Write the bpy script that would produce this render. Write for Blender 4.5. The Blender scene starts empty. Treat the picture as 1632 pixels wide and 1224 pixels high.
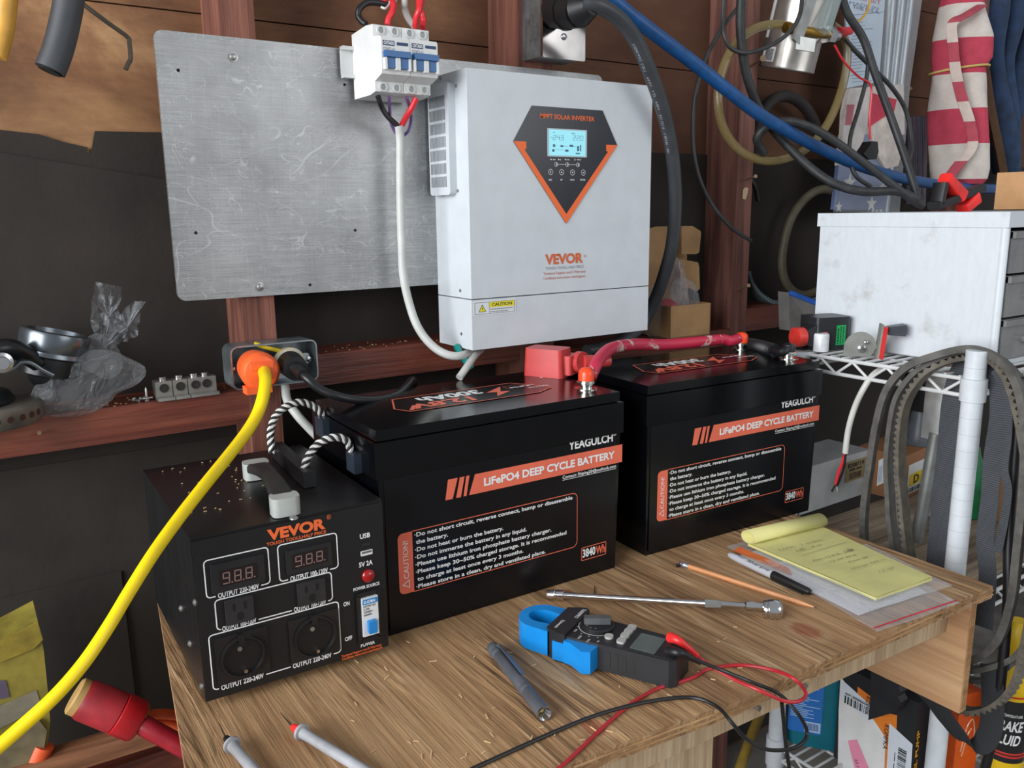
import bpy, bmesh, math, random
from mathutils import Vector, Matrix

sc = bpy.context.scene
col = sc.collection
rnd = random.Random(7)
S = 0.52                       # one layout unit in metres
PI = math.pi
I4 = Matrix.Identity(4)

# ------------------------------------------------------------------ camera
FPX = 1323.25
YAW, PITCH, ROLL = 0.5910, 0.2033, -0.0124
_fw = Vector((math.sin(YAW)*math.cos(PITCH), math.cos(YAW)*math.cos(PITCH), -math.sin(PITCH)))
_rt = Vector((math.cos(YAW), -math.sin(YAW), 0))
_up = _rt.cross(_fw)
RT = _rt*math.cos(ROLL) + _up*math.sin(ROLL)
UP = -_rt*math.sin(ROLL) + _up*math.cos(ROLL)
FW = _fw
CAM = Vector((0, 0, S))
cd = bpy.data.cameras.new('camera')
cam = bpy.data.objects.new('camera', cd)
col.objects.link(cam)
m = Matrix((RT, UP, -FW)).transposed().to_4x4()
m.translation = CAM
cam.matrix_world = m
cd.sensor_width = 36
cd.lens = FPX/1632*36
cd.clip_start = 0.02
sc.camera = cam

# ------------------------------------------------------------------ light
sc.view_settings.view_transform = 'Standard'
sc.view_settings.look = 'None'
sc.view_settings.gamma = 1
sc.view_settings.use_curve_mapping = False
sc.view_settings.exposure = 0.0
w = bpy.data.worlds.new('world')
sc.world = w
w.use_nodes = True
wn = w.node_tree.nodes
bg = wn['Background']
bg.inputs[0].default_value = (0.90, 0.95, 1.0, 1)
bg.inputs[1].default_value = 0.40

def area(name, loc, target, sx, sy, power, colr=(1, 1, 1)):
    l = bpy.data.lights.new(name, 'AREA')
    l.shape = 'RECTANGLE'; l.size = sx; l.size_y = sy; l.energy = power; l.color = colr
    o = bpy.data.objects.new(name, l); col.objects.link(o)
    o.location = loc
    o.rotation_euler = (Vector(target)-Vector(loc)).to_track_quat('-Z', 'Y').to_euler()
    return o
area('daylight_garage_door', (-2.4, 0.1, 1.05), (0.9, 0.9, 0.25), 2.4, 1.9, 160, (0.96, 0.98, 1.0))
area('daylight_opening', (2.3, -2.5, 1.5), (1.1, 1.0, 0.2), 2.2, 1.6, 32, (0.98, 0.99, 1.0))

# ------------------------------------------------------------------ layout helpers
def at(u, v, Y=None, X=None, Z=None):
    """the point of the plane X, Y or Z = const (layout units) seen at pixel u, v; metres"""
    d = RT*((u-816)/FPX) + UP*(-(v-612)/FPX) + FW
    if Y is not None: t = Y*S/d.y
    elif X is not None: t = X*S/d.x
    else: t = (Z*S-CAM.z)/d.z
    return CAM + d*t
def crop(x0, y0, k): return lambda x, y: (x0+x/k, y0+y/k)
def L2(c): return ((c+0.055)/1.055)**2.4 if c > 0.04045 else c/12.92
def rgb(*c): return tuple(L2(x/255) for x in c) + (1,)

# ------------------------------------------------------------------ materials
MATS = {}
def nmat(name):
    mt = bpy.data.materials.new(name); mt.use_nodes = True
    nt = mt.node_tree
    return mt, nt, nt.nodes['Principled BSDF']
def mk(nt, typ, ins=None, **props):
    n = nt.nodes.new(typ)
    for k, v in props.items(): setattr(n, k, v)
    if ins:
        for k, v in ins.items():
            if hasattr(v, 'is_output'): nt.links.new(v, n.inputs[k])
            else: n.inputs[k].default_value = v
    return n
def coords(nt, scale=(1, 1, 1), rot=(0, 0, 0)):
    tc = mk(nt, 'ShaderNodeTexCoord')
    mp = mk(nt, 'ShaderNodeMapping', {'Vector': tc.outputs['Object'], 'Scale': scale, 'Rotation': rot})
    return mp.outputs[0]
def ramp(nt, fac, stops):
    r = mk(nt, 'ShaderNodeValToRGB', {'Fac': fac})
    el = r.color_ramp.elements
    while len(el) > 1: el.remove(el[-1])
    el[0].position, el[0].color = stops[0]
    for p, c in stops[1:]:
        e = el.new(p); e.color = c
    return r.outputs['Color']
def mixc(nt, fac, a, b, mode='MIX'):
    n = mk(nt, 'ShaderNodeMix', data_type='RGBA', blend_type=mode)
    for k, v in ((0, fac), (6, a), (7, b)):
        if hasattr(v, 'is_output'): nt.links.new(v, n.inputs[k])
        else: n.inputs[k].default_value = v
    return n.outputs[2]
def noise(nt, vec, scale, detail=4, rough=.55, dist=0):
    return mk(nt, 'ShaderNodeTexNoise', {'Vector': vec, 'Scale': scale, 'Detail': detail, 'Roughness': rough, 'Distortion': dist}).outputs['Fac']
def bump(nt, h, strength, dist=.002):
    return mk(nt, 'ShaderNodeBump', {'Height': h, 'Strength': strength, 'Distance': dist}).outputs[0]

def plain(name, c, rough=.5, metal=0, var=.12, scale=25, bmp=0, bscale=200, spec=.5, coat=0, alpha=1, trans=0):
    """flat coloured material with light wear noise in colour, gloss and relief"""
    if name in MATS: return MATS[name]
    mt, nt, b = nmat(name)
    v = coords(nt)
    if var:
        f = noise(nt, v, scale)
        c1 = rgb(*[max(0, x*(1-var)) for x in c]); c2 = rgb(*[min(255, x*(1+var)) for x in c])
        nt.links.new(ramp(nt, f, [(.3, c1), (.7, c2)]), b.inputs['Base Color'])
        rr = mk(nt, 'ShaderNodeMapRange', {0: f, 3: max(.02, rough*.85), 4: min(1, rough*1.15)})
        nt.links.new(rr.outputs[0], b.inputs['Roughness'])
    else:
        b.inputs['Base Color'].default_value = rgb(*c); b.inputs['Roughness'].default_value = rough
    b.inputs['Metallic'].default_value = metal
    b.inputs['Specular IOR Level'].default_value = spec
    b.inputs['Coat Weight'].default_value = coat
    b.inputs['Coat Roughness'].default_value = .05
    b.inputs['Alpha'].default_value = alpha
    b.inputs['Transmission Weight'].default_value = trans
    if bmp: nt.links.new(bump(nt, noise(nt, v, bscale, 3), bmp), b.inputs['Normal'])
    MATS[name] = mt
    return mt

def wood(name, dark, mid, light, axis=1, scale=1.0, rough=.7, bmp=.4, knots=(), stains=None, ridged=False):
    """sawn timber: stretched grain along an axis, with optional knots at object-space points"""
    if name in MATS: return MATS[name]
    mt, nt, b = nmat(name)
    sc3 = [14*scale]*3; sc3[axis] = 1.0*scale
    v = coords(nt, tuple(sc3))
    big = noise(nt, v, 2.2, 5, .6, .5)
    sc4 = [110*scale]*3; sc4[axis] = 4*scale
    fine = noise(nt, coords(nt, tuple(sc4)), 1.5, 5, .65, .3)
    c = ramp(nt, big, [(.3, rgb(*dark)), (.5, rgb(*mid)), (.72, rgb(*light))])
    c = mixc(nt, .45, c, ramp(nt, fine, [(.32, (.28, .25, .22, 1)), (.6, (.62, .6, .57, 1))]), 'OVERLAY')
    h = mk(nt, 'ShaderNodeMath', {0: big, 1: fine}, operation='ADD').outputs[0]
    if ridged:
        zone = mk(nt, 'ShaderNodeMapRange', {0: noise(nt, coords(nt, (5, 2.2, 3)), 2.2, 3, .5), 1: .44, 2: .6, 3: 0.0, 4: 1.0}).outputs[0]
        sc5 = [95*scale]*3; sc5[axis] = 7*scale
        rg_ = noise(nt, coords(nt, tuple(sc5)), 1.0, 2, .5, 1.0)
        cr = mk(nt, 'ShaderNodeMapRange', {0: rg_, 1: .36, 2: .48, 3: 1.0, 4: 0.0}).outputs[0]
        hi = mk(nt, 'ShaderNodeMapRange', {0: rg_, 1: .55, 2: .68, 3: 0.0, 4: .6}).outputs[0]
        c = mixc(nt, mk(nt, 'ShaderNodeMath', {0: cr, 1: zone}, operation='MULTIPLY').outputs[0], c, mixc(nt, .6, c, rgb(92, 62, 38)))
        c = mixc(nt, mk(nt, 'ShaderNodeMath', {0: hi, 1: zone}, operation='MULTIPLY').outputs[0], c, rgb(206, 178, 140))
        h = mk(nt, 'ShaderNodeMath', {0: mk(nt, 'ShaderNodeMath', {0: rg_, 1: zone}, operation='MULTIPLY').outputs[0], 1: 2.2, 2: h}, operation='MULTIPLY_ADD').outputs[0]
    tc = mk(nt, 'ShaderNodeTexCoord')
    for kp, kr in knots:
        mp = mk(nt, 'ShaderNodeMapping', {'Vector': tc.outputs['Object'], 'Location': [-x for x in kp]}, vector_type='POINT')
        mp2 = mk(nt, 'ShaderNodeMapping', {'Vector': mp.outputs[0], 'Scale': (1, .7, 1)})
        ln = mk(nt, 'ShaderNodeVectorMath', {0: mp2.outputs[0]}, operation='LENGTH').outputs['Value']
        rg = mk(nt, 'ShaderNodeMath', {0: ln, 1: noise(nt, tc.outputs['Object'], 60, 2)}, operation='MULTIPLY_ADD')
        rg.inputs[2].default_value = 0
        dd = mk(nt, 'ShaderNodeMath', {0: ln, 1: mk(nt, 'ShaderNodeMath', {0: noise(nt, tc.outputs['Object'], 90, 2), 1: kr*.5}, operation='MULTIPLY').outputs[0]}, operation='ADD').outputs[0]
        k = mk(nt, 'ShaderNodeMapRange', {0: dd, 1: kr*.9, 2: kr*1.35, 3: 1.0, 4: 0.0}).outputs[0]
        ring = mk(nt, 'ShaderNodeMapRange', {0: dd, 1: kr*1.3, 2: kr*1.9, 3: .7, 4: 0.0}).outputs[0]
        c = mixc(nt, ring, c, rgb(*light)); c = mixc(nt, k, c, rgb(dark[0]*1.12, dark[1]*.95, dark[2]*.95))
    if stains:
        sf = mk(nt, 'ShaderNodeMapRange', {0: noise(nt, tc.outputs['Object'], 9, 3), 1: .6, 2: .75, 3: 0.0, 4: .45}).outputs[0]
        c = mixc(nt, sf, c, rgb(*stains))
    nt.links.new(c, b.inputs['Base Color'])
    b.inputs['Roughness'].default_value = rough
    nt.links.new(bump(nt, h, bmp, .003), b.inputs['Normal'])
    MATS[name] = mt
    return mt

def scratched_metal():
    mt, nt, b = nmat('scratched_aluminium')
    v = coords(nt)
    sw = noise(nt, coords(nt, (6, 1, 320)), 2, 4, .6)
    sw2 = noise(nt, coords(nt, (300, 1, 5), (0, .35, 0)), 2, 4, .6)
    cl = noise(nt, v, 9, 5, .6)
    d1 = mk(nt, 'ShaderNodeTexNoise', {'Vector': v, 'Scale': 14.0, 'Detail': 2.0})
    lines = None
    for sc_, wd, off, gs in ((3.2, .0022, 0, 7), (5.5, .003, 3.7, 12), (9, .004, 8.1, 9), (17, .006, 5.5, 15), (30, .009, 2.2, 22), (4.3, .002, 12.4, 10), (44, .012, 6.6, 26), (24, .006, 9.9, 18), (13, .0035, 1.2, 20)):
        mp = mk(nt, 'ShaderNodeMapping', {'Vector': v, 'Location': (off, 0, off*1.7), 'Rotation': (0, off, 0), 'Scale': (1, 1, 1.6)}).outputs[0]
        nz = mk(nt, 'ShaderNodeTexNoise', {'Vector': mp, 'Scale': float(sc_), 'Detail': 1.0, 'Roughness': .35, 'Distortion': .6}).outputs['Fac']
        ab = mk(nt, 'ShaderNodeMath', {0: mk(nt, 'ShaderNodeMath', {0: nz, 1: .5}, operation='SUBTRACT').outputs[0]}, operation='ABSOLUTE').outputs[0]
        ln = mk(nt, 'ShaderNodeMapRange', {0: ab, 1: 0.0, 2: wd, 3: 1.0, 4: 0.0}).outputs[0]
        gate = mk(nt, 'ShaderNodeMapRange', {0: noise(nt, mp, gs, 2), 1: .45, 2: .62, 3: 0.0, 4: 1.0}).outputs[0]
        ln = mk(nt, 'ShaderNodeMath', {0: ln, 1: gate}, operation='MULTIPLY').outputs[0]
        lines = ln if lines is None else mk(nt, 'ShaderNodeMath', {0: lines, 1: ln}, operation='MAXIMUM').outputs[0]
    c = ramp(nt, cl, [(.3, rgb(146, 147, 148)), (.7, rgb(178, 179, 179))])
    c = mixc(nt, .5, c, ramp(nt, sw, [(.3, (.3, .3, .3, 1)), (.7, (.7, .7, .7, 1))]), 'OVERLAY')
    c = mixc(nt, .15, c, ramp(nt, sw2, [(.3, (.3, .3, .3, 1)), (.7, (.7, .7, .7, 1))]), 'OVERLAY')
    c = mixc(nt, mk(nt, 'ShaderNodeMath', {0: lines, 1: .38}, operation='MULTIPLY').outputs[0], c, rgb(228, 231, 235))
    nt.links.new(c, b.inputs['Base Color'])
    b.inputs['Metallic'].default_value = .85
    r = mk(nt, 'ShaderNodeMapRange', {0: sw, 3: .36, 4: .56}).outputs[0]
    nt.links.new(r, b.inputs['Roughness'])
    nt.links.new(bump(nt, mk(nt, 'ShaderNodeMath', {0: sw, 1: lines}, operation='ADD').outputs[0], .12, .0006), b.inputs['Normal'])
    return mt

def wall_boards():
    mt, nt, b = nmat('old_brown_boards')
    v = coords(nt)
    n1 = noise(nt, coords(nt, (1.5, 1, 2.3)), 2.6, 7, .64, .3)
    n2 = noise(nt, coords(nt, (7, 1, 40)), 2, 4, .6)
    n3 = noise(nt, v, 3.1, 3)
    c = ramp(nt, n1, [(.26, rgb(72, 46, 32)), (.44, rgb(116, 79, 53)), (.58, rgb(150, 108, 74)), (.74, rgb(200, 160, 114))])
    c = mixc(nt, .45, c, ramp(nt, n2, [(.3, (.32, .3, .28, 1)), (.7, (.6, .58, .56, 1))]), 'OVERLAY')
    # boards further along the wall turn gradually darker and redder
    sx = mk(nt, 'ShaderNodeSeparateXYZ', {0: v})
    far = mk(nt, 'ShaderNodeMapRange', {0: sx.outputs[0], 1: -.66, 2: .3, 3: 0.0, 4: 1.0}).outputs[0]
    c = mixc(nt, far, c, mixc(nt, .75, c, rgb(84, 50, 36)))
    c = mixc(nt, mk(nt, 'ShaderNodeMapRange', {0: n3, 1: .45, 2: .7, 3: 0.0, 4: .5}).outputs[0], c, rgb(84, 54, 38))
    # bleached, dusty patch just above the torn paper at the left
    zz_ = mk(nt, 'ShaderNodeMapRange', {0: mk(nt, 'ShaderNodeMath', {0: sx.outputs[2], 1: mk(nt, 'ShaderNodeMath', {0: n3, 1: .22}, operation='MULTIPLY').outputs[0]}, operation='ADD').outputs[0], 1: 1.55, 2: 1.67, 3: 1.0, 4: 0.0}).outputs[0]
    lf_ = mk(nt, 'ShaderNodeMapRange', {0: sx.outputs[0], 1: -.72, 2: -.55, 3: 1.0, 4: 0.0}).outputs[0]
    pf_ = mk(nt, 'ShaderNodeMath', {0: mk(nt, 'ShaderNodeMath', {0: zz_, 1: lf_}, operation='MULTIPLY').outputs[0], 1: mk(nt, 'ShaderNodeMapRange', {0: n1, 1: .35, 2: .6, 3: .25, 4: .8}).outputs[0]}, operation='MULTIPLY').outputs[0]
    c = mixc(nt, pf_, c, rgb(196, 152, 104))
    nt.links.new(c, b.inputs['Base Color'])
    b.inputs['Roughness'].default_value = .8
    nt.links.new(bump(nt, n2, .3, .003), b.inputs['Normal'])
    return mt

def lettering_mat(name, c, rough=.5): return plain(name, c, rough, var=0)
def clear_plastic(name, tint=(235, 238, 242), a=.3, rough=.12, bs=38, bst=.9):
    if name in MATS: return MATS[name]
    mt, nt, b = nmat(name)
    v = coords(nt)
    b.inputs['Base Color'].default_value = rgb(*tint)
    b.inputs['Roughness'].default_value = rough
    b.inputs['Specular IOR Level'].default_value = .8
    f = noise(nt, v, bs, 2, .5, 1.2)
    nr = bump(nt, f, bst, .012)
    nt.links.new(nr, b.inputs['Normal'])
    lw = mk(nt, 'ShaderNodeLayerWeight', {'Blend': .5, 'Normal': nr}).outputs['Facing']
    p3 = mk(nt, 'ShaderNodeMath', {0: lw, 1: 2.6}, operation='POWER').outputs[0]
    al = mk(nt, 'ShaderNodeMath', {0: p3, 1: .8, 2: a*.55}, operation='MULTIPLY_ADD', use_clamp=True).outputs[0]
    nt.links.new(al, b.inputs['Alpha'])
    MATS[name] = mt
    return mt

def stripes(name, ca, cb, axis, period, rough=.85, off=0.0, duty=.5, bmp=.25):
    if name in MATS: return MATS[name]
    mt, nt, b = nmat(name)
    v = coords(nt)
    s = mk(nt, 'ShaderNodeSeparateXYZ', {0: v}).outputs[axis]
    s = mk(nt, 'ShaderNodeMath', {0: s, 1: off}, operation='ADD').outputs[0]
    s = mk(nt, 'ShaderNodeMath', {0: s, 1: period}, operation='DIVIDE').outputs[0]
    s = mk(nt, 'ShaderNodeMath', {0: s}, operation='FRACT').outputs[0]
    s = mk(nt, 'ShaderNodeMath', {0: s, 1: duty}, operation='GREATER_THAN').outputs[0]
    c = mixc(nt, s, rgb(*ca), rgb(*cb))
    c = mixc(nt, .35, c, ramp(nt, noise(nt, v, 40, 4), [(.3, (.3, .3, .3, 1)), (.7, (.65, .65, .65, 1))]), 'OVERLAY')
    nt.links.new(c, b.inputs['Base Color']); b.inputs['Roughness'].default_value = rough
    nt.links.new(bump(nt, noise(nt, v, 300, 2), bmp, .002), b.inputs['Normal'])
    MATS[name] = mt
    return mt

# ------------------------------------------------------------------ text cache
_TXT = {}
def glyphs(s, bold=0.0):
    key = (s, bold)
    if key in _TXT: return _TXT[key]
    cu = bpy.data.curves.new('t', 'FONT'); cu.body = s; cu.size = 1; cu.offset = bold; cu.resolution_u = 3
    o = bpy.data.objects.new('t', cu); col.objects.link(o)
    dg = bpy.context.evaluated_depsgraph_get()
    me = bpy.data.meshes.new_from_object(o.evaluated_get(dg))
    vs = [(v.co.x, v.co.y) for v in me.vertices]; fs = [tuple(p.vertices) for p in me.polygons]
    bpy.data.objects.remove(o); bpy.data.curves.remove(cu); bpy.data.meshes.remove(me)
    _TXT[key] = (vs, fs)
    return vs, fs
CAPH = max(y for x, y in glyphs('H')[0])

# ------------------------------------------------------------------ mesh builder
def catmull(pts, k=6, closed=False):
    P = [Vector(p) for p in pts]
    n = len(P)
    if n < 3 and not closed: return P
    out = []
    rng = range(n) if closed else range(n-1)
    for i in rng:
        p1, p2 = P[i], P[(i+1) % n]
        p0 = P[(i-1) % n] if closed else (P[i-1] if i else p1*2-p2)
        p3 = P[(i+2) % n] if closed else (P[i+2] if i+2 < n else p2*2-p1)
        for j in range(k):
            t = j/k
            out.append(.5*((2*p1)+(p2-p0)*t+(2*p0-5*p1+4*p2-p3)*t*t+(3*p1-p0-3*p2+p3)*t*t*t))
    if not closed: out.append(P[-1])
    return out
def resample(pts, step, closed=False):
    P = list(pts)+([pts[0]] if closed else [])
    d = [0]
    for a, b in zip(P, P[1:]): d.append(d[-1]+(b-a).length)
    n = max(2, int(round(d[-1]/step)))
    if closed and n % 2: n += 1
    out, j = [], 0
    for i in range(n if closed else n+1):
        t = d[-1]*i/n
        while j < len(d)-2 and d[j+1] < t: j += 1
        q = (t-d[j])/max(1e-9, d[j+1]-d[j])
        out.append(P[j].lerp(P[j+1], q))
    return out
def frames(pts, closed=False, up=None):
    n = len(pts); T = []
    for i in range(n):
        a = pts[(i-1) % n] if (closed or i) else pts[i]; b = pts[(i+1) % n] if (closed or i < n-1) else pts[i]
        t = (b-a); T.append(t.normalized() if t.length > 1e-9 else Vector((0, 0, 1)))
    res = []
    if up is not None:
        for t in T:
            s = (Vector(up)-t*t.dot(Vector(up))).normalized(); res.append((t, s, t.cross(s)))
        return res
    ref = Vector((0, 0, 1)) if abs(T[0].z) < .9 else Vector((1, 0, 0))
    s = (ref-T[0]*ref.dot(T[0])).normalized()
    for t in T:
        s = (s-t*s.dot(t))
        s = s.normalized() if s.length > 1e-6 else t.orthogonal().normalized()
        res.append((t, s, t.cross(s)))
    return res

def rrect(x0, y0, x1, y1, r, n=4):
    o = []
    for cx, cy, a0 in ((x1-r, y1-r, 0), (x0+r, y1-r, PI/2), (x0+r, y0+r, PI), (x1-r, y0+r, 1.5*PI)):
        for i in range(n+1):
            a = a0+PI/2*i/n; o.append((cx+r*math.cos(a), cy+r*math.sin(a)))
    return o
def circ(cx, cy, r, n=24, a0=0, a1=2*PI, ry=None):
    full = abs(a1-a0-2*PI) < 1e-6
    return [(cx+r*math.cos(a0+(a1-a0)*i/(n if full else n-1)), cy+(ry or r)*math.sin(a0+(a1-a0)*i/(n if full else n-1))) for i in range(n)]
def T(x, y, z): return Matrix.Translation((x, y, z))
def R(a, ax): return Matrix.Rotation(a, 4, ax)
def along(p0, p1, roll=0):
    """matrix whose local Z runs from p0 to p1"""
    d = (Vector(p1)-Vector(p0)).normalized()
    q = d.to_track_quat('Z', 'Y').to_matrix().to_4x4()
    return Matrix.Translation(p0) @ q @ R(roll, 'Z')

class MB:
    def __init__(s): s.bm = bmesh.new(); s.mi = 0
    def m(s, i): s.mi = i; return s
    def add(s, vs, fs, M=I4):
        bv = [s.bm.verts.new(M @ Vector(v)) for v in vs]; out = []
        for f in fs:
            try:
                fc = s.bm.faces.new([bv[i] for i in f]); fc.material_index = s.mi; out.append(fc)
            except ValueError: pass
        return bv, out
    def bev(s, bv, off, seg=2):
        if off <= 0: return
        vset = set(bv)
        es = [e for e in s.bm.edges if e.verts[0] in vset and e.verts[1] in vset and e.calc_face_angle(0) > .5]
        r = bmesh.ops.bevel(s.bm, geom=es, offset=off, segments=seg, affect='EDGES', clamp_overlap=True, profile=.5)
        for f in r['faces']: f.material_index = s.mi
    def box(s, c, d, M=I4, bev=0, seg=2):
        x, y, z = d[0]/2, d[1]/2, d[2]/2
        vs = [(c[0]+a*x, c[1]+b*y, c[2]+e*z) for e in (-1, 1) for a, b in ((-1, -1), (1, -1), (1, 1), (-1, 1))]
        fs = [(3, 2, 1, 0), (4, 5, 6, 7), (0, 1, 5, 4), (1, 2, 6, 5), (2, 3, 7, 6), (3, 0, 4, 7)]
        bv, _ = s.add(vs, fs, M); s.bev(bv, bev, seg); return s
    def hexa(s, b4, t4, M=I4, bev=0):
        bv, _ = s.add(list(b4)+list(t4), [(3, 2, 1, 0), (4, 5, 6, 7), (0, 1, 5, 4), (1, 2, 6, 5), (2, 3, 7, 6), (3, 0, 4, 7)], M)
        s.bev(bv, bev); return s
    def prism(s, poly, z0, z1, M=I4, bev=0, scale=1.0):
        n = len(poly); cx = sum(p[0] for p in poly)/n; cy = sum(p[1] for p in poly)/n
        vs = [(p[0], p[1], z0) for p in poly]+[(cx+(p[0]-cx)*scale, cy+(p[1]-cy)*scale, z1) for p in poly]
        ar = sum(poly[i][0]*poly[(i+1) % n][1]-poly[(i+1) % n][0]*poly[i][1] for i in range(n))
        fs = [tuple(range(n-1, -1, -1)), tuple(range(n, 2*n))]+[(i, (i+1) % n, (i+1) % n+n, i+n) for i in range(n)]
        if ar*(z1-z0) < 0: fs = [tuple(reversed(f)) for f in fs]
        bv, _ = s.add(vs, fs, M); s.bev(bv, bev); return s
    def flat(s, poly, z=0, M=I4):
        n = len(poly); ar = sum(poly[i][0]*poly[(i+1) % n][1]-poly[(i+1) % n][0]*poly[i][1] for i in range(n))
        f = tuple(range(n)) if ar > 0 else tuple(range(n-1, -1, -1))
        s.add([(p[0], p[1], z) for p in poly], [f], M); return s
    def cyl(s, p0, p1, r0, r1=None, n=20, M=I4, bev=0):
        r1 = r0 if r1 is None else r1
        A = along(p0, p1); h = (Vector(p1)-Vector(p0)).length
        vs = [(r0*math.cos(2*PI*i/n), r0*math.sin(2*PI*i/n), 0) for i in range(n)]+[(r1*math.cos(2*PI*i/n), r1*math.sin(2*PI*i/n), h) for i in range(n)]
        fs = [tuple(range(n-1, -1, -1)), tuple(range(n, 2*n))]+[(i, (i+1) % n, (i+1) % n+n, i+n) for i in range(n)]
        bv, _ = s.add(vs, fs, M @ A); s.bev(bv, bev); return s
    def lathe(s, prof, n=24, M=I4, cap=True):
        vs, fs = [], []
        for r, z in prof:
            for i in range(n): vs.append((r*math.cos(2*PI*i/n), r*math.sin(2*PI*i/n), z))
        for k in range(len(prof)-1):
            for i in range(n):
                j = (i+1) % n
                fs.append((k*n+i, k*n+j, (k+1)*n+j, (k+1)*n+i))
        if cap:
            fs.append(tuple(range(n-1, -1, -1))); o = (len(prof)-1)*n; fs.append(tuple(range(o, o+n)))
        s.add(vs, fs, M); return s
    def ball(s, c, r, M=I4, n=16, sc=(1, 1, 1)):
        k = n//2
        prof = [(max(1e-4, math.sin(PI*i/k)), -math.cos(PI*i/k)) for i in range(k+1)]
        return s.lathe(prof, n, M @ T(*c) @ Matrix.Diagonal((r*sc[0], r*sc[1], r*sc[2], 1)))
    def tube(s, pts, r, n=10, k=6, closed=False, M=I4, raw=False):
        P = [Vector(p) for p in pts] if raw else catmull(pts, k, closed)
        F = frames(P, closed); vs, fs = [], []
        for i, (p, (t, a, b)) in enumerate(zip(P, F)):
            rr = r(i/(len(P)-1)) if callable(r) else r
            for q in range(n): vs.append(p+(a*math.cos(2*PI*q/n)+b*math.sin(2*PI*q/n))*rr)
        m_ = len(P)
        for i in range(m_ if closed else m_-1):
            for q in range(n):
                z = (q+1) % n; j = (i+1) % m_
                fs.append((i*n+q, i*n+z, j*n+z, j*n+q))
        if not closed: fs += [tuple(range(n-1, -1, -1)), tuple(range((m_-1)*n, m_*n))]
        s.add(vs, fs, M); return s
    def sweep(s, pts, prof, up, closed=False, M=I4, mod=None):
        """sweep a closed 2-D profile (side, normal) along a finished polyline"""
        F = frames(pts, closed, up); n = len(prof); vs, fs = [], []
        for i, (p, (t, a, b)) in enumerate(zip(pts, F)):
            pr = mod(i, prof) if mod else prof
            for x, y in pr: vs.append(p+a*x+b*y)
        m_ = len(pts)
        for i in range(m_ if closed else m_-1):
            for q in range(n):
                z = (q+1) % n; j = (i+1) % m_
                fs.append((i*n+q, j*n+q, j*n+z, i*n+z))
        if not closed: fs += [tuple(range(n)), tuple(range(m_*n-1, (m_-1)*n-1, -1))]
        s.add(vs, fs, M); return s
    def stroke(s, pts, wd, closed=True, z=0, M=I4):
        n = len(pts); P = [Vector((p[0], p[1])) for p in pts]; vs = []
        for i in range(n):
            a = P[(i-1) % n] if (closed or i) else P[i]; b = P[(i+1) % n] if (closed or i < n-1) else P[i]
            d1 = (P[i]-a); d2 = (b-P[i])
            d1 = d1.normalized() if d1.length > 1e-9 else d2.normalized()
            d2 = d2.normalized() if d2.length > 1e-9 else d1
            t = (d1+d2).normalized() if (d1+d2).length > 1e-6 else d1
            nn = Vector((-t.y, t.x)); k = 1/max(.4, nn.dot(Vector((-d1.y, d1.x))))
            o = nn*(wd/2*k); vs += [(P[i].x+o.x, P[i].y+o.y, z), (P[i].x-o.x, P[i].y-o.y, z)]
        fs = [(2*i+1, 2*((i+1) % n)+1, 2*((i+1) % n), 2*i) for i in range(n if closed else n-1)]
        s.add(vs, fs, M); return s
    def text(s, t, M, wd, h, bold=0.0, shear=0.0, z=0):
        vs, fs = glyphs(t, bold)
        if not vs: return s
        x0 = min(v[0] for v in vs); x1 = max(v[0] for v in vs)
        kx = wd/(x1-x0) if wd else h/CAPH; ky = h/CAPH
        s.add([((x-x0)*kx+y*ky*shear, y*ky, z) for x, y in vs], fs, M); return s
    def build(s, name, mats, parent=None, sharp=38):
        bmesh.ops.recalc_face_normals(s.bm, faces=[f for f in s.bm.faces]) if False else None
        me = bpy.data.meshes.new(name)
        off = Vector((0, 0, 0))
        if parent is None and s.bm.verts:
            xs = [v.co for v in s.bm.verts]
            off = Vector(((min(v.x for v in xs)+max(v.x for v in xs))/2, (min(v.y for v in xs)+max(v.y for v in xs))/2, min(v.z for v in xs)))
            bmesh.ops.translate(s.bm, verts=s.bm.verts, vec=-off)
        for f in s.bm.faces: f.smooth = True
        s.bm.to_mesh(me); s.bm.free()
        me.set_sharp_from_angle(angle=math.radians(sharp))
        for mt in (mats if isinstance(mats, (list, tuple)) else [mats]): me.materials.append(mt)
        o = bpy.data.objects.new(name, me); col.objects.link(o)
        o.location = off
        if parent is not None: o.parent = parent
        return o

def tag(o, label, cat=None, group=None, kind=None):
    if label: o['label'] = label
    if cat: o['category'] = cat
    if group: o['group'] = group
    if kind: o['kind'] = kind
    return o
def thing(name, label, cat, loc, rz=0, group=None):
    o = bpy.data.objects.new(name, None); col.objects.link(o)
    o.empty_display_size = .05
    o.location = loc; o.rotation_euler = (0, 0, rz)
    o.matrix_world = Matrix.Translation(loc) @ R(rz, 'Z')
    tag(o, label, cat, group)
    return o
def struct(name, mb, mt, label=None):
    o = mb.build(name, mt); o['kind'] = 'structure'
    if label: o['label'] = label
    return o
def copy_tree(o, parent=None):
    c = o.copy(); col.objects.link(c)
    if parent is not None: c.parent = parent
    for ch in list(o.children): copy_tree(ch, c)
    return c

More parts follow.
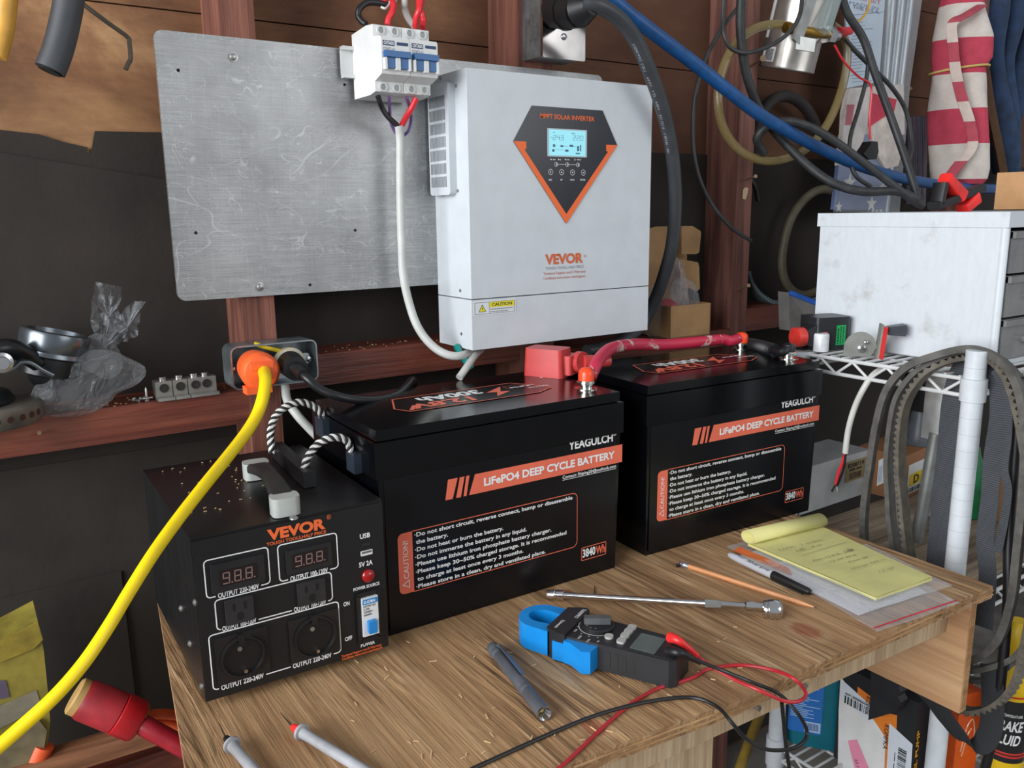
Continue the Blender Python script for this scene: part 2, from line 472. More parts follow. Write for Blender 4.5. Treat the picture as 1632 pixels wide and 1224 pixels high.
class Face:
    """a plane of a thing: local 2-D frame (a right, b up) and its matrix"""
    def __init__(s, o, ux, uy, W=I4):
        ux = Vector(ux).normalized(); uy = Vector(uy); uy = (uy-ux*uy.dot(ux)).normalized(); n = ux.cross(uy)
        s.M = Matrix((ux, uy, n)).transposed().to_4x4(); s.M.translation = Vector(o)
        s.G = W @ s.M; s.Gi = s.G.inverted()
    def uv(s, u, v):
        d = RT*((u-816)/FPX) + UP*(-(v-612)/FPX) + FW
        c = s.Gi @ CAM; e = s.Gi.to_3x3() @ d
        t = -c.z/e.z
        return (c.x+e.x*t, c.y+e.y*t)
    def rect(s, tl, tr, br, bl):
        q = [s.uv(*p) for p in (tl, tr, br, bl)]
        return ((q[0][0]+q[3][0])/2, (q[2][1]+q[3][1])/2, (q[1][0]+q[2][0])/2, (q[0][1]+q[1][1])/2)
    def text(s, mb, t, p0, p1, hpx, bold=0.0, lift=.0006, shear=0.0):
        a0, b0 = s.uv(*p0); a1, b1 = s.uv(*p1)
        um, vm = (p0[0]+p1[0])/2, (p0[1]+p1[1])/2
        h = s.uv(um, vm-hpx)[1]-s.uv(um, vm)[1]
        mb.text(t, s.M @ T(a0, (b0+b1)/2, lift), a1-a0, h, bold, shear)
    def poly(s, pts): return [s.uv(*p) for p in pts]
# ================================================================== setting
YW = 2.30            # front of the studs (layout units)
YB = 2.47            # face of the boards behind them
def bx(mb, x0, x1, y0, y1, z0, z1, bev=0):   # box from layout-unit limits
    return mb.box(((x0+x1)/2*S, (y0+y1)/2*S, (z0+z1)/2*S), ((x1-x0)*S, (y1-y0)*S, (z1-z0)*S), bev=bev)
M_board = wall_boards()
M_stud = wood('reddish_stud', (70, 38, 30), (118, 72, 59), (148, 98, 82), 2, 1.0, .75, .5)
M_stud_dark = wood('dark_red_stud', (76, 48, 43), (118, 76, 67), (148, 102, 91), 2, 1.0, .7, .4)
M_block = wood('red_brown_blocking', (54, 27, 22), (106, 52, 40), (136, 76, 56), 0, 1.0, .45, .35, stains=(76, 50, 42))
M_paper = plain('tar_paper', (41, 35, 31), .85, var=.22, scale=7, bmp=.25, bscale=90)
mb = MB(); bx(mb, -5, 8, -7, 3.2, -1.7, -1.62)
struct('floor', mb, plain('concrete_floor', (112, 108, 102), .8, var=.2, scale=6, bmp=.3))
mb = MB(); z = -1.6
zs = 1.54
edges = sorted([zs+.40*k for k in range(-8, 4)])
for a, b in zip(edges, edges[1:]): bx(mb, -3.5, 7, YB, YB+.05, a+.002, b-.002, .001)
bx(mb, -3.5, 7, YB+.05, YB+.08, -1.62, 2.7)
struct('wall_back', mb, M_board, 'wall of wide brown boards behind the studs')
# torn sheet of tar paper over the boards
mb = MB()
top = [(-420, 160), (-60, 200), (0, 207), (62, 214), (100, 226), (140, 235), (138, 243), (145, 245), (151, 209), (258, 211)]
P2 = [at(u, v, Y=2.462) for u, v in top]
poly = [(-3.5*S, -1.6*S)] + [(7*S, -1.6*S), (7*S, 1.221*S), (1.2*S, 1.223*S)] + [(p.x, p.z) for p in reversed(P2)]
F = Face((0, 2.462*S, 0), (1, 0, 0), (0, 0, 1))
mb.prism(poly, -.002, .001, F.M)
struct('wall_lower', mb, M_paper, 'black tar paper with torn upper edge')
mb = MB()
bx(mb, -3.5, .655, 2.452, 2.458, -1.6, .36); bx(mb, -3.5, .3, 2.445, 2.451, -1.6, .02);
struct('wall_liner', mb, plain('grey_felt', (46, 41, 36), .9, var=.2, scale=8, bmp=.25, bscale=80), 'grey felt sheets below the blocking')
mb = MB(); P3 = [at(u, v, Y=2.4565) for u, v in ((-900, 90), (-300, 195), (0, 243), (120, 263), (258, 285), (420, 311))]
mb.prism([(P3[0].x, .36*S), (P3[-1].x, .36*S)]+[(p.x, p.z) for p in reversed(P3)], -.0006, .0008, Face((0, 2.4565*S, 0), (1, 0, 0), (0, 0, 1)).M)
struct('wall_liner_upper', mb, plain('tar_paper_faded', (43, 37, 33), .88, var=.2, scale=9, bmp=.25, bscale=80), 'second lapped sheet of tar paper')
n = 0
for x0, x1, mt in ((.655, .745, M_stud), (1.58, 1.72, M_stud), (2.625, 2.716, M_stud_dark), (4.3, 4.39, M_stud_dark), (-.95, -.86, M_stud)):
    n += 1; mb = MB(); bx(mb, x0, x1, YW, YB, -1.62, 2.6, .003)
    struct('trim_%d' % n, mb, mt, 'rough reddish wall stud')
for x0, x1, z0, z1 in ((-.86, .655, .43, .523), (.745, 1.58, .508, .602), (1.72, 2.625, .42, .525), (2.716, 4.3, .505, .600)):
    n += 1; mb = MB(); bx(mb, x0, x1, YW+.002, YB, z0, z1, .003)
    struct('trim_%d' % n, mb, M_block, 'red brown blocking between studs')
n += 1; mb = MB(); bx(mb, .745, .9, YW+.03, YB, -.2, -.1, .003); bx(mb, -.86, .655, YW+.03, YB, -.62, -.5, .003)
struct('trim_%d' % n, mb, M_block, 'low blocking')

# ================================================================== workbench
bench = thing('workbench', 'rough plywood workbench top carrying two black batteries and tools', 'workbench', (1.25*S, 1.65*S, -1.62*S))
TB = bench.matrix_world
iTB = TB.inverted()
def wl(p): return iTB @ Vector(p)
k1 = at(1285, 1005, Z=0); k2 = at(945, 1158, Z=0); k3 = at(905, 945, Z=0)
M_ply = wood('weathered_plywood', (136, 103, 70), (160, 125, 88), (180, 146, 108), 1, .8, .75, 1.0, ridged=True,
             knots=((tuple(wl(k1)), .017), (tuple(wl(k2)), .013), (tuple(wl(k3)), .010)), stains=(120, 84, 62))
M_edge = wood('plywood_edge', (112, 80, 50), (164, 126, 84), (190, 156, 112), 0, 1.6, .8, .6)
M_pine = wood('planed_pine', (164, 138, 110), (188, 163, 132), (206, 184, 154), 2, 1.4, .7, .25)
M_panel = wood('orange_plywood', (160, 118, 84), (194, 152, 112), (214, 178, 140), 1, .4, .7, .3, stains=(104, 84, 70))
mb = MB()
front = [at(u, v, Z=0) for u, v in ((1583, 934), (1488, 974), (1393, 1017), (1282, 1066), (1172, 1118), (1079, 1151), (914, 1213))]
pl = [(2.268*S, 2.29*S)] + [(.361*S, 2.29*S), (.24*S, 1.40*S), (.225*S, 1.13*S)] + [(p.x, p.y) for p in reversed(front)]
pl = [tuple(wl((x, y, 0)).xy) for x, y in pl]
z0 = wl((0, 0, 0)).z
mb.m(0).prism(pl, z0-.018, z0, bev=.0015)
for i, (k, dd) in enumerate(((0.30, .0), (.62, .001))):
    pass
obj_top = mb.build('tabletop', M_ply, bench)
mb = MB()
ep = [wl(p) for p in reversed(front)]
for zz in (-.0065, -.0125):
    mb.tube([p+Vector((0, -.0006, zz)) for p in ep], .0012, 6, raw=True)
mb.build('plywood_layers', M_edge, obj_top)
mb = MB()
a = wl((2.218*S, 1.113*S, 0)); b = wl((.26*S, 1.20*S, 0))
mb.hexa([(b.x, b.y, z0-.092), (a.x, a.y, z0-.092), (a.x, a.y+.036, z0-.092), (b.x, b.y+.036, z0-.092)],
        [(b.x, b.y, z0-.0182), (a.x, a.y, z0-.0182), (a.x, a.y+.036, z0-.0182), (b.x, b.y+.036, z0-.0182)], bev=.002)
mb.build('front_rail', M_pine, bench)
M_zinc = plain('zinc', (170, 170, 168), .35, .9)
for u, v in ((1208, 1128), (1282, 1093)):
    mb = MB(); p = at(u, v, Y=1.135); q = wl((p.x, p.y, p.z)); mb.cyl((q.x, q.y+.004, q.z), (q.x, q.y-.003, q.z), .0035, n=10); mb.build('screw', M_zinc, bench)
mb = MB()
c0 = wl((2.219*S, 1.055*S, 0)); c1 = wl((2.255*S, 2.28*S, 0))
mb.box(((c0.x+c1.x)/2, (c0.y+c1.y)/2, z0-.018-.0965), (.018, c1.y-c0.y, .193), bev=.001)
side = mb.build('side_panel', M_panel, bench)
mb = MB()
for xx in (-.0045, .0005, .0055):
    mb.box(((c0.x+c1.x)/2+xx, c0.y-.0003, z0-.018-.0965), (.0022, .0012, .190))
mb.build('plywood_layers', M_edge, side)
legp = at(1121, 1190, Y=1.19)
for lx, ly in ((legp.x, 1.235*S), (.66*S, 1.32*S), (2.10*S, 2.2*S), (.66*S, 2.2*S)):
    mb = MB(); q = wl((lx, ly, 0)); mb.box((q.x, q.y+.02, (z0-.0925)/2), (.089, .038, z0-.0925), bev=.003)
    mb.build('leg', M_pine, bench)

# ================================================================== metal plate
P = at(598, 300, Y=YW-.01)
xa, xb, za, zb = .4873*S, 1.917*S, .784*S, 1.4515*S
YPL = YW-.012
plate = thing('metal_plate', 'scratched bare aluminium backing plate fixed across the studs', 'metal plate', ((xa+xb)/2, YPL*S, za))
fp = Face((-(xb-xa)/2, -.002, 0), (1, 0, 0), (0, 0, 1), plate.matrix_world)
mb = MB(); mb.prism(rrect(0, 0, xb-xa, zb-za, .011, 5), -.006, 0, fp.M, bev=.0008)
mb.build('sheet', scratched_metal(), plate)
M_zinc = plain('zinc', (170, 170, 168), .35, .9)
M_steel = plain('bright_steel', (196, 196, 198), .22, 1, .06)
M_black = plain('black_plastic', (22, 22, 24), .42, 0, .15)
M_hole = plain('dark_hole', (10, 10, 10), .9, var=0)
for (u, v) in ((371, 91), (414, 457)):
    mb = MB(); a, b = fp.uv(u, v)
    mb.lathe([(.0065, 0), (.0065, .0015), (.0048, .0017), (.0045, .0045), (.0035, .0052)], 12, fp.M @ T(a, b, 0))
    mb.build('screw', M_zinc, plate)
for (u, v) in ((284, 112), (549, 135), (312, 371), (566, 367), (494, 454)):
    mb = MB(); a, b = fp.uv(u, v); mb.flat(circ(a, b, .0022, 12), .0004, fp.M); mb.build('drilled_hole', M_hole, plate)

# ================================================================== solar inverter
K = 1.5705
ix0, ix1 = .8021*K*S, 1.2484*K*S
iy0, iy1 = 1.3273*K*S, (YPL-.004)*S
iz0, iz1 = S+(.7463-1)*K*S, S+(1.2523-1)*K*S
iw, ih, idp = ix1-ix0, iz1-iz0, iy1-iy0
inv = thing('solar_inverter', 'white wall-mounted solar inverter with lit display above the batteries', 'inverter', (ix0, iy0, iz0))
fi = Face((0, 0, 0), (1, 0, 0), (0, 0, 1), inv.matrix_world)       # front
fl = Face((0, 0, 0), (0, -1, 0), (0, 0, 1), inv.matrix_world)      # left side: a runs towards the room
M_white = plain('white_powder_coat', (198, 204, 209), .42, 0, .02, bmp=.06, bscale=900)
M_orange = lettering_mat('print_orange', (235, 105, 45))
M_prwhite = lettering_mat('print_white', (232, 232, 232))
M_prgrey = lettering_mat('print_grey', (150, 152, 156))
M_navy = plain('gloss_navy_film', (24, 28, 40), .22, 0, .05)
seam = fi.rect((751, 478), (1031, 455.6), (1028, 528), (751, 560.4))[3]
mb = MB()
mb.box((iw/2, idp/2, (seam+.0008+ih)/2), (iw, idp, ih-seam-.0008), bev=.006, seg=3)
body = mb.build('body', M_white, inv)
mb = MB(); mb.box((iw/2, idp/2, seam/2-.0004), (iw, idp, seam-.0008), bev=.005, seg=3)
mb.build('lower_cover', M_white, inv)
# fan guard on the left side
g = [fl.uv(684, 168), fl.uv(720, 136), fl.uv(726, 300), fl.uv(686, 300)]
ga0, ga1 = -idp+.006, -idp*.34
gb0, gb1 = fl.uv(700, 312)[1], fl.uv(700, 137)[1]
mb = MB()
mb.prism(rrect(ga0, gb0, ga1, gb1, .006, 3), .0002, .012, fl.M, bev=.003)
grille = mb.build('fan_guard', M_white, inv)
mb = MB()
rows, cols = 7, 13
for r in range(rows):
    for c in range(cols):
        a = ga0+.006+(ga1-ga0-.017)*c/(cols-1); b0 = gb0+.012+(gb1-gb0-.026)*r/rows; b1 = b0+(gb1-gb0-.026)/rows*.80
        mb.flat([(a-.00085, b0), (a+.00085, b0), (a+.00085, b1), (a-.00085, b1)], .0124, fl.M)
mb.build('vent_slots', plain('slot_shadow', (92, 98, 102), .8, var=0), grille)
for (u, v) in ((727, 137), (730, 304), (706, 311), (734, 463), (736, 532), (702, 125)):
    a, b = fl.uv(u, v); mb = MB()
    mb.lathe([(.0028, 0), (.0026, .001), (.0012, .0014)], 10, fl.M @ T(a, b, 0)); mb.build('screw', M_zinc, inv)
# control panel
K4 = crop(800, 160, 5.83)
pan = fi.poly([K4(275, 48), K4(930, 95), K4(1065, 415), K4(592, 1143), K4(103, 378)])
mb = MB(); mb.prism(pan, .0004, .0012, fi.M)
panel = mb.build('control_panel', M_navy, inv)
mb = MB()
mb.flat(fi.poly([K4(103, 378), K4(220, 383), K4(220, 450), K4(203, 455), K4(592, 1055), K4(592, 1145)]), .0016, fi.M)
mb.flat(fi.poly([K4(1067, 416), K4(962, 413), K4(962, 470), K4(978, 478), K4(592, 1055), K4(592, 1145)]), .0016, fi.M)
mb.build('orange_chevron', M_orange, panel)
mb = MB(); fi.text(mb, 'MPPT SOLAR INVERTER', K4(348, 168), K4(853, 192), 7.0, .018, .0016)
mb.build('lettering', M_orange, panel)
sr = fi.rect(K4(420, 258), K4(785, 278), K4(778, 533), K4(415, 520))
lr = fi.rect(K4(432, 270), K4(770, 290), K4(766, 522), K4(426, 509))
mb = MB(); mb.prism(rrect(*sr, .001, 2), .0012, .0022, fi.M)
scr = mb.build('display', plain('screen_bezel', (176, 190, 196), .4, var=0), panel)
mt, nt, b_ = nmat('lit_lcd')
b_.inputs['Base Color'].default_value = rgb(120, 200, 215); b_.inputs['Roughness'].default_value = .3
b_.inputs['Emission Color'].default_value = rgb(168, 226, 236); b_.inputs['Emission Strength'].default_value = .42
mb = MB(); mb.flat([(lr[0], lr[1]), (lr[2], lr[1]), (lr[2], lr[3]), (lr[0], lr[3])], .0026, fi.M); mb.build('lcd', mt, panel)
mb = MB()
SEG = {'0': 'abcdef', '1': 'bc', '2': 'abged', '3': 'abgcd', '4': 'fgbc', '5': 'afgcd', '6': 'afgedc', '7': 'abc', '8': 'abcdefg', '9': 'abcdfg', '-': 'g'}
def seg7(mb, s, a, b, w_, h_, gap, t, M, z=0, sl=.08):
    for ch in s:
        if ch == '.': mb.flat(rrect(a-gap*.75, b, a-gap*.75+t, b+t, t*.3, 1), z, M); continue
        for k in SEG[ch]:
            q = {'a': (0, h_-t, w_, h_), 'd': (0, 0, w_, t), 'g': (0, h_/2-t/2, w_, h_/2+t/2), 'f': (0, h_/2, t, h_), 'b': (w_-t, h_/2, w_, h_), 'e': (0, 0, t, h_/2), 'c': (w_-t, 0, w_, h_/2)}[k]
            i = t*.12
            x0, y0, x1, y1 = q[0]+i, q[1]+i, q[2]-i, q[3]-i
            mb.flat([(a+x0+y0*sl, b+y0), (a+x1+y0*sl, b+y0), (a+x1+y1*sl, b+y1), (a+x0+y1*sl, b+y1)], z, M)
        a += w_+gap
lw, lh = lr[2]-lr[0], lr[3]-lr[1]
def lq(x, y): return (lr[0]+lw*x, lr[1]+lh*y)
dh = lh*.19; dw = lw*.075
seg7(mb, '-', *lq(.03, .60), dw*.7, dh, dw*.3, .0007, fi.M, .0029)
seg7(mb, '24.3', *lq(.10, .60), dw, dh, dw*.35, .00065, fi.M, .0029)
seg7(mb, '220', *lq(.64, .62), dw, dh, dw*.35, .00065, fi.M, .0029)
for x, y, ww, hh in ((.10, .88, .06, .02), (.60, .88, .10, .02), (.10, .33, .06, .10), (.30, .34, .08, .07), (.55, .36, .10, .08), (.43, .16, .09, .08), (.76, .20, .05, .20), (.84, .20, .03, .25), (.08, .14, .06, .10), (.17, .22, .22, .008), (.40, .37, .12, .008), (.66, .37, .08, .008), (.72, .08, .12, .05)):
    x0, y0 = lq(x, y); mb.flat([(x0, y0), (x0+lw*ww, y0), (x0+lw*ww, y0+lh*hh), (x0, y0+lh*hh)], .0029, fi.M)
for x, w_, t in ((.08, .10, 'INPUT'), (.60, .14, 'OUTPUT')):
    pass
mb.build('readout', lettering_mat('lcd_ink', (60, 96, 120)), scr)
mb = MB()
zz = .0016
for x, t in ((487, 'INV'), (548, 'AC'), (615, 'CHG'), (710, 'FAULT')):
    a, b = fi.uv(*K4(x-20, 556)); mb.text(t, fi.M @ T(a, b, zz), .0018*len(t), .0019, .02)
for x in (450, 520, 583):
    a, b = fi.uv(*K4(x, 549)); mb.flat(circ(a, b, .0012, 10), zz, fi.M)
a, b = fi.uv(*K4(672, 549)); mb.stroke([(a-.0013, b-.001), (a+.0013, b-.001), (a, b+.0013)], .0004, True, zz, fi.M)
cs = [fi.uv(*K4(x, y)) for x, y in ((498, 595), (600, 597), (700, 599))]
for a, b in cs:
    mb.stroke(circ(a, b, .0031, 20), .0006, True, zz, fi.M); mb.flat(circ(a, b, .0018, 10, -PI/2, PI/2), zz, fi.M)
for (a, b), (c, d) in zip(cs, cs[1:]): mb.stroke([(a+.0034, b), (c-.0034, d)], .0006, False, zz, fi.M)
bt = [fi.uv(*K4(x, y)) for x, y in ((447, 666), (549, 668), (650, 670), (750, 671))]
for i, (a, b) in enumerate(bt):
    mb.stroke(circ(a, b, .0042, 22), .0006, True, zz, fi.M)
    if i == 0: mb.stroke(circ(a, b, .0014, 10, .6, 5.6), .0006, False, zz, fi.M)
    if i == 1: mb.flat([(a-.0016, b-.0011), (a+.0016, b-.0011), (a, b+.0016)], zz, fi.M)
    if i == 2: mb.flat([(a-.0016, b+.0011), (a, b-.0016), (a+.0016, b+.0011)], zz, fi.M)
    if i == 3: mb.flat([(a-.0016, b-.0010), (a+.0016, b-.0010), (a+.0016, b+.0014)], zz, fi.M)
for x, t in ((445, 'ESC'), (547, 'UP'), (648, 'DOWN'), (745, 'ENTER')):
    a, b = fi.uv(*K4(x, 745)); w_ = .0021*len(t); mb.text(t, fi.M @ T(a-w_/2, b, zz), w_, .0023, .02)
mb.build('buttons_and_leds', M_prwhite, panel)
# brand lettering
mb = MB(); fi.text(mb, 'VEVOR', (868.5, 421), (929, 418), 14.5, .045, .0004)
fi.text(mb, '®', (930.5, 410), (934, 409.6), 3.2, 0, .0004)
mb.m(1); fi.text(mb, 'TOUGH TOOLS, HALF PRICE', (869, 430), (930, 426.6), 4.2, .008, .0004)
mb.m(2); fi.text(mb, 'Technical Support and E-Warranty', (866, 438.2), (933, 434.2), 4.2, .006, .0004)
fi.text(mb, 'Certificate www.vevor.com/support', (866, 445.6), (933, 441.6), 4.2, .006, .0004)
mb.build('brand_lettering', [lettering_mat('print_burnt_orange', (204, 98, 52)), M_prgrey, lettering_mat('print_pale_red', (196, 120, 106))], inv)
# caution sticker
K5 = crop(680, 420, 6.8)
q = fi.rect(K5(505, 408), K5(965, 380), K5(965, 535), K5(505, 568))
mb = MB(); mb.prism(rrect(q[0], q[1], q[2], q[3], .002, 2), .0002, .0006, fi.M)
stk = mb.build('caution_sticker', plain('sticker_white', (214, 219, 222), .35, var=.02), inv)
x0, y0, x1, y1 = q[0]+.0025, q[1]+.0024, q[2]-.0032, q[3]-.0026; xm = x0+(x1-x0)*.36
mb = MB(); mb.m(0).flat([(xm, y0+(y1-y0)*.53), (x1, y0+(y1-y0)*.53), (x1, y1), (xm, y1)], .0008, fi.M)
tx, ty = (x0+xm)/2, y0+.0035; mb.flat([(tx-.0060, ty), (tx+.0060, ty), (tx, ty+.0105)], .0008, fi.M)
mb.m(1).stroke([(x0, y0), (x1, y0), (x1, y1), (x0, y1)], .0005, True, .0009, fi.M); mb.stroke([(xm, y0), (xm, y1)], .0005, False, .0009, fi.M)
mb.stroke([(tx-.0060, ty), (tx+.0060, ty), (tx, ty+.0105)], .0007, True, .001, fi.M)
mb.flat([(tx+.0006, ty+.0075), (tx-.0010, ty+.0042), (tx, ty+.0042), (tx-.0004, ty+.0012), (tx+.0012, ty+.0048), (tx+.0002, ty+.0048)], .001, fi.M)
mb.text('CAUTION', fi.M @ T(xm+.0045, y0+(y1-y0)*.63, .0010), (x1-xm)-.009, .0046, .02)
for yy, wf in ((.36, .92), (.14, .78)):
    r_ = random.Random(int(yy*100)); x_ = xm+.002
    while x_ < xm+(x1-xm)*wf-.002:      # fine print too small to read
        l_ = r_.uniform(.0012, .0036); mb.stroke([(x_, y0+(y1-y0)*yy), (min(x_+l_, x1-.001), y0+(y1-y0)*yy)], .0009, False, .0010, fi.M); x_ += l_+.0008
mb.build('sticker_print', [lettering_mat('print_yellow', (226, 214, 20)), lettering_mat('print_black', (38, 40, 44))], stk)

# ================================================================== batteries
M_case = plain('glossy_black_case', (9, 10, 13), .16, 0, .1, spec=.45, bmp=.015, bscale=30)
M_film = plain('black_label_film', (11, 12, 16), .26, 0, .05, spec=.4)
M_coral = plain('print_coral', (228, 110, 84), .4, var=.03)
BW, BH, BD = .729*S, .5143*S, .405*S
RZ1, RZ2 = -.0223, -.055
b1 = thing('lithium_battery', 'left black deep-cycle battery beside the black voltage transformer', 'battery', (.7621*S, 1.6998*S, 0), RZ1, 'deep-cycle batteries on the bench')
fb = Face((0, 0, 0), (1, 0, 0), (0, 0, 1), b1.matrix_world)
K6 = crop(600, 560, 2.914)
zc = BH-.0135                                   # split between lid and case rim
mb = MB()
tp = .004
mb.hexa([(tp, .002, 0), (BW-tp-.002, .002, 0), (BW-tp-.002, BD-.002, 0), (tp, BD-.002, 0)], [(.001, 0, zc-.046), (BW-.001, 0, zc-.046), (BW-.001, BD, zc-.046), (.001, BD, zc-.046)], bev=.004)
mb.box((BW/2, BD/2, zc-.0235), (BW+.006, BD+.005, .045), bev=.0035)
mb.build('case', M_case, b1)
mb = MB(); mb.box((BW/2, BD/2, zc+.007), (BW-.003, BD-.003, .0135), bev=.003)
lid = mb.build('lid', M_case, b1)
# front label
fq = Face((0, .0006, 0), (1, 0, 0), (0, 0, 1), b1.matrix_world)
mb = MB(); mb.flat([(.008, .006), (BW-.008, .006), (BW-.008, zc-.048), (.008, zc-.048)], .0009, fq.M)
lab = mb.build('front_label', M_film, b1)
lf = .0012
def pol(pts): return fq.poly([K6(*p) for p in pts])
mb = MB(); mb.m(0)
bb = pol([(428, 667), (1138, 512), (1138, 430), (455, 570)])
yb0 = (bb[0][1]+bb[1][1])/2; yb1 = (bb[2][1]+bb[3][1])/2
mb.flat([(bb[0][0], yb0), (bb[1][0], yb0), (bb[1][0], yb1), (bb[3][0], yb1)], lf, fq.M)
for s0, s1, t0, t1 in ((318, 352, 330, 375), (368, 390, 385, 407), (402, 416, 415, 430)):
    q = pol([(s0, 690-(s0-318)*.2), (s1, 690-(s1-318)*.2), (t1, 595-(t1-330)*.2), (t0, 595-(t0-330)*.2)])
    mb.flat([(q[0][0], yb0), (q[1][0], yb0), (q[2][0], yb1), (q[3][0], yb1)], lf, fq.M)
# caution frame and tab
tl = fq.uv(*K6(95, 850)); tr = fq.uv(*K6(165, 832)); br = fq.uv(*K6(172, 1112)); rr_ = fq.uv(*K6(930, 655)); rb = fq.uv(*K6(930, 905))
xa_, xb_, xc_ = tl[0], (tr[0]+br[0])/2, rr_[0]
yt, yb = (tr[1]+rr_[1])/2, (br[1]+rb[1])/2
pts = [(xb_, yb), (xb_, yt)] + [(xa_+.007+.007*math.cos(a), yt-.007+.007*math.sin(a)) for a in (PI/2, PI*.67, PI*.83, PI)] + [(xa_+.007+.007*math.cos(a), yb+.007+.007*math.sin(a)) for a in (PI, PI*1.17, PI*1.33, PI*1.5)]
mb.flat(pts, lf, fq.M)
fr = [(xb_, yt), (xc_-.008, yt)] + [(xc_-.008+.008*math.cos(a), yt-.008+.008*math.sin(a)) for a in (PI*.3, PI*.15, 0)] + [(xc_-.008+.008*math.cos(a), yb+.008+.008*math.sin(a)) for a in (0, -PI*.15, -PI*.35)] + [(xc_-.008, yb), (xb_, yb)]
mb.stroke(fr, .0011, False, lf, fq.M)
wq = fq.rect(K6(950, 912), K6(1063, 883), K6(1063, 940), K6(950, 970))
mb.stroke(rrect(*wq, .0015, 2), .0011, True, lf, fq.M)
fq.text(mb, 'Wh', K6(1016, 940), K6(1060, 929), 12, .03, lf)
# ink
mb.m(1)
fq.text(mb, 'LiFePO4 DEEP CYCLE BATTERY', K6(497, 619), K6(1103, 497), 11.0, .035, lf+.0003)
fq.text(mb, '3840', K6(955, 955), K6(1014, 941), 12, .03, lf)
x0, y0 = fq.uv(*K6(890, 455)); x1, y1 = fq.uv(*K6(1095, 418)); yy = (y0+y1)/2
mb.text('YEAGULCH', fq.M @ T(x0, yy, lf), x1-x0, fq.uv(*K6(990, 402))[1]-fq.uv(*K6(990, 437))[1], .028)
fq.text(mb, '®', K6(1096, 392), K6(1112, 389), 5.5, 0.01, lf)
fq.text(mb, 'Contact: Shiping20@outlook.com', K6(862, 590), K6(1110, 539), 4.6, .015, lf)
u0 = fq.uv(*K6(862, 596)); u1 = fq.uv(*K6(1110, 545)); ym = (u0[1]+u1[1])/2
mb.stroke([(u0[0], ym), (u1[0], ym)], .0006, False, lf, fq.M)
lines = [('·Do not short circuit, reverse connect, bump or disassemble', 180, 860, 908, 685), ('the battery.', 180, 892, 330, 858),
         ('·Do not heat or burn the battery.', 180, 926, 587, 830), ('·Do not immerse the battery in any liquid.', 180, 960, 695, 836),
         ('·Please use lithium iron phosphate battery charger.', 182, 994, 810, 836), ('·Please keep 30~50% charged storage. It is recommended', 185, 1028, 880, 846),
         ('to charge at least once every 3 months.', 185, 1064, 680, 935), ('·Please store in a clean, dry and ventilated place.', 188, 1098, 783, 937)]
ys = []
for t, ua, va, ub, vb in lines:
    a = fq.uv(*K6(ua, va)); b = fq.uv(*K6(ub, vb)); ys.append((a[1]+b[1])/2)
n_ = len(ys); ystep = (ys[0]-ys[-1])/(n_-1)
for i, (t, ua, va, ub, vb) in enumerate(lines):
    a = fq.uv(*K6(ua, va)); b = fq.uv(*K6(ub, vb))
    off = .0028 if i > 0 else 0
    x_ = xb_+.003+(.0018 if t[0] != '·' else 0)
    mb.text(t, fq.M @ T(x_, ys[0]-ystep*i, lf), b[0]-x_, .0052, .022)
cx = (xa_+xb_)/2
mb.text('CAUTION!', fq.M @ T(cx+.0033, yb+.020, lf+.0003) @ R(PI/2, 'Z'), (yt-yb)*.62, .0068, .0)
mb.stroke([(cx+.0035, yb+.0075), (cx+.0035, yb+.0175), (cx-.0052, yb+.0125)], .0009, True, lf+.0003, fq.M)
mb.build('label_print', [M_coral, M_prwhite], lab)
# top label, printed to be read from the wall side
ft = Face((0, 0, zc+.0141), (1, 0, 0), (0, 1, 0), b1.matrix_world)
tq = [ft.uv(*p) for p in ((633, 656.5), (719.7, 643.8), (885.7, 619), (644.7, 633.5), (618, 648))]
ty0 = .064; ty1 = .143; tx0, tx1 = tq[4][0], tq[2][0]
hexp = [(tx0, (ty0+ty1)/2-.015), (tx0+.012, ty0), (tx1-.035, ty0), (tx1, (ty0+ty1)/2-.02), (tx1-.035, ty1), (tx0+.022, ty1)]
mb = MB(); mb.flat(hexp, .0003, ft.M); tlab = mb.build('top_label', M_film, lid)
mb = MB(); mb.m(0).stroke(hexp, .0022, True, .0006, ft.M)
RM = ft.M @ T(0, 0, .0006) @ R(PI, 'Z')
def ttx(t, xr, yb_, wd, h, bold): mb.text(t, ft.M @ T(xr, yb_, .0007) @ R(PI, 'Z'), wd, h, bold)
mb.m(0); ttx('12.8V', tx0+.118, ty0+.034, .095, .024, .04)
mb.flat([(tx0+.02, ty0+.006), (tx0+.035, ty0+.03), (tx0+.028, ty0+.03), (tx0+.013, ty0+.006)], .0006, ft.M)
mb.flat([(tx0+.152, ty0+.012), (tx0+.186, ty0+.032), (tx0+.172, ty0+.036), (tx0+.190, ty0+.066), (tx0+.150, ty0+.040), (tx0+.166, ty0+.036)], .0006, ft.M)
mb.m(1); ttx('300Ah', tx0+.148, ty0+.066, .098, .024, .04)
ttx('LiFePO4', tx0+.236, ty0+.052, .040, .007, .02); ttx('YEAGULCH', tx0+.255, ty0+.036, .036, .006, .02)
mb.m(0).stroke(rrect(tx0+.192, ty0+.048, tx0+.240, ty0+.063, .001, 2), .0008, True, .0006, ft.M)
mb.build('label_print', [M_coral, M_prwhite], lid)
# terminals
M_nickel = plain('nickel', (205, 205, 200), .16, 1, .05)
TX1, TY1 = BW-.026, .048
TX2, TY2 = BW-.018, BD-.046
for k, (xx, yy) in enumerate(((TX1, TY1), (TX2, TY2))):
    mb = MB(); mb.lathe([(.017, 0), (.017, .0012), (.009, .0014), (.009, .006), (.012, .0062), (.012, .0085), (.0085, .0087), (.0085, .011)], 20, T(xx, yy, zc+.0136))
    mb.build('terminal', M_nickel, b1)
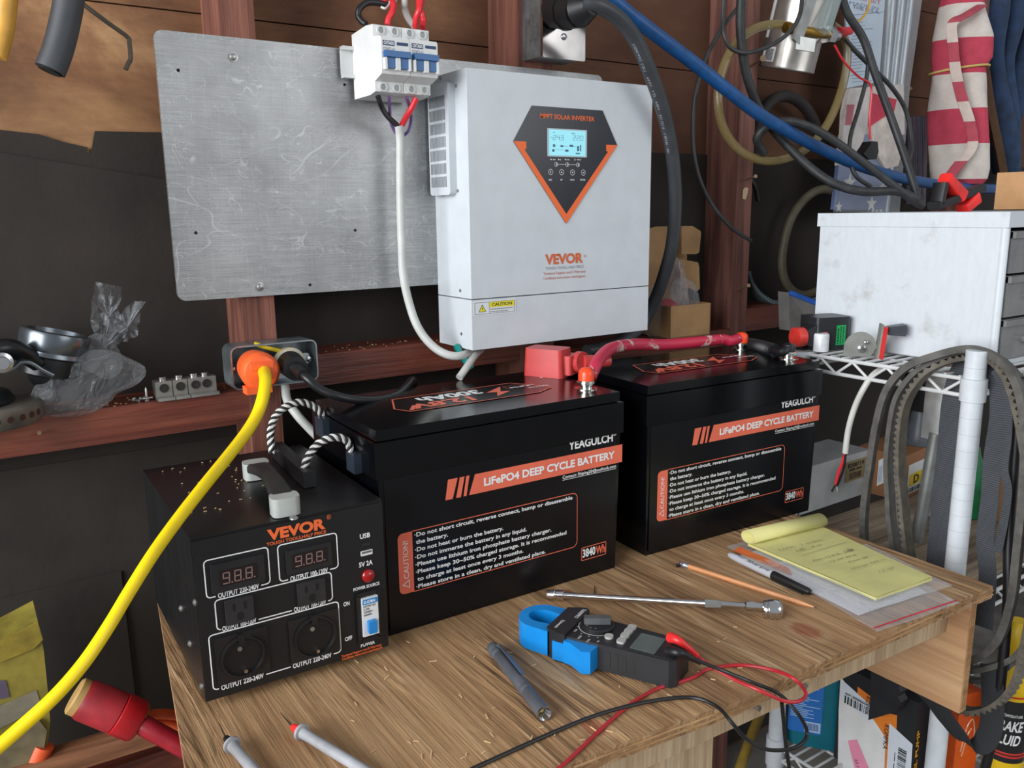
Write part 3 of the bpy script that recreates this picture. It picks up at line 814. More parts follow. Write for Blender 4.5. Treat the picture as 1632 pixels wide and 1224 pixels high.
# carrying rope
b2 = copy_tree(b1)
b2['label'] = 'right black deep-cycle battery next to the white wire rack'
b2.location = (1.5988*S, 1.6939*S, 0); b2.rotation_euler = (0, 0, RZ2)
M2 = Matrix.Translation(b2.location) @ R(RZ2, 'Z')
M1 = b1.matrix_world
# rope handle lying over to the left of the first battery
def twisted(mb, pts, r, M, n=90):
    P_ = resample(catmull(pts, 10), .0016); F_ = frames(P_)
    for k in range(4):
        mb.m(k % 2)
        q = [p+(a*math.cos(i*.55+k*PI/2)+b*math.sin(i*.55+k*PI/2))*r*.55 for i, (p, (t, a, b)) in enumerate(zip(P_, F_))]
        mb.tube(q, r*.62, 6, raw=True, M=M)
iM1 = M1.inverted()
ZT = .3605
M_rope = [plain('rope_black', (24, 24, 26), .8, bmp=.3), plain('rope_white', (196, 194, 190), .8, bmp=.3)]
for pts in (((434, 722, 2.06), (431, 692, 2.07), (438, 665, 2.07), (456, 648, 2.06), (480, 641, 2.05), (503, 650, 2.04), (518, 668, 2.03), (525, 686, 2.02)),
            ((484, 752, 1.84), (490, 730, 1.84), (508, 707, 1.84), (533, 697, 1.83), (553, 703, 1.82), (560, 722, 1.815))):
    mb = MB(); twisted(mb, [iM1 @ at(u, v, Y=y) for u, v, y in pts], .0044, I4)
    rope = mb.build('carrying_rope', M_rope, b1)
mb = MB()
g0, g1 = iM1 @ at(446, 720, Z=.398), iM1 @ at(488, 759, Z=.398)
A = along(g0, g1, 0); L_ = (g1-g0).length
mb.box((0, 0, L_/2), (.015, .020, L_+.03), A, bev=.005)
mb.build('rope_grip', M_black, rope)
mb = MB(); p = iM1 @ at(561, 732, Y=1.80)
mb.box((-.008, p.y, p.z-.004), (.010, .026, .024), bev=.002); M_smoky = plain('smoky_plastic', (44, 52, 62), .2)
mb.build('rope_anchor', M_smoky, b1)
mb = MB(); mb.box((-.006, p.y+.11, p.z+.018), (.012, .03, .026), bev=.004); mb.build('rope_anchor', M_smoky, b1)
# ================================================================== voltage transformer
TZ = .018
ta = at(328.3, 1119.3, Z=.02)
TRZ = -.0240
TW, TH, TD = .4085*S, .357*S, .545*S
tr_ = thing('voltage_transformer', 'black step-up voltage transformer box with sockets and carrying handle', 'transformer', (ta.x, ta.y, 0), TRZ)
MT = tr_.matrix_world; iMT = MT.inverted()
fT = Face((0, 0, 0), (1, 0, 0), (0, 0, 1), MT)
M_tbox = plain('satin_black_steel', (20, 20, 22), .34, 0, .12, bmp=.05, bscale=700)
M_tfront = plain('matt_black_panel', (15, 15, 17), .5, 0, .06)
M_oran2 = lettering_mat('print_bright_orange', (230, 104, 52))
zb_, zt_ = .0104, .0104+TH
mb = MB(); mb.box((TW/2, TD/2+.001, (zb_+zt_)/2), (TW, TD, TH), bev=.0015)
mb.build('housing', M_tbox, tr_)
mb = MB(); mb.box((TW/2, -.0004, (zb_+zt_)/2-.001), (TW-.001, .0022, TH-.004), bev=.0005)
fpn = mb.build('front_panel', M_tfront, tr_)
fT = Face((0, -.0016, 0), (1, 0, 0), (0, 0, 1), MT)
for x, y in ((.03, .03), (TW-.03, .03), (.03, TD-.03), (TW-.03, TD-.03)):
    mb = MB(); mb.cyl((x, y, 0), (x, y, zb_+.0005), .013, .011, 18); mb.build('foot', plain('rubber', (26, 26, 26), .8), tr_)
fL = Face((0, 0, 0), (0, -1, 0), (0, 0, 1), MT)
K7 = crop(260, 680, 2.7816)
for x, y in ((145, 783), (120, 962), (172, 1150), (80, 805), (43, 437)):
    a, b = fL.uv(*K7(x, y)); a = max(min(a, -.006), -TD+.01); mb = MB()
    mb.lathe([(.004, 0), (.0037, .0012), (.0015, .0026), (.0004, .0028)], 12, fL.M @ T(a, b, 0)); mb.build('screw', M_zinc, tr_)
mb = MB()
for r in range(26):
    for c in range(4):
        mb.flat(circ(-.03-c*.022, zb_+.02+r*.0052, .0012, 6), .0003, fL.M)
mb.build('vent_holes', M_hole, tr_)
z_ = .0006
# white frames with gaps for their captions
def frame_cap(mb, q, cap, wd=.0013, r=.004):
    x0, y0, x1, y1 = q; gaps = cap
    pts = [(x0+(gaps[0][0]-x0), y0), (x0+r, y0)] + [(x0+r+r*math.cos(a), y0+r+r*math.sin(a)) for a in (PI*1.4, PI*1.25, PI*1.1, PI)] + \
          [(x0, y1-r)] + [(x0+r+r*math.cos(a), y1-r+r*math.sin(a)) for a in (PI, PI*.83, PI*.67, PI*.5)] + \
          [(x1-r+r*math.cos(a), y1-r+r*math.sin(a)) for a in (PI*.5, PI*.33, PI*.17, 0)] + [(x1, y0+r)] + \
          [(x1-r+r*math.cos(a), y0+r+r*math.sin(a)) for a in (0, -PI*.17, -PI*.33, -PI*.5)] + [(gaps[-1][1], y0)]
    mb.stroke(pts, wd, False, z_, fT.M)
    for g0, g1 in zip(gaps, gaps[1:]): mb.stroke([(g0[1], y0), (g1[0], y0)], wd, False, z_, fT.M)
mbw = MB()
def capt(t, p0, p1, q, h=.0056):
    a0 = fT.uv(*K7(*p0))[0]; a1 = fT.uv(*K7(*p1))[0]
    mbw.text(t, fT.M @ T(a0, q[1]-h/2, z_), a1-a0, h, .025)
    return (a0-.0025, a1+.0025)
q1 = fT.rect(K7(180, 592), K7(466, 535), K7(472, 697), K7(190, 758))
q2 = fT.rect(K7(507, 525), K7(770, 470), K7(773, 628), K7(515, 683))
q3 = fT.rect(K7(228, 768), K7(745, 645), K7(750, 772), K7(238, 897))
q4 = fT.rect(K7(200, 922), K7(778, 778), K7(786, 1002), K7(222, 1163))
frame_cap(mbw, q1, [capt('OUTPUT 220-240V', (243, 752), (425, 715), q1)])
frame_cap(mbw, q2, [capt('OUTPUT 100-120V', (563, 677), (730, 645), q2)])
frame_cap(mbw, q3, [capt('OUTPUT 100-120V', (262, 900), (413, 865), q3, .0052), capt('OUTPUT 100-120V', (580, 817), (722, 785), q3, .0052)])
frame_cap(mbw, q4, [capt('OUTPUT 220-240V', (258, 1165), (447, 1115), q4), capt('OUTPUT 220-240V', (575, 1068), (747, 1025), q4)])
for t, p0, p1, hp in (('USB', (872, 497), (917, 488), 7.2), ('5V 2A', (868, 622), (928, 610), 7.2), ('POWER SOURCE', (843, 726), (958, 702), 4.6), ('ON', (799, 796), (826, 790), 6.2), ('OFF', (806, 950), (838, 943), 6.2), ('POWER', (876, 976), (938, 961), 6.2)):
    fT.text(mbw, t, K7(*p0), K7(*p1), hp, .025, z_)
mbw.build('white_lettering', M_prwhite, fpn)
mb = MB()
fT.text(mb, 'VEVOR', K7(462, 500), K7(720, 452), 15.5, .05, z_); fT.text(mb, '®', K7(725, 412), K7(743, 408), 7, .0, z_)
fT.text(mb, 'TOUGH TOOLS,HALF PRICE', K7(458, 525), K7(722, 475), 4.9, .02, z_)
mb.build('brand_lettering', M_oran2, fpn); mb = MB()
fT.text(mb, 'Technical Support and E-Warranty', K7(790, 1018), K7(968, 974), 3.6, .02, z_)
fT.text(mb, 'Certificate www.vevor.com/support', K7(792, 1031), K7(972, 985), 3.6, .02, z_)
mb.build('support_lettering', M_oran2, fpn)
# digital meters
for tlp, trp, brp, blp, wt, label in (((205, 612), (445, 558), (450, 688), (215, 742), (((243, 634), (412, 598), (418, 675), (248, 698))), 'l'),
                                      ((540, 548), (742, 508), (746, 607), (545, 660), (((565, 562), (722, 530), (725, 598), (570, 623))), 'r')):
    q = fT.rect(K7(*tlp), K7(*trp), K7(*brp), K7(*blp)); wq_ = fT.rect(*[K7(*p) for p in wt])
    qf = q1 if label == 'l' else q2
    mb = MB(); mb.prism(rrect(q[0], max(q[1], qf[1]+.0036), q[2], q[3], .001, 1), .0002, .0035, fT.M, bev=.0012, scale=.985)
    me_ = mb.build('digital_meter', plain('meter_bezel', (36, 36, 38), .3), tr_)
    mb = MB(); mb.flat(rrect(*wq_, .0006, 1), .0038, fT.M); mb.build('window', plain('smoked_window', (34, 26, 26), .15, var=0), me_)
    mb = MB(); ww, hh = wq_[2]-wq_[0], wq_[3]-wq_[1]; dw_ = ww*.2
    seg7(mb, '9.8.8.', wq_[0]+ww*.07, wq_[1]+hh*.12, dw_, hh*.74, dw_*.48, .0017, fT.M, .0041, .04)
    mb.build('digits', lettering_mat('unlit_segment', (132, 104, 98)), me_)
# three-pin outlets
for p in (((270, 768), (395, 742), (400, 860), (278, 882)), ((590, 692), (712, 665), (716, 775), (596, 800))):
    q = fT.rect(*[K7(*k) for k in p]); q = (q[0], max(q[1], q3[1]+.0034), q[2], q[3]); mb = MB(); cx, cy = (q[0]+q[2])/2, (q[1]+q[3])/2
    ww, hh = q[2]-q[0], q[3]-q[1]
    mb.prism(rrect(*q, .0015, 2), .0002, .0045, fT.M, bev=.001); ot = mb.build('outlet', plain('outlet_plastic', (40, 40, 42), .35), tr_)
    mb = MB()
    for sx in (-1, 1): mb.flat([(cx+sx*ww*.2-.0013, cy+hh*.04), (cx+sx*ww*.2+.0013, cy+hh*.04), (cx+sx*ww*.2+.0013, cy+hh*.34), (cx+sx*ww*.2-.0013, cy+hh*.34)], .0048, fT.M)
    mb.flat(circ(cx, cy-hh*.25, .0034, 12, PI*1.0, PI*2.0)+[(cx+.0034, cy-hh*.17)]+circ(cx, cy-hh*.17, .0034, 8, 0, PI), .0048, fT.M)
    mb.build('slots', M_hole, ot)
# round sockets
for p, c in ((((225, 938), (462, 880), (468, 1092), (240, 1150)), (357, 1012)), (((552, 858), (776, 802), (782, 1000), (565, 1060)), (668, 936))):
    q = fT.rect(*[K7(*k) for k in p]); q = (q[0], max(q[1], q4[1]+.0036), q[2], min(q[3], q3[1]-.0036)); cx, cy = (q[0]+q[2])/2, (q[1]+q[3])/2; r = (q[2]-q[0])*.415
    mb = MB(); mb.prism(rrect(*q, .0015, 2), .0002, .0025, fT.M, bev=.0008)
    mb.lathe([(r, .0024), (r, .006), (r*.93, .0062), (r*.9, .0028)], 36, fT.M @ T(cx, cy, 0), cap=False)
    so = mb.build('round_socket', plain('gloss_black_plastic', (30, 30, 32), .22), tr_)
    mb = MB(); mb.flat(circ(cx, cy, r*.9, 30), .0028, fT.M); mb.build('recess', plain('recess_black', (9, 9, 10), .5, var=0), so)
    mb = MB(); mb.box((cx-r*.02, cy+r*.92, .005), (.006, .010, .004), fT.M)
    mb.build('key_notch', M_black, so)
    mb = MB(); mb.cyl((cx+r*.05, cy-r*.72, .003), (cx+r*.05, cy-r*.72, .007), .002, n=10, M=fT.M); mb.build('earth_clip', M_nickel, so)
    mb = MB(); mb.cyl((cx-r*.12, cy+r*.42, .003), (cx-r*.12, cy+r*.42, .0045), .0026, n=12, M=fT.M); mb.build('screw', M_zinc, so)
    mb = MB()
    for dx in (-.5, .35): mb.flat(circ(cx+r*dx, cy+r*.38-(.004 if dx < 0 else 0), .0026, 12), .0032, fT.M)
    mb.build('pin_holes', M_hole, so)
# usb ports, lamp
a, b = fT.uv(*K7(899, 520)); mb = MB(); mb.prism(rrect(a-.0052, b-.0018, a+.0052, b+.0018, .0015, 2), .0002, .001, fT.M); mb.build('usb_port', plain('port_dark', (60, 60, 62), .3, .6), tr_)
a, b = fT.uv(*K7(901, 558)); mb = MB(); mb.prism(rrect(a-.0072, b-.003, a+.0072, b+.003, .0006, 1), .0002, .001, fT.M); mb.m(1).flat([(a-.006, b-.0002), (a+.006, b-.0002), (a+.006, b+.0022), (a-.006, b+.0022)], .0013, fT.M)
mb.build('usb_port', [plain('port_white', (214, 214, 214), .3, var=0), plain('port_grey', (96, 96, 98), .4, var=0)], tr_)
a, b = fT.uv(*K7(907, 659)); mb = MB(); mb.lathe([(.0078, 0), (.0078, .003), (.006, .005), (.003, .0062), (.0003, .0065)], 20, fT.M @ T(a, b, 0))
mb.build('indicator_lamp', plain('red_lamp', (150, 14, 20), .15, var=.05, coat=.5), tr_)
q = fT.rect(K7(850, 738), K7(962, 712), K7(967, 935), K7(862, 962)); q5 = fT.rect(K7(873, 757), K7(942, 740), K7(950, 905), K7(880, 925))
mb = MB(); mb.stroke(rrect(q[0]+.003, q[1]+.003, q[2]-.003, q[3]-.003, .001, 2), .006, True, .003, fT.M); mb.prism(rrect(*q, .001, 1), .0002, .0012, fT.M)
sw = mb.build('breaker_recess', M_black, tr_)
M_bw = plain('breaker_white', (216, 217, 216), .38, var=.03)
M_bblue = plain('breaker_blue', (30, 130, 200), .35, var=.05)
sx0, sy0, sx1, sy1 = q5; sh = sy1-sy0; sw_ = sx1-sx0
mb = MB(); mb.prism([(sx0, sy0), (sx1, sy0), (sx1, sy1), (sx0, sy1)], .001, .006, fT.M, bev=.0006); bk = mb.build('breaker', M_bw, sw)
mb = MB(); mb.flat(rrect(sx0+.0006, sy1-sh*.16, sx1-.0006, sy1-.001, .001, 2), .0064, fT.M); mb.build('blue_band', M_bblue, sw); mb = MB(); mb.prism(rrect(sx0+sw_*.25, sy0+sh*.10, sx1-sw_*.22, sy0+sh*.42, .001, 2), .006, .012, fT.M, bev=.0012)
mb.build('switch_lever', M_bblue, sw)
mb = MB(); mb.m(1).text('EUOBN', fT.M @ T(sx0+.002, sy1-sh*.125, .0067), sw_*.7, .0032, .03); mb.m(0)
for i, (t, wq) in enumerate((('DZ47-63', .75), ('C20', .35), ('230/400V~', .6), ('6000A', .5))): mb.text(t, fT.M @ T(sx0+.0015, sy1-sh*(.23+.075*i), .0064), sw_*wq, .0024, .01)
mb.build('print', [lettering_mat('print_black', (38, 40, 44)), M_prwhite], sw)
# carrying handle
hz = zt_+.001
h0 = iMT @ at(457, 792, Z=(hz+.022)/S); h1 = iMT @ at(406, 733, Z=(hz+.022)/S)
h0 = Vector((h0.x, max(.012, h0.y), hz)); h1 = Vector((h1.x, min(TD-.015, h1.y), hz))
hd = (h1-h0); hl = hd.length; ux_ = hd.normalized()
HM = Matrix.Translation(h0) @ Matrix((ux_, Vector((0, 0, 1)).cross(ux_), Vector((0, 0, 1)))).transposed().to_4x4()
pts = [Vector((hl*t, 0, .012+.012*math.sin(PI*t))) for t in [i/16 for i in range(17)]]
mb = MB()
def hmod(i, pr):
    t = i/16; k = .62+.5*abs(t-.5)*2*.75
    return [(x*k, y) for x, y in pr]
mb.sweep(pts, rrect(-.014, -.006, .014, .006, .004, 3), (0, 1, 0), M=HM, mod=hmod)
hnd = mb.build('carrying_handle', plain('rubber_grip', (34, 31, 31), .6, bmp=.2, bscale=500), tr_)
M_hgrey = plain('grey_cap', (160, 164, 160), .4, var=.05)
for t in (0, 1):
    mb = MB(); x = hl*t; sgn = 1 if t == 0 else -1
    mb.prism(rrect(-.012, -.0155, .013, .0155, .007, 3), 0, .021, HM @ T(x+sgn*.004, 0, 0), bev=.003); mb.build('end_cap', M_hgrey, hnd)
mb = MB(); mb.lathe([(.005, 0), (.0048, .0015), (.002, .0032), (.0004, .0034)], 14, HM @ T(-.017, -.004, .0)); mb.build('screw', M_zinc, tr_)

# ================================================================== circuit breakers on the plate
K3 = crop(560, 0, 5.5625)
YTF, YN = 2.125, 2.078            # terminal face, nose face
p = at(*K3(185, 205), Y=YTF); q = at(*K3(686, 262), Y=YTF)
cbx0, cbx1 = p.x, q.x
cz1 = (at(*K3(190, 205), Y=YTF).z+at(*K3(680, 255), Y=YTF).z)/2
cz0 = (at(*K3(212, 832), Y=YTF).z+at(*K3(700, 862), Y=YTF).z)/2
nz1 = (at(*K3(250, 306), Y=YN).z+at(*K3(757, 348), Y=YN).z)/2
nz0 = (at(*K3(262, 690), Y=YN).z+at(*K3(765, 690), Y=YN).z)/2
cw = (cbx1-cbx0)/2
YR = 2.262*S                       # back of the breakers, rail in front of the plate
M_rail = plain('din_rail', (208, 210, 210), .35, .4, .04)
rz = (cz0+cz1)/2+.004
rl = thing('mounting_rail', 'short white mounting rail behind the twin breakers on the plate', 'rail', (cbx0-.006, YR, rz-.02))
mb = MB(); mb.box((cw+.006, .003, .02), (cw*2+.034, .005, .034), bev=.001)
for zz in (.001, .039): mb.box((cw+.006, -.001, zz), (cw*2+.034, .011, .005), bev=.001)
mb.build('channel', M_rail, rl)
for i, nm in enumerate(('left blue-levered two-pole breaker on the metal plate, black wire on top', 'right blue-levered two-pole breaker next to the inverter fan guard')):
    cb = thing('circuit_breaker', nm, 'circuit breaker', (cbx0+cw*i+.0004, YTF*S, cz0), 0, 'breakers on the plate')
    H = cz1-cz0; D = YR-YTF*S; nd = (YTF-YN)*S; w_ = cw-.0008; n0, n1 = nz0-cz0, nz1-cz0
    prof = [(D, 0), (D, H-.004), (D*.3, H), (0, H-.002), (0, n1+.001), (-nd+.002, n1-.002), (-nd, n1-.006), (-nd, n0+.010), (-nd+.002, n0+.003), (0, n0-.004), (0, .003), (D*.25, 0)]
    mb = MB(); A = Matrix(((0, 0, 1, 0), (1, 0, 0, 0), (0, 1, 0, 0), (0, 0, 0, 1)))
    mb.prism(prof, 0, w_, A, bev=.0012)
    mb.build('case', M_bw, cb)
    fc = Face((0, -nd, 0), (1, 0, 0), (0, 0, 1), cb.matrix_world); ff = Face((0, 0, 0), (1, 0, 0), (0, 0, 1), cb.matrix_world)
    nh = n1-n0; lz = n1-nh*.82
    mb = MB(); mb.prism([(w_*.06, lz+nh*.27), (w_*.94, lz+nh*.27), (w_*.94, lz+nh*.42), (w_*.06, lz+nh*.42)]+[], -.001, .0085, fc.M, bev=.002)
    for k in (0, 1): mb.box((w_*(.27+.46*k), -nd-.001, lz+nh*.16), (w_*.30, .007, nh*.30), bev=.001)
    mb.build('switch_lever', plain('breaker_deep_blue', (28, 92, 150), .35, var=.06), cb)
    for k in (0, 1):
        for sx in (-1, 1):
            mb = MB(); mb.prism(rrect(-.0016, -nh*.17, .0016, nh*.13, .0012, 2), 0, .0065, fc.M @ T(w_*(.27+.46*k)+sx*w_*.19, lz+nh*.13, 0), bev=.0005); mb.build('lever_guard', M_bw, cb)
    for k in (0, 1):
        for zz in (n1+(H-n1)*.52, n0*.44):
            mb = MB(); mb.lathe([(.0062, 0), (.0062, .003), (.0042, .0031), (.004, .001)], 18, ff.M @ T(w_*(.26+.48*k), zz, 0)); t_ = mb.build('terminal', plain('terminal_ring', (196, 198, 198), .4, var=.03), cb)
            mb = MB(); mb.cyl((0, 0, .0008), (0, 0, .0018), .0037, n=12, M=ff.M @ T(w_*(.26+.48*k), zz, 0)); mb.build('terminal_screw', plain('dull_screw', (120, 122, 120), .4, .8), t_)
    mb = MB(); mb.m(0).flat(rrect(w_*.05, n1-.014, w_*.46, n1-.0075, .0004, 1), .0003, fc.M); mb.flat([(w_*.54, n1-.0125), (w_*.94, n1-.0125), (w_*.94, n1-.0085), (w_*.54, n1-.0085)], .0003, fc.M)
    mb.m(2).text('CHTAIXI', fc.M @ T(w_*.08, n1-.0127, .0006), w_*.35, .004, .03)
    mb.m(1).text('DZ47Z-63', fc.M @ T(w_*.06, n1-.0205, .0004), w_*.40, .0042, .0)
    mb.text('C16  DC500V', fc.M @ T(w_*.06, n1-.0262, .0004), w_*.40, .0026, .0); mb.text('6kA    CE', fc.M @ T(w_*.06, n1-.0312, .0004), w_*.36, .003, .0)
    for zz in (.0222, .0275): mb.stroke([(w_*.05, n1-zz), (w_*.46, n1-zz)], .0003, False, .0004, fc.M)
    mb.stroke([(w_*.72, n1-.018), (w_*.72, n1-.030)], .0004, False, .0004, fc.M); mb.stroke([(w_*.70, n1-.023), (w_*.75, n1-.023)], .0004, False, .0004, fc.M)
    mb.build('print', [lettering_mat('print_dark_blue', (32, 58, 98)), lettering_mat('print_faint', (120, 122, 128)), M_prwhite], cb)

# ================================================================== cables
def cable(name, label, cat, pts, r, mt, n=10, k=7, parent=None, group=None):
    mb = MB(); mb.tube([at(u, v, Y=y) if isinstance(y, (int, float)) else at(u, v, **y) for u, v, y in pts], r*S, n, k)
    o = mb.build(name, mt, parent)
    if parent is None: tag(o, label, cat, group)
    return o
M_wred = plain('red_insulation', (214, 44, 52), .35, var=.06)
M_wblk = plain('black_insulation', (24, 24, 27), .38, var=.1)
M_wwht = plain('white_insulation', (206, 206, 200), .4, var=.05)
M_wgrey = plain('grey_white_insulation', (186, 188, 184), .45, var=.05)
M_wpur = plain('violet_insulation', (112, 84, 140), .4, var=.06)
M_teal = plain('green_insulation', (16, 134, 128), .35, var=.06)
YT_ = 2.16
def k3(pts): return [(*K3(x, y), Y_) for x, y, Y_ in pts]
cable('black_wire', 'black wire looping into the top left of the breakers', 'wire', k3([(320, 45, 2.2), (230, 25, 2.2), (140, 25, 2.2), (75, 75, 2.2), (62, 140, 2.2), (95, 190, 2.19), (130, 215, 2.18)]), .0085, M_wblk)
cable('red_wire', 'red wire rising from the left breaker, furthest left of the tall reds', 'wire', k3([(320, 218, YT_), (330, 165, YT_), (360, 110, YT_), (375, 40, 2.17), (360, -60, 2.2), (330, -700, 2.22)]), .0085, M_wred)
cable('red_wire', 'short red wire end tied beside the black loop, above the breakers', 'wire', k3([(300, 52, 2.2), (292, 0, 2.21), (280, -60, 2.22), (250, -700, 2.24)]), .0075, M_wred)
cable('twist_tie', 'white tie around the black and red wires above the breakers', 'tie', k3([(262, 62, 2.185), (300, 75, 2.18), (330, 50, 2.19), (345, 15, 2.2), (400, 5, 2.2)]), .0035, M_wwht)
cable('white_wire', 'white cable coming down to the right breaker from above', 'wire', k3([(560, 235, 2.2), (510, 170, 2.2), (475, 80, 2.2), (470, -40, 2.2), (450, -700, 2.24)]), .0095, M_wgrey)
cable('red_wire', 'red wire in front of its crossing partner at the right breaker top', 'wire', k3([(566, 238, YT_), (575, 160, 2.14), (600, 90, 2.13), (618, 20, 2.14), (615, -60, 2.16), (560, -700, 2.22)]), .0085, M_wred)
cable('red_wire', 'red wire behind the crossing pair, ending over the rightmost terminal', 'wire', k3([(630, 246, 2.17), (640, 190, 2.18), (625, 120, 2.18), (598, 60, 2.19), (590, -60, 2.2), (510, -700, 2.24)]), .0085, M_wred)
mb = MB()
j = [(420, 1150, 2.205)]
wc = thing('white_cable', 'white cable hanging from the breakers down to the inverter underside', 'cable', at(639, 198, Y=2.21))
iw_ = wc.matrix_world.inverted()
def wcab(name, pts, r, mt, n=10):
    mb = MB(); mb.tube([iw_ @ at(u, v, Y=y) for u, v, y in pts], r*S, n, 7); return mb.build(name, mt, wc)
wcab('sheath', [(*K3(420, 1110), 2.2), (638, 225, 2.21), (638, 300, 2.215), (640, 380, 2.215), (643, 440, 2.215), (654, 490, 2.2), (668, 525, 2.18), (690, 552, 2.15), (715, 566, 2.12), (738, 566, 2.12), (758, 556, 2.17)], .0125, M_wgrey)
wcab('black_core', k3([(235, 850, 2.14), (265, 940, 2.15), (320, 1030, 2.18), (405, 1110, 2.2)]), .0075, M_wblk)
wcab('red_core', k3([(575, 870, 2.14), (530, 965, 2.15), (490, 1030, 2.17), (450, 1105, 2.2)]), .0085, M_wred)
wcab('violet_core', k3([(335, 855, 2.14), (340, 980, 2.17), (350, 1090, 2.2), (392, 1180, 2.22)]), .0045, M_wpur)
wcab('violet_core', k3([(488, 865, 2.14), (518, 960, 2.17), (530, 1060, 2.19), (505, 1160, 2.21), (465, 1200, 2.22)]), .0045, M_wpur)
# loose ends under the inverter
cable('earth_wire', 'green earth wire curling out under the left end of the inverter', 'wire', [(728, 552, 2.16), (735, 566, 2.13), (744, 577, 2.12), (751, 585, 2.12)], .011, M_teal)
cable('cable_end', 'grey-white stripped cable end hanging just above the left battery lid', 'cable', [(768, 556, 2.2), (757, 566, 2.13), (744, 585, 2.1), (732, 602, 2.085)], .0115, M_wgrey)

# lower outlet box on the first stud
K2 = crop(340, 500, 5.1)
YO = 2.215
ob0 = at(*K2(128, 275), Y=YO); ob1 = at(*K2(835, 205), Y=YO); ob2 = at(*K2(862, 530), Y=YO); ob3 = at(*K2(168, 640), Y=YO)
ox0, ox1 = (ob0.x+ob3.x)/2, (ob1.x+ob2.x)/2; oz1, oz0 = (ob0.z+ob1.z)/2, (ob3.z+ob2.z)/2
obx = thing('outlet_box', 'open galvanised outlet box on the stud above the yellow cord', 'outlet box', (ox0, YO*S, oz0))
fo = Face((0, 0, 0), (1, 0, 0), (0, 0, 1), obx.matrix_world)
ow, oh, od = ox1-ox0, oz1-oz0, (YW-YO)*S-.002
M_galv = plain('galvanised_steel', (150, 158, 162), .35, .85, .14, scale=40)
mb = MB(); ro = rrect(0, 0, ow, oh, .010, 4); ri = rrect(.002, .002, ow-.002, oh-.002, .008, 4); nn = len(ro)
vs = [(x, 0, y) for x, y in ro]+[(x, 0, y) for x, y in ri]+[(x, od, y) for x, y in ro]+[(x, od-.002, y) for x, y in ri]
fs = []
for i in range(nn):
    k = (i+1) % nn
    fs += [(i, k, nn+k, nn+i), (k, i, 2*nn+i, 2*nn+k), (nn+i, nn+k, 3*nn+k, 3*nn+i)]
fs += [tuple(3*nn+i for i in range(nn)), tuple(2*nn+i for i in range(nn-1, -1, -1))]
mb.add(vs, fs); mb.build('box', M_galv, obx)
mb = MB(); mb.prism(rrect(ow*.10, oh*.40, ow*.94, oh*.66, .004, 2), .006-od*.5, .008-od*.5, fo.M @ T(0, 0, 0)); mb.build('mounting_strap', M_galv, obx)
rcx, rcz = fo.uv(*K2(655, 400)); 
mb = MB(); mb.lathe([(.020, 0), (.0215, .006), (.0205, .016), (.013, .020)], 26, fo.M @ T(rcx-.004, rcz+.002, -od*.5+.006)); mb.build('receptacle_face', plain('cream_plastic', (190, 182, 160), .45), obx)
rcx2, rcz2 = fo.uv(*K2(400, 470))
mb = MB(); mb.lathe([(.020, 0), (.0215, .006), (.0205, .012)], 26, fo.M @ T(rcx2, rcz2, -od*.5+.006)); mb.build('receptacle_face', plain('cream_plastic', (190, 182, 160), .45), obx)
for (x, y) in ((200, 462), (800, 378)):
    a, b = fo.uv(*K2(x, y)); mb = MB(); mb.lathe([(.0045, 0), (.004, .0015), (.0015, .0025)], 12, fo.M @ T(a, b, -od*.5+.008)); mb.build('screw', M_steel, obx)
a, b = fo.uv(*K2(468, 285)); mb = MB(); mb.tube([fo.M @ Vector((a-.02, b+.008, -.010)), fo.M @ Vector((a, b, -.006)), fo.M @ Vector((a+.022, b-.008, -.012))], .0032, 8); mb.build('earth_lead', plain('yellow_insulation', (226, 200, 30), .4), obx)
# orange plug and its yellow cord
M_yel = plain('yellow_cord_rubber', (246, 214, 16), .34, var=.03)
yc = thing('yellow_extension_cord', 'thick yellow extension cord with orange plug in the open outlet box', 'extension cord', at(*K2(395, 480), Y=2.16))
iy = yc.matrix_world.inverted()
pc = iy @ at(*K2(392, 478), Y=2.10)
fy = Face(pc, (1, 0, 0), (0, 0, 1), yc.matrix_world)
mb = MB(); mb.lathe([(.021, -.058), (.023, -.050), (.0255, -.016), (.025, -.004), (.021, .001), (.012, .003)], 30, fy.M @ R(-.10, 'Y') @ Matrix.Diagonal((1, 1.04, 1, 1)), cap=True)
plg = mb.build('plug', plain('orange_plug', (238, 98, 44), .4, var=.06), yc)
mb = MB(); mb.box((0, .010, .002), (.030, .010, .006), fy.M, bev=.002); mb.build('hinge_tab', plain('orange_plug', (238, 98, 44)), plg); mb = MB(); mb.box((-.004, -.0235, -.010), (.034, .010, .020), fy.M, bev=.003); mb.build('clip', plain('orange_plug', (238, 98, 44)), plg)
mb = MB(); mb.tube([iy @ at(u, v, Y=y) for u, v, y in ((421, 592, 2.095), (423, 606, 2.03), (420, 630, 1.99), (410, 660, 1.96), (392, 690, 1.91), (362, 729, 1.83), (328, 771, 1.74), (288, 822, 1.66), (246, 880, 1.59), (208, 940, 1.54), (172, 1000, 1.50), (134, 1056, 1.47), (90, 1107, 1.45), (38, 1155, 1.44), (-30, 1212, 1.43), (-120, 1270, 1.42))], lambda t: .0158*S*(1-.26*min(1, t*1.6)), 14, 7)
mb.build('cord', M_yel, yc)
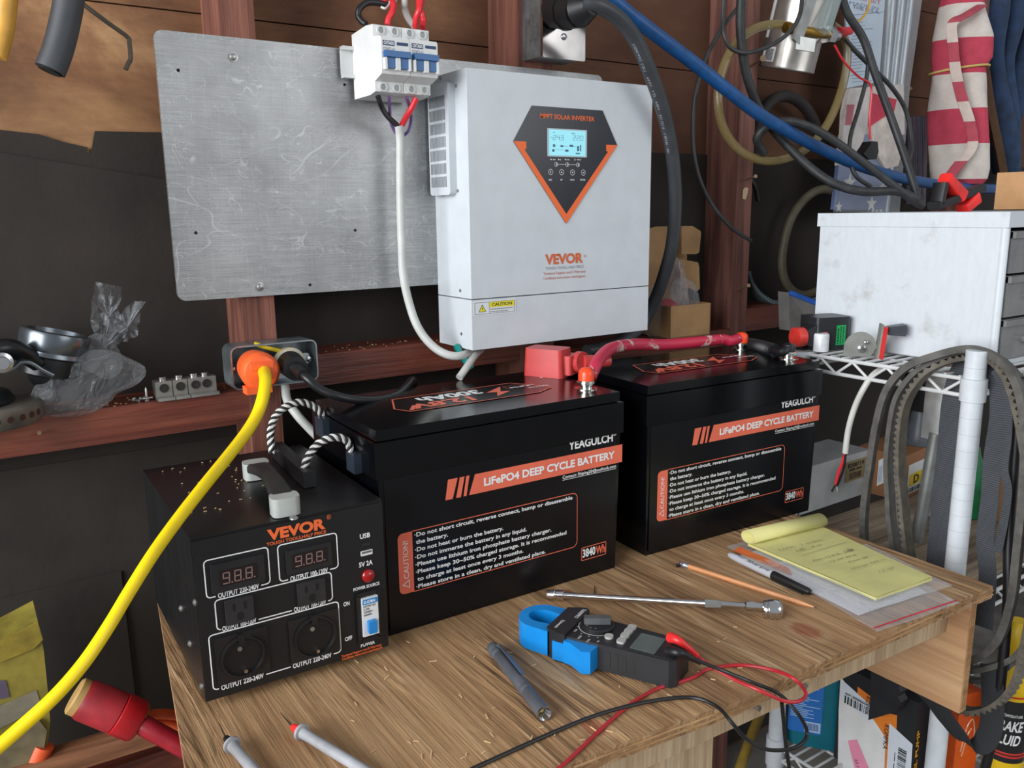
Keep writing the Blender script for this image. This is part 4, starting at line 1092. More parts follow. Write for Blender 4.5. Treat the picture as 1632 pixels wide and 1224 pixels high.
# black plug
bc = thing('black_power_cord', 'black cord with black plug running from the outlet box behind the left battery', 'power cord', at(*K2(650, 420), Y=2.16))
ib = bc.matrix_world.inverted()
pp = [ib @ at(u, v, Y=y) for u, v, y in ((463, 580, 2.165), (472, 588, 2.08), (484, 598, 2.03))]
mb = MB(); mb.cyl(pp[0], pp[1], .0185, .0165, 22, bev=.003); mb.cyl(pp[1], pp[2], .0100, .0078, 16)
mb.build('plug', M_black, bc)
mb = MB(); mb.tube([ib @ at(u, v, Y=y) for u, v, y in ((476, 591, 2.06), (489, 603, 2.02), (510, 620, 2.0), (540, 632, 1.98), (575, 638, 1.985), (608, 637, 2.01), (633, 629, 2.04), (648, 616, 2.09), (657, 606, 2.14), (661, 612, 2.19)) ], .0115*S, 12)
mb.build('cord', M_wblk, bc)
cable('white_cable', 'white flat cable dropping from the open outlet box behind the batteries', 'cable', [(454, 612, 2.26), (458, 638, 2.25), (474, 662, 2.22), (495, 685, 2.2), (512, 704, 2.18), (520, 730, 2.18)], .0125, M_wgrey)

# upper outlet with heavy black cable
K8 = crop(820, 0, 6.8)
YC = 2.19
u0 = at(*K8(305, 300), Y=YC); u1 = at(*K8(768, 300), Y=YC); zlo = (at(*K8(310, 625), Y=YC).z+at(*K8(765, 660), Y=YC).z)/2
uo = thing('wall_outlet', 'steel surface outlet with raised cover plate above the inverter', 'outlet', (u0.x, YC*S, zlo))
cwid = u1.x-u0.x; chh = .14
mb = MB(); mb.prism(rrect(0, 0, cwid, chh, .003, 2), -.006, .000, Face((0, 0, 0), (1, 0, 0), (0, 0, 1)).M, bev=.003)
mb.lathe([(.030, -.0005), (.027, .006), (.024, .008), (.0, .008)], 30, Face((cwid*.50, 0, chh*.52), (1, 0, 0), (0, 0, 1)).M, cap=False)
mb.build('cover_plate', plain('polished_steel', (188, 184, 182), .17, 1, .05), uo)
mb = MB(); mb.box((cwid/2-.002, (YW-YC)*S/2+.002, chh/2), (cwid-.006, (YW-YC)*S-.004, chh-.004), bev=.003); mb.build('box', M_galv, uo)
a, b = Face((0, 0, 0), (1, 0, 0), (0, 0, 1), uo.matrix_world).uv(*K8(535, 398))
mb = MB(); mb.lathe([(.0055, 0), (.005, .002), (.002, .003)], 14, Face((a, 0, b), (1, 0, 0), (0, 0, 1)).M); mb.build('screw', M_steel, uo)
for zz in (.022, .06):
    mb = MB(); mb.stroke(circ(0, 0, .010, 20, .5, 5.2), .0012, False, .0006, Face((.001, (YW-YC)*S/2, zz), (0, -1, 0), (0, 0, 1)).M); mb.build('knockout', M_galv, uo)
hv = thing('heavy_black_cable', 'thick black rubber cable arching down the right side of the inverter', 'cable', at(*K8(560, 100), Y=2.15))
ih_ = hv.matrix_world.inverted()
mb = MB()
q0, q1, q2, q3 = [ih_ @ at(u, v, Y=y) for u, v, y in ((888, 14, 2.165), (906, 16, 2.10), (924, 16, 2.04), (946, 8, 1.98))]
mb.cyl(q0, q1, .030, .030, 10, bev=.003); mb.cyl(q1, q2, .028, .026, 10, bev=.002); mb.cyl(q2, q3, .026, .0145, 14, bev=.003)
mb.build('plug', M_black, hv)
HP = [(928, 6, 2.0), (952, 8, 1.98), (985, 28, 1.98), (1012, 62, 1.99), (1033, 108, 2.0), (1052, 160, 2.02), (1066, 215, 2.05), (1074, 270, 2.08), (1076, 330, 2.11), (1071, 390, 2.15), (1058, 440, 2.19), (1044, 478, 2.22), (1024, 515, 2.24), (1000, 538, 2.2), (970, 553, 2.16), (935, 560, 2.15)]
hp3 = [ih_ @ at(u, v, Y=y) for u, v, y in HP]
mb = MB(); mb.tube(hp3, .0230*S, 18, 8); mb.build('cord', plain('heavy_rubber', (56, 59, 63), .42, var=.08, bmp=.08, bscale=120), hv)
cc = catmull(hp3, 60); dl = [0]
for a_, b_2 in zip(cc, cc[1:]): dl.append(dl[-1]+(b_2-a_).length)
mb = MB(); s_ = dl[int(len(cc)*.20)]
tow = (ih_ @ CAM)
for ch in 'SOOW 90C (UL)  600V  FT2  600V  E213216  100281-001':
    i = next((i for i, d in enumerate(dl) if d >= s_), len(dl)-2)
    t = (cc[i+1]-cc[i]).normalized(); v_ = (tow-cc[i]).normalized(); side_ = v_.cross(t).normalized(); v_ = t.cross(side_)
    nrm = (v_-side_*.0).normalized()
    n2 = (nrm*.86-side_*.5).normalized() if side_.x > 0 else (nrm*.86+side_*.5).normalized()
    yv = n2.cross(t).normalized()
    Mx = Matrix((t, yv, n2)).transposed().to_4x4(); Mx.translation = cc[i]+n2*.0230*S*1.02
    if ch != ' ': mb.text(ch, Mx @ T(0, -.002, 0), None, .0040, .01)
    s_ += .0041
mb.build('cable_print', lettering_mat('cable_print_grey', (150, 156, 162)), hv)
# fan out of red battery leads
M_red = plain('red_cover_plastic', (190, 62, 62), .38, var=.06)
rx = thing('battery_terminal_cover', 'red plastic terminal cover standing on the left battery lid below the inverter', 'terminal cover', (1.474*S, 1.999*S, zc+.0140), -1.10)
irx = rx.matrix_world.inverted()
mb = MB(); mb.prism(rrect(-.034, -.022, .034, .022, .007, 4), 0, .044, bev=.004, scale=.93); mb.build('cover', M_red, rx)
mb = MB(); mb.prism(rrect(-.026, -.018, .010, .018, .004, 3), .0, .030, T(.034, .008, .004), bev=.003); mb.build('side_step', M_red, rx)
mb = MB(); d0 = irx @ at(922, 577, Y=1.93); d1 = irx @ at(930, 577, Y=1.91); mb.cyl(d0, d1, .017, .016, 22, bev=.003); d2 = irx @ at(971, 575, Y=1.89); mb.cyl(d1, d2, .011, .009, 14, bev=.004); mb.build('outlet_sleeve', M_red, rx)
# red link cable
T1w = M1 @ Vector((TX1, TY1, zc+.0136)); T2n = M2 @ Vector((TX1, TY1, zc+.0136)); T2p = M2 @ Vector((TX2, TY2, zc+.0136))
rc = thing('red_battery_cable', 'thick worn red cable linking the two batteries, orange end caps', 'battery cable', T1w+Vector((0, 0, .008)))
irc = rc.matrix_world.inverted()
mt, nt, b_ = nmat('worn_red_sleeve'); v = coords(nt)
f_ = mk(nt, 'ShaderNodeMapRange', {0: noise(nt, v, 16, 6, .7, .6), 1: .52, 2: .55}).outputs[0]
nt.links.new(mixc(nt, f_, rgb(196, 40, 72), rgb(206, 190, 180)), b_.inputs['Base Color']); b_.inputs['Roughness'].default_value = .45
mb = MB(); mb.tube([irc @ p for p in (T1w+Vector((.012, .006, .014)), at(948, 585, Y=1.80), at(957, 570, Y=1.84), at(975, 555, Y=1.90), at(1010, 549, Y=1.95), at(1060, 549, Y=1.98), at(1110, 545, Y=1.98), at(1150, 541, Y=1.98), T2p+Vector((-.03, .0, .018)), T2p+Vector((-.008, 0, .020)))], .0185*S, 16, 8)
mb.build('sleeve', mt, rc)
M_ocap = plain('orange_cap', (238, 74, 32), .3, var=.04)
for tw in (T1w, T2p):
    q = irc @ tw; mb = MB(); mb.lathe([(.0118, .0092), (.0118, .022), (.0105, .027), (.007, .0305), (.0005, .0318)], 22, T(*q)); mb.build('end_cap', M_ocap, rc)
    mb = MB(); mb.lathe([(.014, .0088), (.014, .0105), (.0122, .0106), (.0122, .0125)], 22, T(*q)); mb.build('cable_lug', M_nickel, rc)
bc2 = thing('black_battery_cable', 'black corrugated cable clamped to the right battery negative post', 'battery cable', T2n+Vector((0, 0, .0088)))
ibc = bc2.matrix_world.inverted(); q = ibc @ T2n
mb = MB(); mb.lathe([(.0118, .0092), (.0118, .018), (.0105, .024), (.006, .0265), (.0005, .0275)], 22, T(*q)); mb.build('end_cap', M_black, bc2)
mb = MB(); mb.lathe([(.014, .0088), (.014, .0105), (.0122, .0106), (.0122, .0125)], 22, T(*q)); mb.build('cable_lug', M_nickel, bc2)
cp = resample(catmull([ibc @ p for p in (at(1178, 546, Y=2.06), at(1192, 548, Y=1.98), at(1212, 552, Y=1.90), at(1228, 557, Y=1.82), at(1236, 559, Y=1.79))], 10), .0013)
mb = MB(); nC = len(cp); mb.tube(cp, lambda t: .0120*(1.0 if int(round(t*(nC-1))) % 4 in (0, 1) else .78), 14, raw=True); mb.build('corrugated_sleeve', M_wblk, bc2)
mb = MB(); mb.tube([cp[-1], ibc @ at(1247, 561, Y=1.745), q+Vector((0, 0, .018))], lambda t: .0085-.001*t, 12); mb.build('boot', M_black, bc2)
# ================================================================== tools on the bench
def ground(u, v, z=0): return at(u, v, Z=z)
KM = crop(800, 920, 5.1)
mA = at(*KM(120, 330), Z=.068); mB_ = at(*KM(1440, 620), Z=.068)
d_ = (mB_-mA).normalized(); n_ = Vector((-d_.y, d_.x, 0))
mo = mA+d_*.075+n_*.015; mang = math.atan2(d_.y, d_.x)-math.radians(4)
cm = thing('clamp_meter', 'black clamp meter with blue jaw lying in the middle of the bench', 'clamp meter', (mo.x, mo.y, 0), mang)
MH = .0345
fm = Face((0, 0, MH), (1, 0, 0), (0, 1, 0), cm.matrix_world)
M_mblue = plain('meter_blue', (12, 130, 206), .38, var=.05)
M_mblk = plain('meter_black', (36, 37, 40), .42, var=.1, bmp=.05, bscale=600)
mb = MB()
mb.prism([(-.012, -.031), (.06, -.028), (.122, -.026), (.129, -.020), (.130, .020), (.124, .027), (.06, .029), (-.012, .031)], .002, MH, bev=.0045)
bod = mb.build('body', M_mblk, cm)
mb = MB(); mb.prism([(-.029, -.027), (-.013, -.034), (-.002, -.034), (-.002, .036), (-.008, .040), (-.029, .030)], .001, MH+.0035, bev=.003); mb.build('collar', M_mblk, cm)
# jaw: ring with a through opening
outer = [(-.026, -.031)]+[(-.050+.028*math.cos(a), .001+.030*math.sin(a)*1.0) for a in [PI*1.5-i*PI/14 for i in range(15)]]+[(-.026, .031)]
inner = [(-.026, -.012)]+[(-.050+.017*math.cos(a), .001+.0155*math.sin(a)) for a in [PI*1.5-i*PI/14 for i in range(15)]]+[(-.026, .014)]
nj = len(outer); vs = [(x, y, .003) for x, y in outer]+[(x, y, MH) for x, y in outer]+[(x, y, .003) for x, y in inner]+[(x, y, MH) for x, y in inner]
fs = []
for i in range(nj-1):
    fs += [(i+1, i, nj+i, nj+i+1), (2*nj+i, 2*nj+i+1, 3*nj+i+1, 3*nj+i), (nj+i+1, nj+i, 3*nj+i, 3*nj+i+1), (i, i+1, 2*nj+i+1, 2*nj+i)]
mb = MB(); bv, _ = mb.add(vs, fs); mb.bev(bv, .002); mb.build('jaw', M_mblue, cm)
mb = MB(); mb.prism([(-.002, -.026), (-.002, -.037), (.008, -.038), (.018, -.044), (.026, -.049), (.036, -.045), (.038, -.028)], .004, MH-.003, bev=.0022); tg = mb.build('trigger', M_mblue, cm)
mb = MB(); mb.prism([(-.018, -.0345), (.006, -.0345), (.006, -.02), (-.018, -.02)], .003, MH-.008, bev=.001); mb.build('jaw_hinge', M_mblue, cm)
for i in range(7):
    mb = MB(); mb.prism(rrect(.050+i*.0098-.0036, .007, .050+i*.0098+.0036, MH-.007, .002, 2), -.001, .0012, Face((0, -.0288+.0003*i, 0), (1, .02, 0), (0, 0, 1)).M, bev=.0006); mb.build('side_rib', plain('grip_black', (30, 31, 33), .5, var=.08), cm)
mb = MB(); mb.lathe([(.0205, 0), (.0205, .0035), (.019, .005), (.0005, .005)], 30, T(.021, .008, MH)); dl_ = mb.build('dial', M_black, cm)
mb = MB(); mb.prism(rrect(-.016, -.0045, .016, .0045, .002, 2), .0048, .013, T(.021, .008, MH) @ R(.5, 'Z'), bev=.0015); mb.build('pointer', plain('knob_grey', (82, 84, 86), .35), dl_)
mb = MB(); mb.stroke(circ(.021, .008, .0222, 30, PI*.55, PI*1.75), .0012, False, .0003, fm.M)
for i in range(9):
    a = PI*.6+i*PI*.13; mb.flat(circ(.021+.0262*math.cos(a), .008+.0262*math.sin(a), .0009, 8), .0003, fm.M)
for i, t in enumerate(('20', '40', '60', '8', '4', '2', '1')):
    a = PI*.75+i*PI*.14; mb.text(t, fm.M @ T(.021+.0135*math.cos(a)-.001, .008+.0135*math.sin(a)-.001, .0054) @ R(-PI/2, 'Z'), None, .0024)
for x, y, t, h in ((-.004, .020, 'OFF', .0025), (-.001, -.002, 'V', .003), (.001, -.010, '60A', .0028), (.012, -.021, '600A', .0028), (.024, -.024, 'NCV', .0028), (.035, -.022, 'Hz', .0026), (-.006, -.016, 'CE', .0036)):
    mb.text(t, fm.M @ T(x, y, .0004) @ R(-PI/2, 'Z'), None, h, .01)
mb.text('T6000PRO', fm.M @ T(-.010, .034, .0042) @ R(-PI/2, 'Z'), .026, .0046, .02)
mb.text('Kaiweets', fm.M @ T(-.020, -.004, .0042) @ R(-PI/2, 'Z'), .021, .0040, .02)
mb.build('meter_print', lettering_mat('print_meter_white', (206, 206, 206)), bod)
M_btn = plain('grey_button', (168, 168, 164), .45, var=.03)
for x, y in ((970, 525), (1000, 483), (1028, 448), (1056, 417)):
    a, b = fm.uv(*KM(x, y)); mb = MB(); mb.prism(rrect(-.0048, -.0055, .0048, .0055, .003, 3), 0, .0028, fm.M @ T(a, b, 0), bev=.001); mb.build('button', M_btn, cm)
a, b = fm.uv(*KM(870, 490)); mb = MB(); mb.prism(circ(0, 0, .0052, 16), 0, .0028, fm.M @ T(a, b, 0), bev=.001); mb.build('button', M_btn, cm)
mb = MB(); mb.prism(rrect(.073, -.020, .103, .018, .002, 2), 0, .0008, fm.M); mb.build('display', plain('lcd_grey', (92, 100, 98), .12, var=.06), cm)
mb = MB(); mb.prism(rrect(.066, -.023, .1245, .0235, .003, 2), .0, .0004, fm.M); mb.build('faceplate', M_mblk, cm)
# test leads
def zpt(u, v, z): return at(u, v, Z=z)
def lead(name, label, boot, wire, probe, mts, off):
    t = thing(name, label, 'test lead', wire[0]); iv = t.matrix_world.inverted()
    mb = MB(); mb.tube([iv @ p for p in boot], lambda x: .0062*(1-.55*x), 14, 6); mb.build('plug', mts[0], t)
    mb = MB(); mb.tube([iv @ p for p in wire], .0021, 9, 8); mb.build('wire', mts[1], t)
    p = [iv @ q for q in probe]
    mb = MB(); mb.cyl(p[0], p[1], .0004, .0011, 10); mb.build('probe_tip', M_steel, t)
    A = along(p[1], p[2]); L_ = (p[2]-p[1]).length
    mb = MB(); mb.lathe([(.0030, 0), (.0042, .006), (.0052, .013), (.0052, .014)], 16, A); mb.build('probe_nose', mts[0], t)
    mb = MB(); mb.lathe([(.0085, .0135), (.0085, .0165), (.0058, .017), (.0052, .03), (.0055, .06), (.0050, L_)], 18, A); mb.build('probe_grip', plain('probe_grey', (146, 148, 152), .5), t)
    return t
M_lred = plain('lead_red', (176, 36, 46), .4, var=.06); M_lred2 = plain('plug_red', (226, 44, 44), .4)
M_lblk = plain('lead_black', (22, 22, 24), .45); 
zr = MH/S
lead('red_test_lead', 'red meter test lead with grey probe, its tip the right one of two',
     [zpt(1068, 1016, zr+.01), zpt(1080, 1020, zr+.015), zpt(1096, 1032, zr+.0), zpt(1112, 1045, zr-.02)],
     [zpt(1108, 1042, zr-.015), zpt(1125, 1056, .03), zpt(1165, 1080, .02), zpt(1210, 1100, .02), at(1250, 1117, Y=.99), at(1275, 1117, Y=.98), at(1284, 1104, Y=.99), zpt(1266, 1082, .025), zpt(1232, 1068, .012), zpt(1180, 1060, .006), zpt(1130, 1066, .005), zpt(1108, 1078, .005), zpt(1080, 1088, .004), zpt(1046, 1098, .004), zpt(1005, 1122, .005), zpt(960, 1160, .005), zpt(920, 1198, .005), zpt(880, 1232, .005), zpt(800, 1275, .005), zpt(700, 1290, .006), zpt(640, 1265, .012), zpt(600, 1240, .016)],
     [zpt(447, 1136, .012), zpt(466, 1158, .020), zpt(604, 1242, .018)], (M_lred2, M_lred), 0)
lead('black_test_lead', 'black meter test lead with grey probe nearest the bench corner',
     [zpt(1066, 1038, zr+.005), zpt(1080, 1040, zr+.012), zpt(1096, 1046, zr), zpt(1116, 1056, zr-.02)],
     [zpt(1112, 1053, zr-.015), zpt(1150, 1068, .035), zpt(1200, 1088, .03), at(1240, 1105, Y=1.01), at(1270, 1135, Y=.97), at(1286, 1165, Y=.97), at(1280, 1183, Y=.96), at(1258, 1194, Y=.96), at(1220, 1194, Y=.96), at(1188, 1176, Y=.98), zpt(1165, 1150, .01), zpt(1145, 1128, .008), zpt(1115, 1114, .006), zpt(1080, 1112, .006), zpt(1020, 1121, .010), zpt(950, 1140, .010), zpt(880, 1168, .005), zpt(800, 1204, .005), zpt(740, 1232, .005), zpt(640, 1285, .006), zpt(520, 1310, .01), zpt(440, 1275, .016), zpt(420, 1246, .018)],
     [zpt(349, 1152, .012), zpt(360, 1176, .020), zpt(424, 1250, .018)], (M_lblk, M_lblk), 0)
cable('black_wire', 'black wire strand dangling beside the pipe coupling below the bench front', 'wire', [(1246, 1120, 1.08), (1249, 1150, 1.09), (1253, 1190, 1.09), (1262, 1250, 1.09)], .0045, M_lblk, 8)
# flashlight
f0, f1 = at(783, 1030, Z=.0155), at(868, 1138, Z=.0165)
fl_ = thing('flashlight', 'dark grey metal penlight lying left of the clamp meter', 'flashlight', (f0.x, f0.y, 0))
ifl = fl_.matrix_world.inverted(); A = along(ifl @ f0, ifl @ f1); L_ = (f1-f0).length
M_gun = plain('gunmetal', (98, 103, 110), .36, .35, .08)
mb = MB(); mb.lathe([(.0052, 0), (.0066, .003), (.0072, .004), (.0072, .012), (.0066, .013), (.0066, .016), (.0072, .017), (.0072, .022), (.0066, .023), (.0066, .026), (.0073, .027), (.0073, L_*.64), (.0068, L_*.645), (.0068, L_*.66), (.0076, L_*.665), (.0076, L_*.70), (.0072, L_*.705), (.0072, L_*.72), (.0077, L_*.725), (.0081, L_-.003), (.0081, L_)], 26, A, cap=False); mb.build('barrel', M_gun, fl_)
mb = MB(); mb.lathe([(.0081, L_-.0015), (.0083, L_-.001), (.0083, L_+.0008), (.0070, L_+.0006), (.0022, L_-.012), (.0001, L_-.012)], 26, A, cap=False); mb.build('reflector', M_steel, fl_)
mb = MB(); mb.cyl((0, 0, L_-.012), (0, 0, L_-.007), .0022, n=12, M=A); mb.build('led', plain('led_yellow', (226, 214, 150), .3), fl_)
mb = MB(); mb.box((0, .0098, L_*.33), (.0055, .0010, L_*.46), A @ R(-.5, 'Z'), bev=.0004); mb.box((0, .0086, L_*.11), (.0055, .0026, .006), A @ R(-.5, 'Z'), bev=.0004); mb.build('pocket_clip', M_gun, fl_)
# ratchet with long extension
r0, r1 = at(872, 947, Z=.016), at(1232, 968, Z=.024)
ra = thing('ratchet_wrench', 'long chrome ratchet handle in front of the batteries', 'ratchet', (r0.x, r0.y, 0))
ira = ra.matrix_world.inverted(); A = along(ira @ r0, ira @ r1); L_ = (r1-r0).length
M_chrome = plain('chrome', (206, 206, 208), .13, 1, .05)
mb = MB(); mb.lathe([(.0058, 0), (.0064, .001), (.0068, .010), (.0060, .011), (.0060, .012), (.0070, .013), (.0070, .022), (.0060, .023)], 22, A); mb.build('socket', M_chrome, ra)
mb = MB(); mb.lathe([(.0042, .022), (.0042, L_*.70), (.0050, L_*.705), (.0050, L_*.78), (.0042, L_*.785), (.0042, L_*.88), (.0066, L_*.885), (.0066, L_*.91), (.0055, L_*.92), (.0058, L_*.965)], 22, A); mb.build('shaft', M_chrome, ra)
mb = MB(); mb.lathe([(.00525, L_*.708), (.0053, L_*.71), (.0053, L_*.776), (.00525, L_*.778)], 22, A); mb.build('knurled_grip', plain('knurled', (176, 178, 178), .45, 1, .1, bmp=1.0, bscale=1500), ra)
mb = MB(); mb.lathe([(.0070, L_*.955), (.0115, L_*.958), (.0130, L_*.966), (.0130, L_*.972), (.0122, L_*.974), (.0122, L_*.978), (.0138, L_*.980), (.0142, L_*1.0), (.0134, L_*1.022), (.0105, L_*1.036), (.005, L_*1.043), (.0003, L_*1.044)], 30, T(0, 0, -.0035) @ A); mb.build('ratchet_head', M_chrome, ra)
# pencil
p0, p1 = at(1083, 898, Z=.0072), at(1302, 969, Z=.0072)
pe = thing('pencil', 'sharpened natural wood pencil lying between the ratchet and the marker', 'pencil', (p0.x, p0.y, 0))
ip = pe.matrix_world.inverted(); A = along(ip @ p0, ip @ p1); L_ = (p1-p0).length
mb = MB(); mb.lathe([(.0036, .016), (.0036, L_-.024), (.0010, L_-.004)], 6, A); mb.build('shaft', plain('pencil_wood', (206, 142, 92), .4, var=.08), pe)
mb = MB(); mb.lathe([(.0010, L_-.004), (.0003, L_)], 8, A); mb.build('lead', M_black, pe)
mb = MB(); mb.lathe([(.0038, .003), (.0038, .007), (.0040, .0075), (.0040, .009), (.0038, .0095), (.0038, .016)], 14, A); mb.build('ferrule', plain('blue_band_metal', (180, 186, 200), .3, .8), pe)
mb = MB(); mb.lathe([(.0001, -.0005), (.0030, .0), (.0034, .003)], 14, A); mb.build('eraser', plain('worn_eraser', (90, 60, 52), .8), pe)
# marker
p0, p1 = at(1162, 884, Z=.0125), at(1291, 944, Z=.0125)
ma = thing('permanent_marker', 'grey fine-point marker with black cap lying on the plastic bag', 'marker', (p0.x, p0.y, .0015))
ip = ma.matrix_world.inverted(); A = along(ip @ p0, ip @ p1); L_ = (p1-p0).length
mb = MB(); mb.lathe([(.0030, 0), (.0046, .006), (.0056, .02), (.0060, L_*.58)], 20, A); brl = mb.build('barrel', plain('marker_grey', (184, 186, 194), .35, var=.02), ma)
mb = MB(); mb.lathe([(.0066, L_*.57), (.0066, L_*.60), (.0060, L_*.66), (.0052, L_*.97), (.0040, L_)], 20, A); mb.box((0, .0066, L_*.76), (.003, .002, L_*.36), A @ R(2.6, 'Z'), bev=.0008); mb.build('cap', M_black, ma)
ud = (ip @ p1-ip @ p0).normalized(); tw = (ip @ CAM-ip @ p0).normalized(); sd = Vector((0, 0, 1)).cross(ud).normalized(); nn_ = (Vector((0, 0, .8))+(tw-ud*tw.dot(ud))*.6).normalized(); sd = nn_.cross(ud)
Mx = Matrix((ud, sd, nn_)).transposed().to_4x4(); Mx.translation = ip @ p0+ud*L_*.24+nn_*.0060
mb = MB(); mb.text('Sharpie', Mx @ T(.002, -.0022, 0), L_*.28, .0052, .0, .25); mb.text('FINE POINT', Mx @ T(-.016, -.0008, 0), .012, .0016, 0); mb.build('brand_lettering', lettering_mat('print_black', (38, 40, 44)), brl)
# zip bags with papers
def sheet(mb, cs, z, nx=14, ny=14, amp=.0012, seed=0, th=.0):
    """a slightly wavy sheet between four world corners (a b along, c d far)"""
    r_ = random.Random(seed); ph = [r_.uniform(0, 6) for _ in range(4)]
    a, b, c, d = [Vector(p) for p in cs]; vs, fs = [], []
    for i in range(nx+1):
        for j in range(ny+1):
            u, v = i/nx, j/ny; p = a.lerp(b, u).lerp(d.lerp(c, u), v)
            vs.append((p.x, p.y, p.z+z+amp*(1+math.sin(u*7+ph[0]+v*3)*.5+math.sin(v*9+ph[1]-u*4)*.5)))
    for i in range(nx):
        for j in range(ny):
            k = i*(ny+1)+j; fs.append((k, k+ny+1, k+ny+2, k+1))
    if sum(1 for _ in fs) and (b-a).cross(d-a).z < 0: fs = [tuple(reversed(f)) for f in fs]
    mb.add(vs, fs)
def tloc(t, pts): iv = t.matrix_world.inverted(); return [iv @ p for p in pts]
bgc = [at(1157, 873, Z=.003), at(1398, 1011, Z=.003), at(1530, 966, Z=.003), at(1300, 838, Z=.003)]
bg_ = thing('plastic_zip_bag', 'clear zip bag with red seal and papers under the yellow pad', 'plastic bag', (bgc[0].x, bgc[0].y, 0))
C4 = tloc(bg_, bgc)
mb = MB(); sheet(mb, tloc(bg_, [at(1180, 886, Z=.004), at(1368, 982, Z=.004), at(1478, 945, Z=.004), at(1296, 850, Z=.004)]), .0, amp=.0008, seed=3); mb.build('paper', plain('white_paper', (222, 222, 226), .7, var=.03), bg_)
mb = MB(); sheet(mb, tloc(bg_, [at(1168, 879, Z=.006), at(1262, 918, Z=.006), at(1256, 905, Z=.006), at(1178, 872, Z=.006)]), .0006, 6, 3, .0004, 4); mb.build('orange_card', plain('orange_card', (214, 104, 52), .5), bg_)
mb = MB(); sheet(mb, C4, .0022, 20, 20, .0016, 5); mb.build('film', clear_plastic('zip_bag_film', (220, 222, 228), .22, .1, 16, .4), bg_)
mb = MB(); q = C4[1].lerp(C4[2], .0); e = C4[1].lerp(C4[2], 1.0); ins = (C4[0]-C4[1]).normalized()*.006
mb.tube([q+ins+Vector((0, 0, .0056)), (q+e)/2+ins+Vector((0, 0, .006)), e+ins+Vector((0, 0, .0056))], .0009, 6); mb.build('red_seal', plain('seal_red', (196, 36, 60), .4), bg_)
bg2 = thing('plastic_zip_bag', 'clear crumpled poly sleeve poking out right of the yellow pad', 'plastic bag', at(1400, 950, Z=.012))
mb = MB(); sheet(mb, tloc(bg2, [at(1240, 900, Z=.012), at(1380, 975, Z=.012), at(1518, 937, Z=.012), at(1380, 868, Z=.012)]), .0012, 18, 18, .0016, 9); mb.build('film', clear_plastic('zip_bag_film'), bg2)
# yellow legal pad with rolled pages
M_pad = plain('yellow_paper', (204, 199, 132), .75, var=.03)
pz = .022
pc4 = [at(1192, 866, Z=pz), at(1396, 953, Z=pz), at(1486, 921, Z=pz), at(1306, 838, Z=pz)]
pad = thing('writing_pad', 'yellow writing pad with its top pages rolled back and pencil notes', 'notepad', (pc4[0].x, pc4[0].y, .0075))
P4 = tloc(pad, pc4)
zt0 = P4[0].z
mb = MB()
mb.hexa([(p.x, p.y, zt0-.0040) for p in P4], [(p.x, p.y, zt0) for p in P4], bev=.0006)
mb.build('page_block', M_pad, pad)
mb = MB(); sheet(mb, P4, .0002, 16, 16, .0010, 11); pgs = mb.build('top_page', M_pad, pad)
e0, e1 = P4[0], P4[3]; ax = (e1-e0); wv = (P4[1]-P4[0]).normalized()
mb = MB(); NS = 40; vs, fs = [], []
for k in range(NS+1):
    th = -PI*.45+k/NS*PI*3.1; rr__ = .0115*(1-.16*k/NS) if k else .0115
    off = wv*(-.006+math.cos(th)*rr__*1.25+.006)+Vector((0, 0, .0105+math.sin(th)*rr__*.95))
    vs += [e0-ax*.01+off, e1+ax*.01+off]
for k in range(NS): fs.append((2*k, 2*k+1, 2*k+3, 2*k+2))
mb.add(vs, fs); rl_ = mb.build('rolled_pages', M_pad, pad)
sol = rl_.modifiers.new('t', 'SOLIDIFY'); sol.thickness = .0008
mb = MB(); fpd = Face((P4[0].x, P4[0].y, zt0+.0034), (P4[3]-P4[0]), (P4[0]-P4[1]), pad.matrix_world)
pw = (P4[3]-P4[0]).length; ph_ = (P4[1]-P4[0]).length
for i in range(14): mb.m(0).stroke([(.006, -.040-i*.0125), (pw-.006, -.040-i*.0125)], .0003, False, .0, fpd.M)
for t, x, y, w_, h in (('NiMh  2 amber', .18, -.052, .60, .0055), ('240   4 in', .30, -.066, .35, .006), ('Batt 12.8 lb  240', .28, -.104, .52, .0055), ('12 24 25.6', .40, -.118, .35, .005), ('8 mm  #8', .55, -.132, .25, .005), ('charge 240 in', .45, -.150, .45, .005), ('12 W', .62, -.176, .2, .005)):
    mb.m(1).text(t, fpd.M @ T(pw*x-.012, y, .0003), pw*w_, h, -.012, .3)
mb.m(1).stroke([(pw*.2, -.080), (pw*.5, -.077), (pw*.85, -.075)], .0007, False, .0003, fpd.M)
r_ = random.Random(3); mb.stroke([(pw*.72+r_.uniform(-.008, .008), -.098+r_.uniform(-.007, .007)) for _ in range(14)], .0006, False, .0003, fpd.M)
mb.stroke(circ(pw*.38, -.063, .012, 18, ry=.005), .0005, True, .0003, fpd.M)
mb.build('pencil_notes', [lettering_mat('rule_line', (196, 196, 150)), lettering_mat('pencil_grey', (104, 102, 80))], pgs)
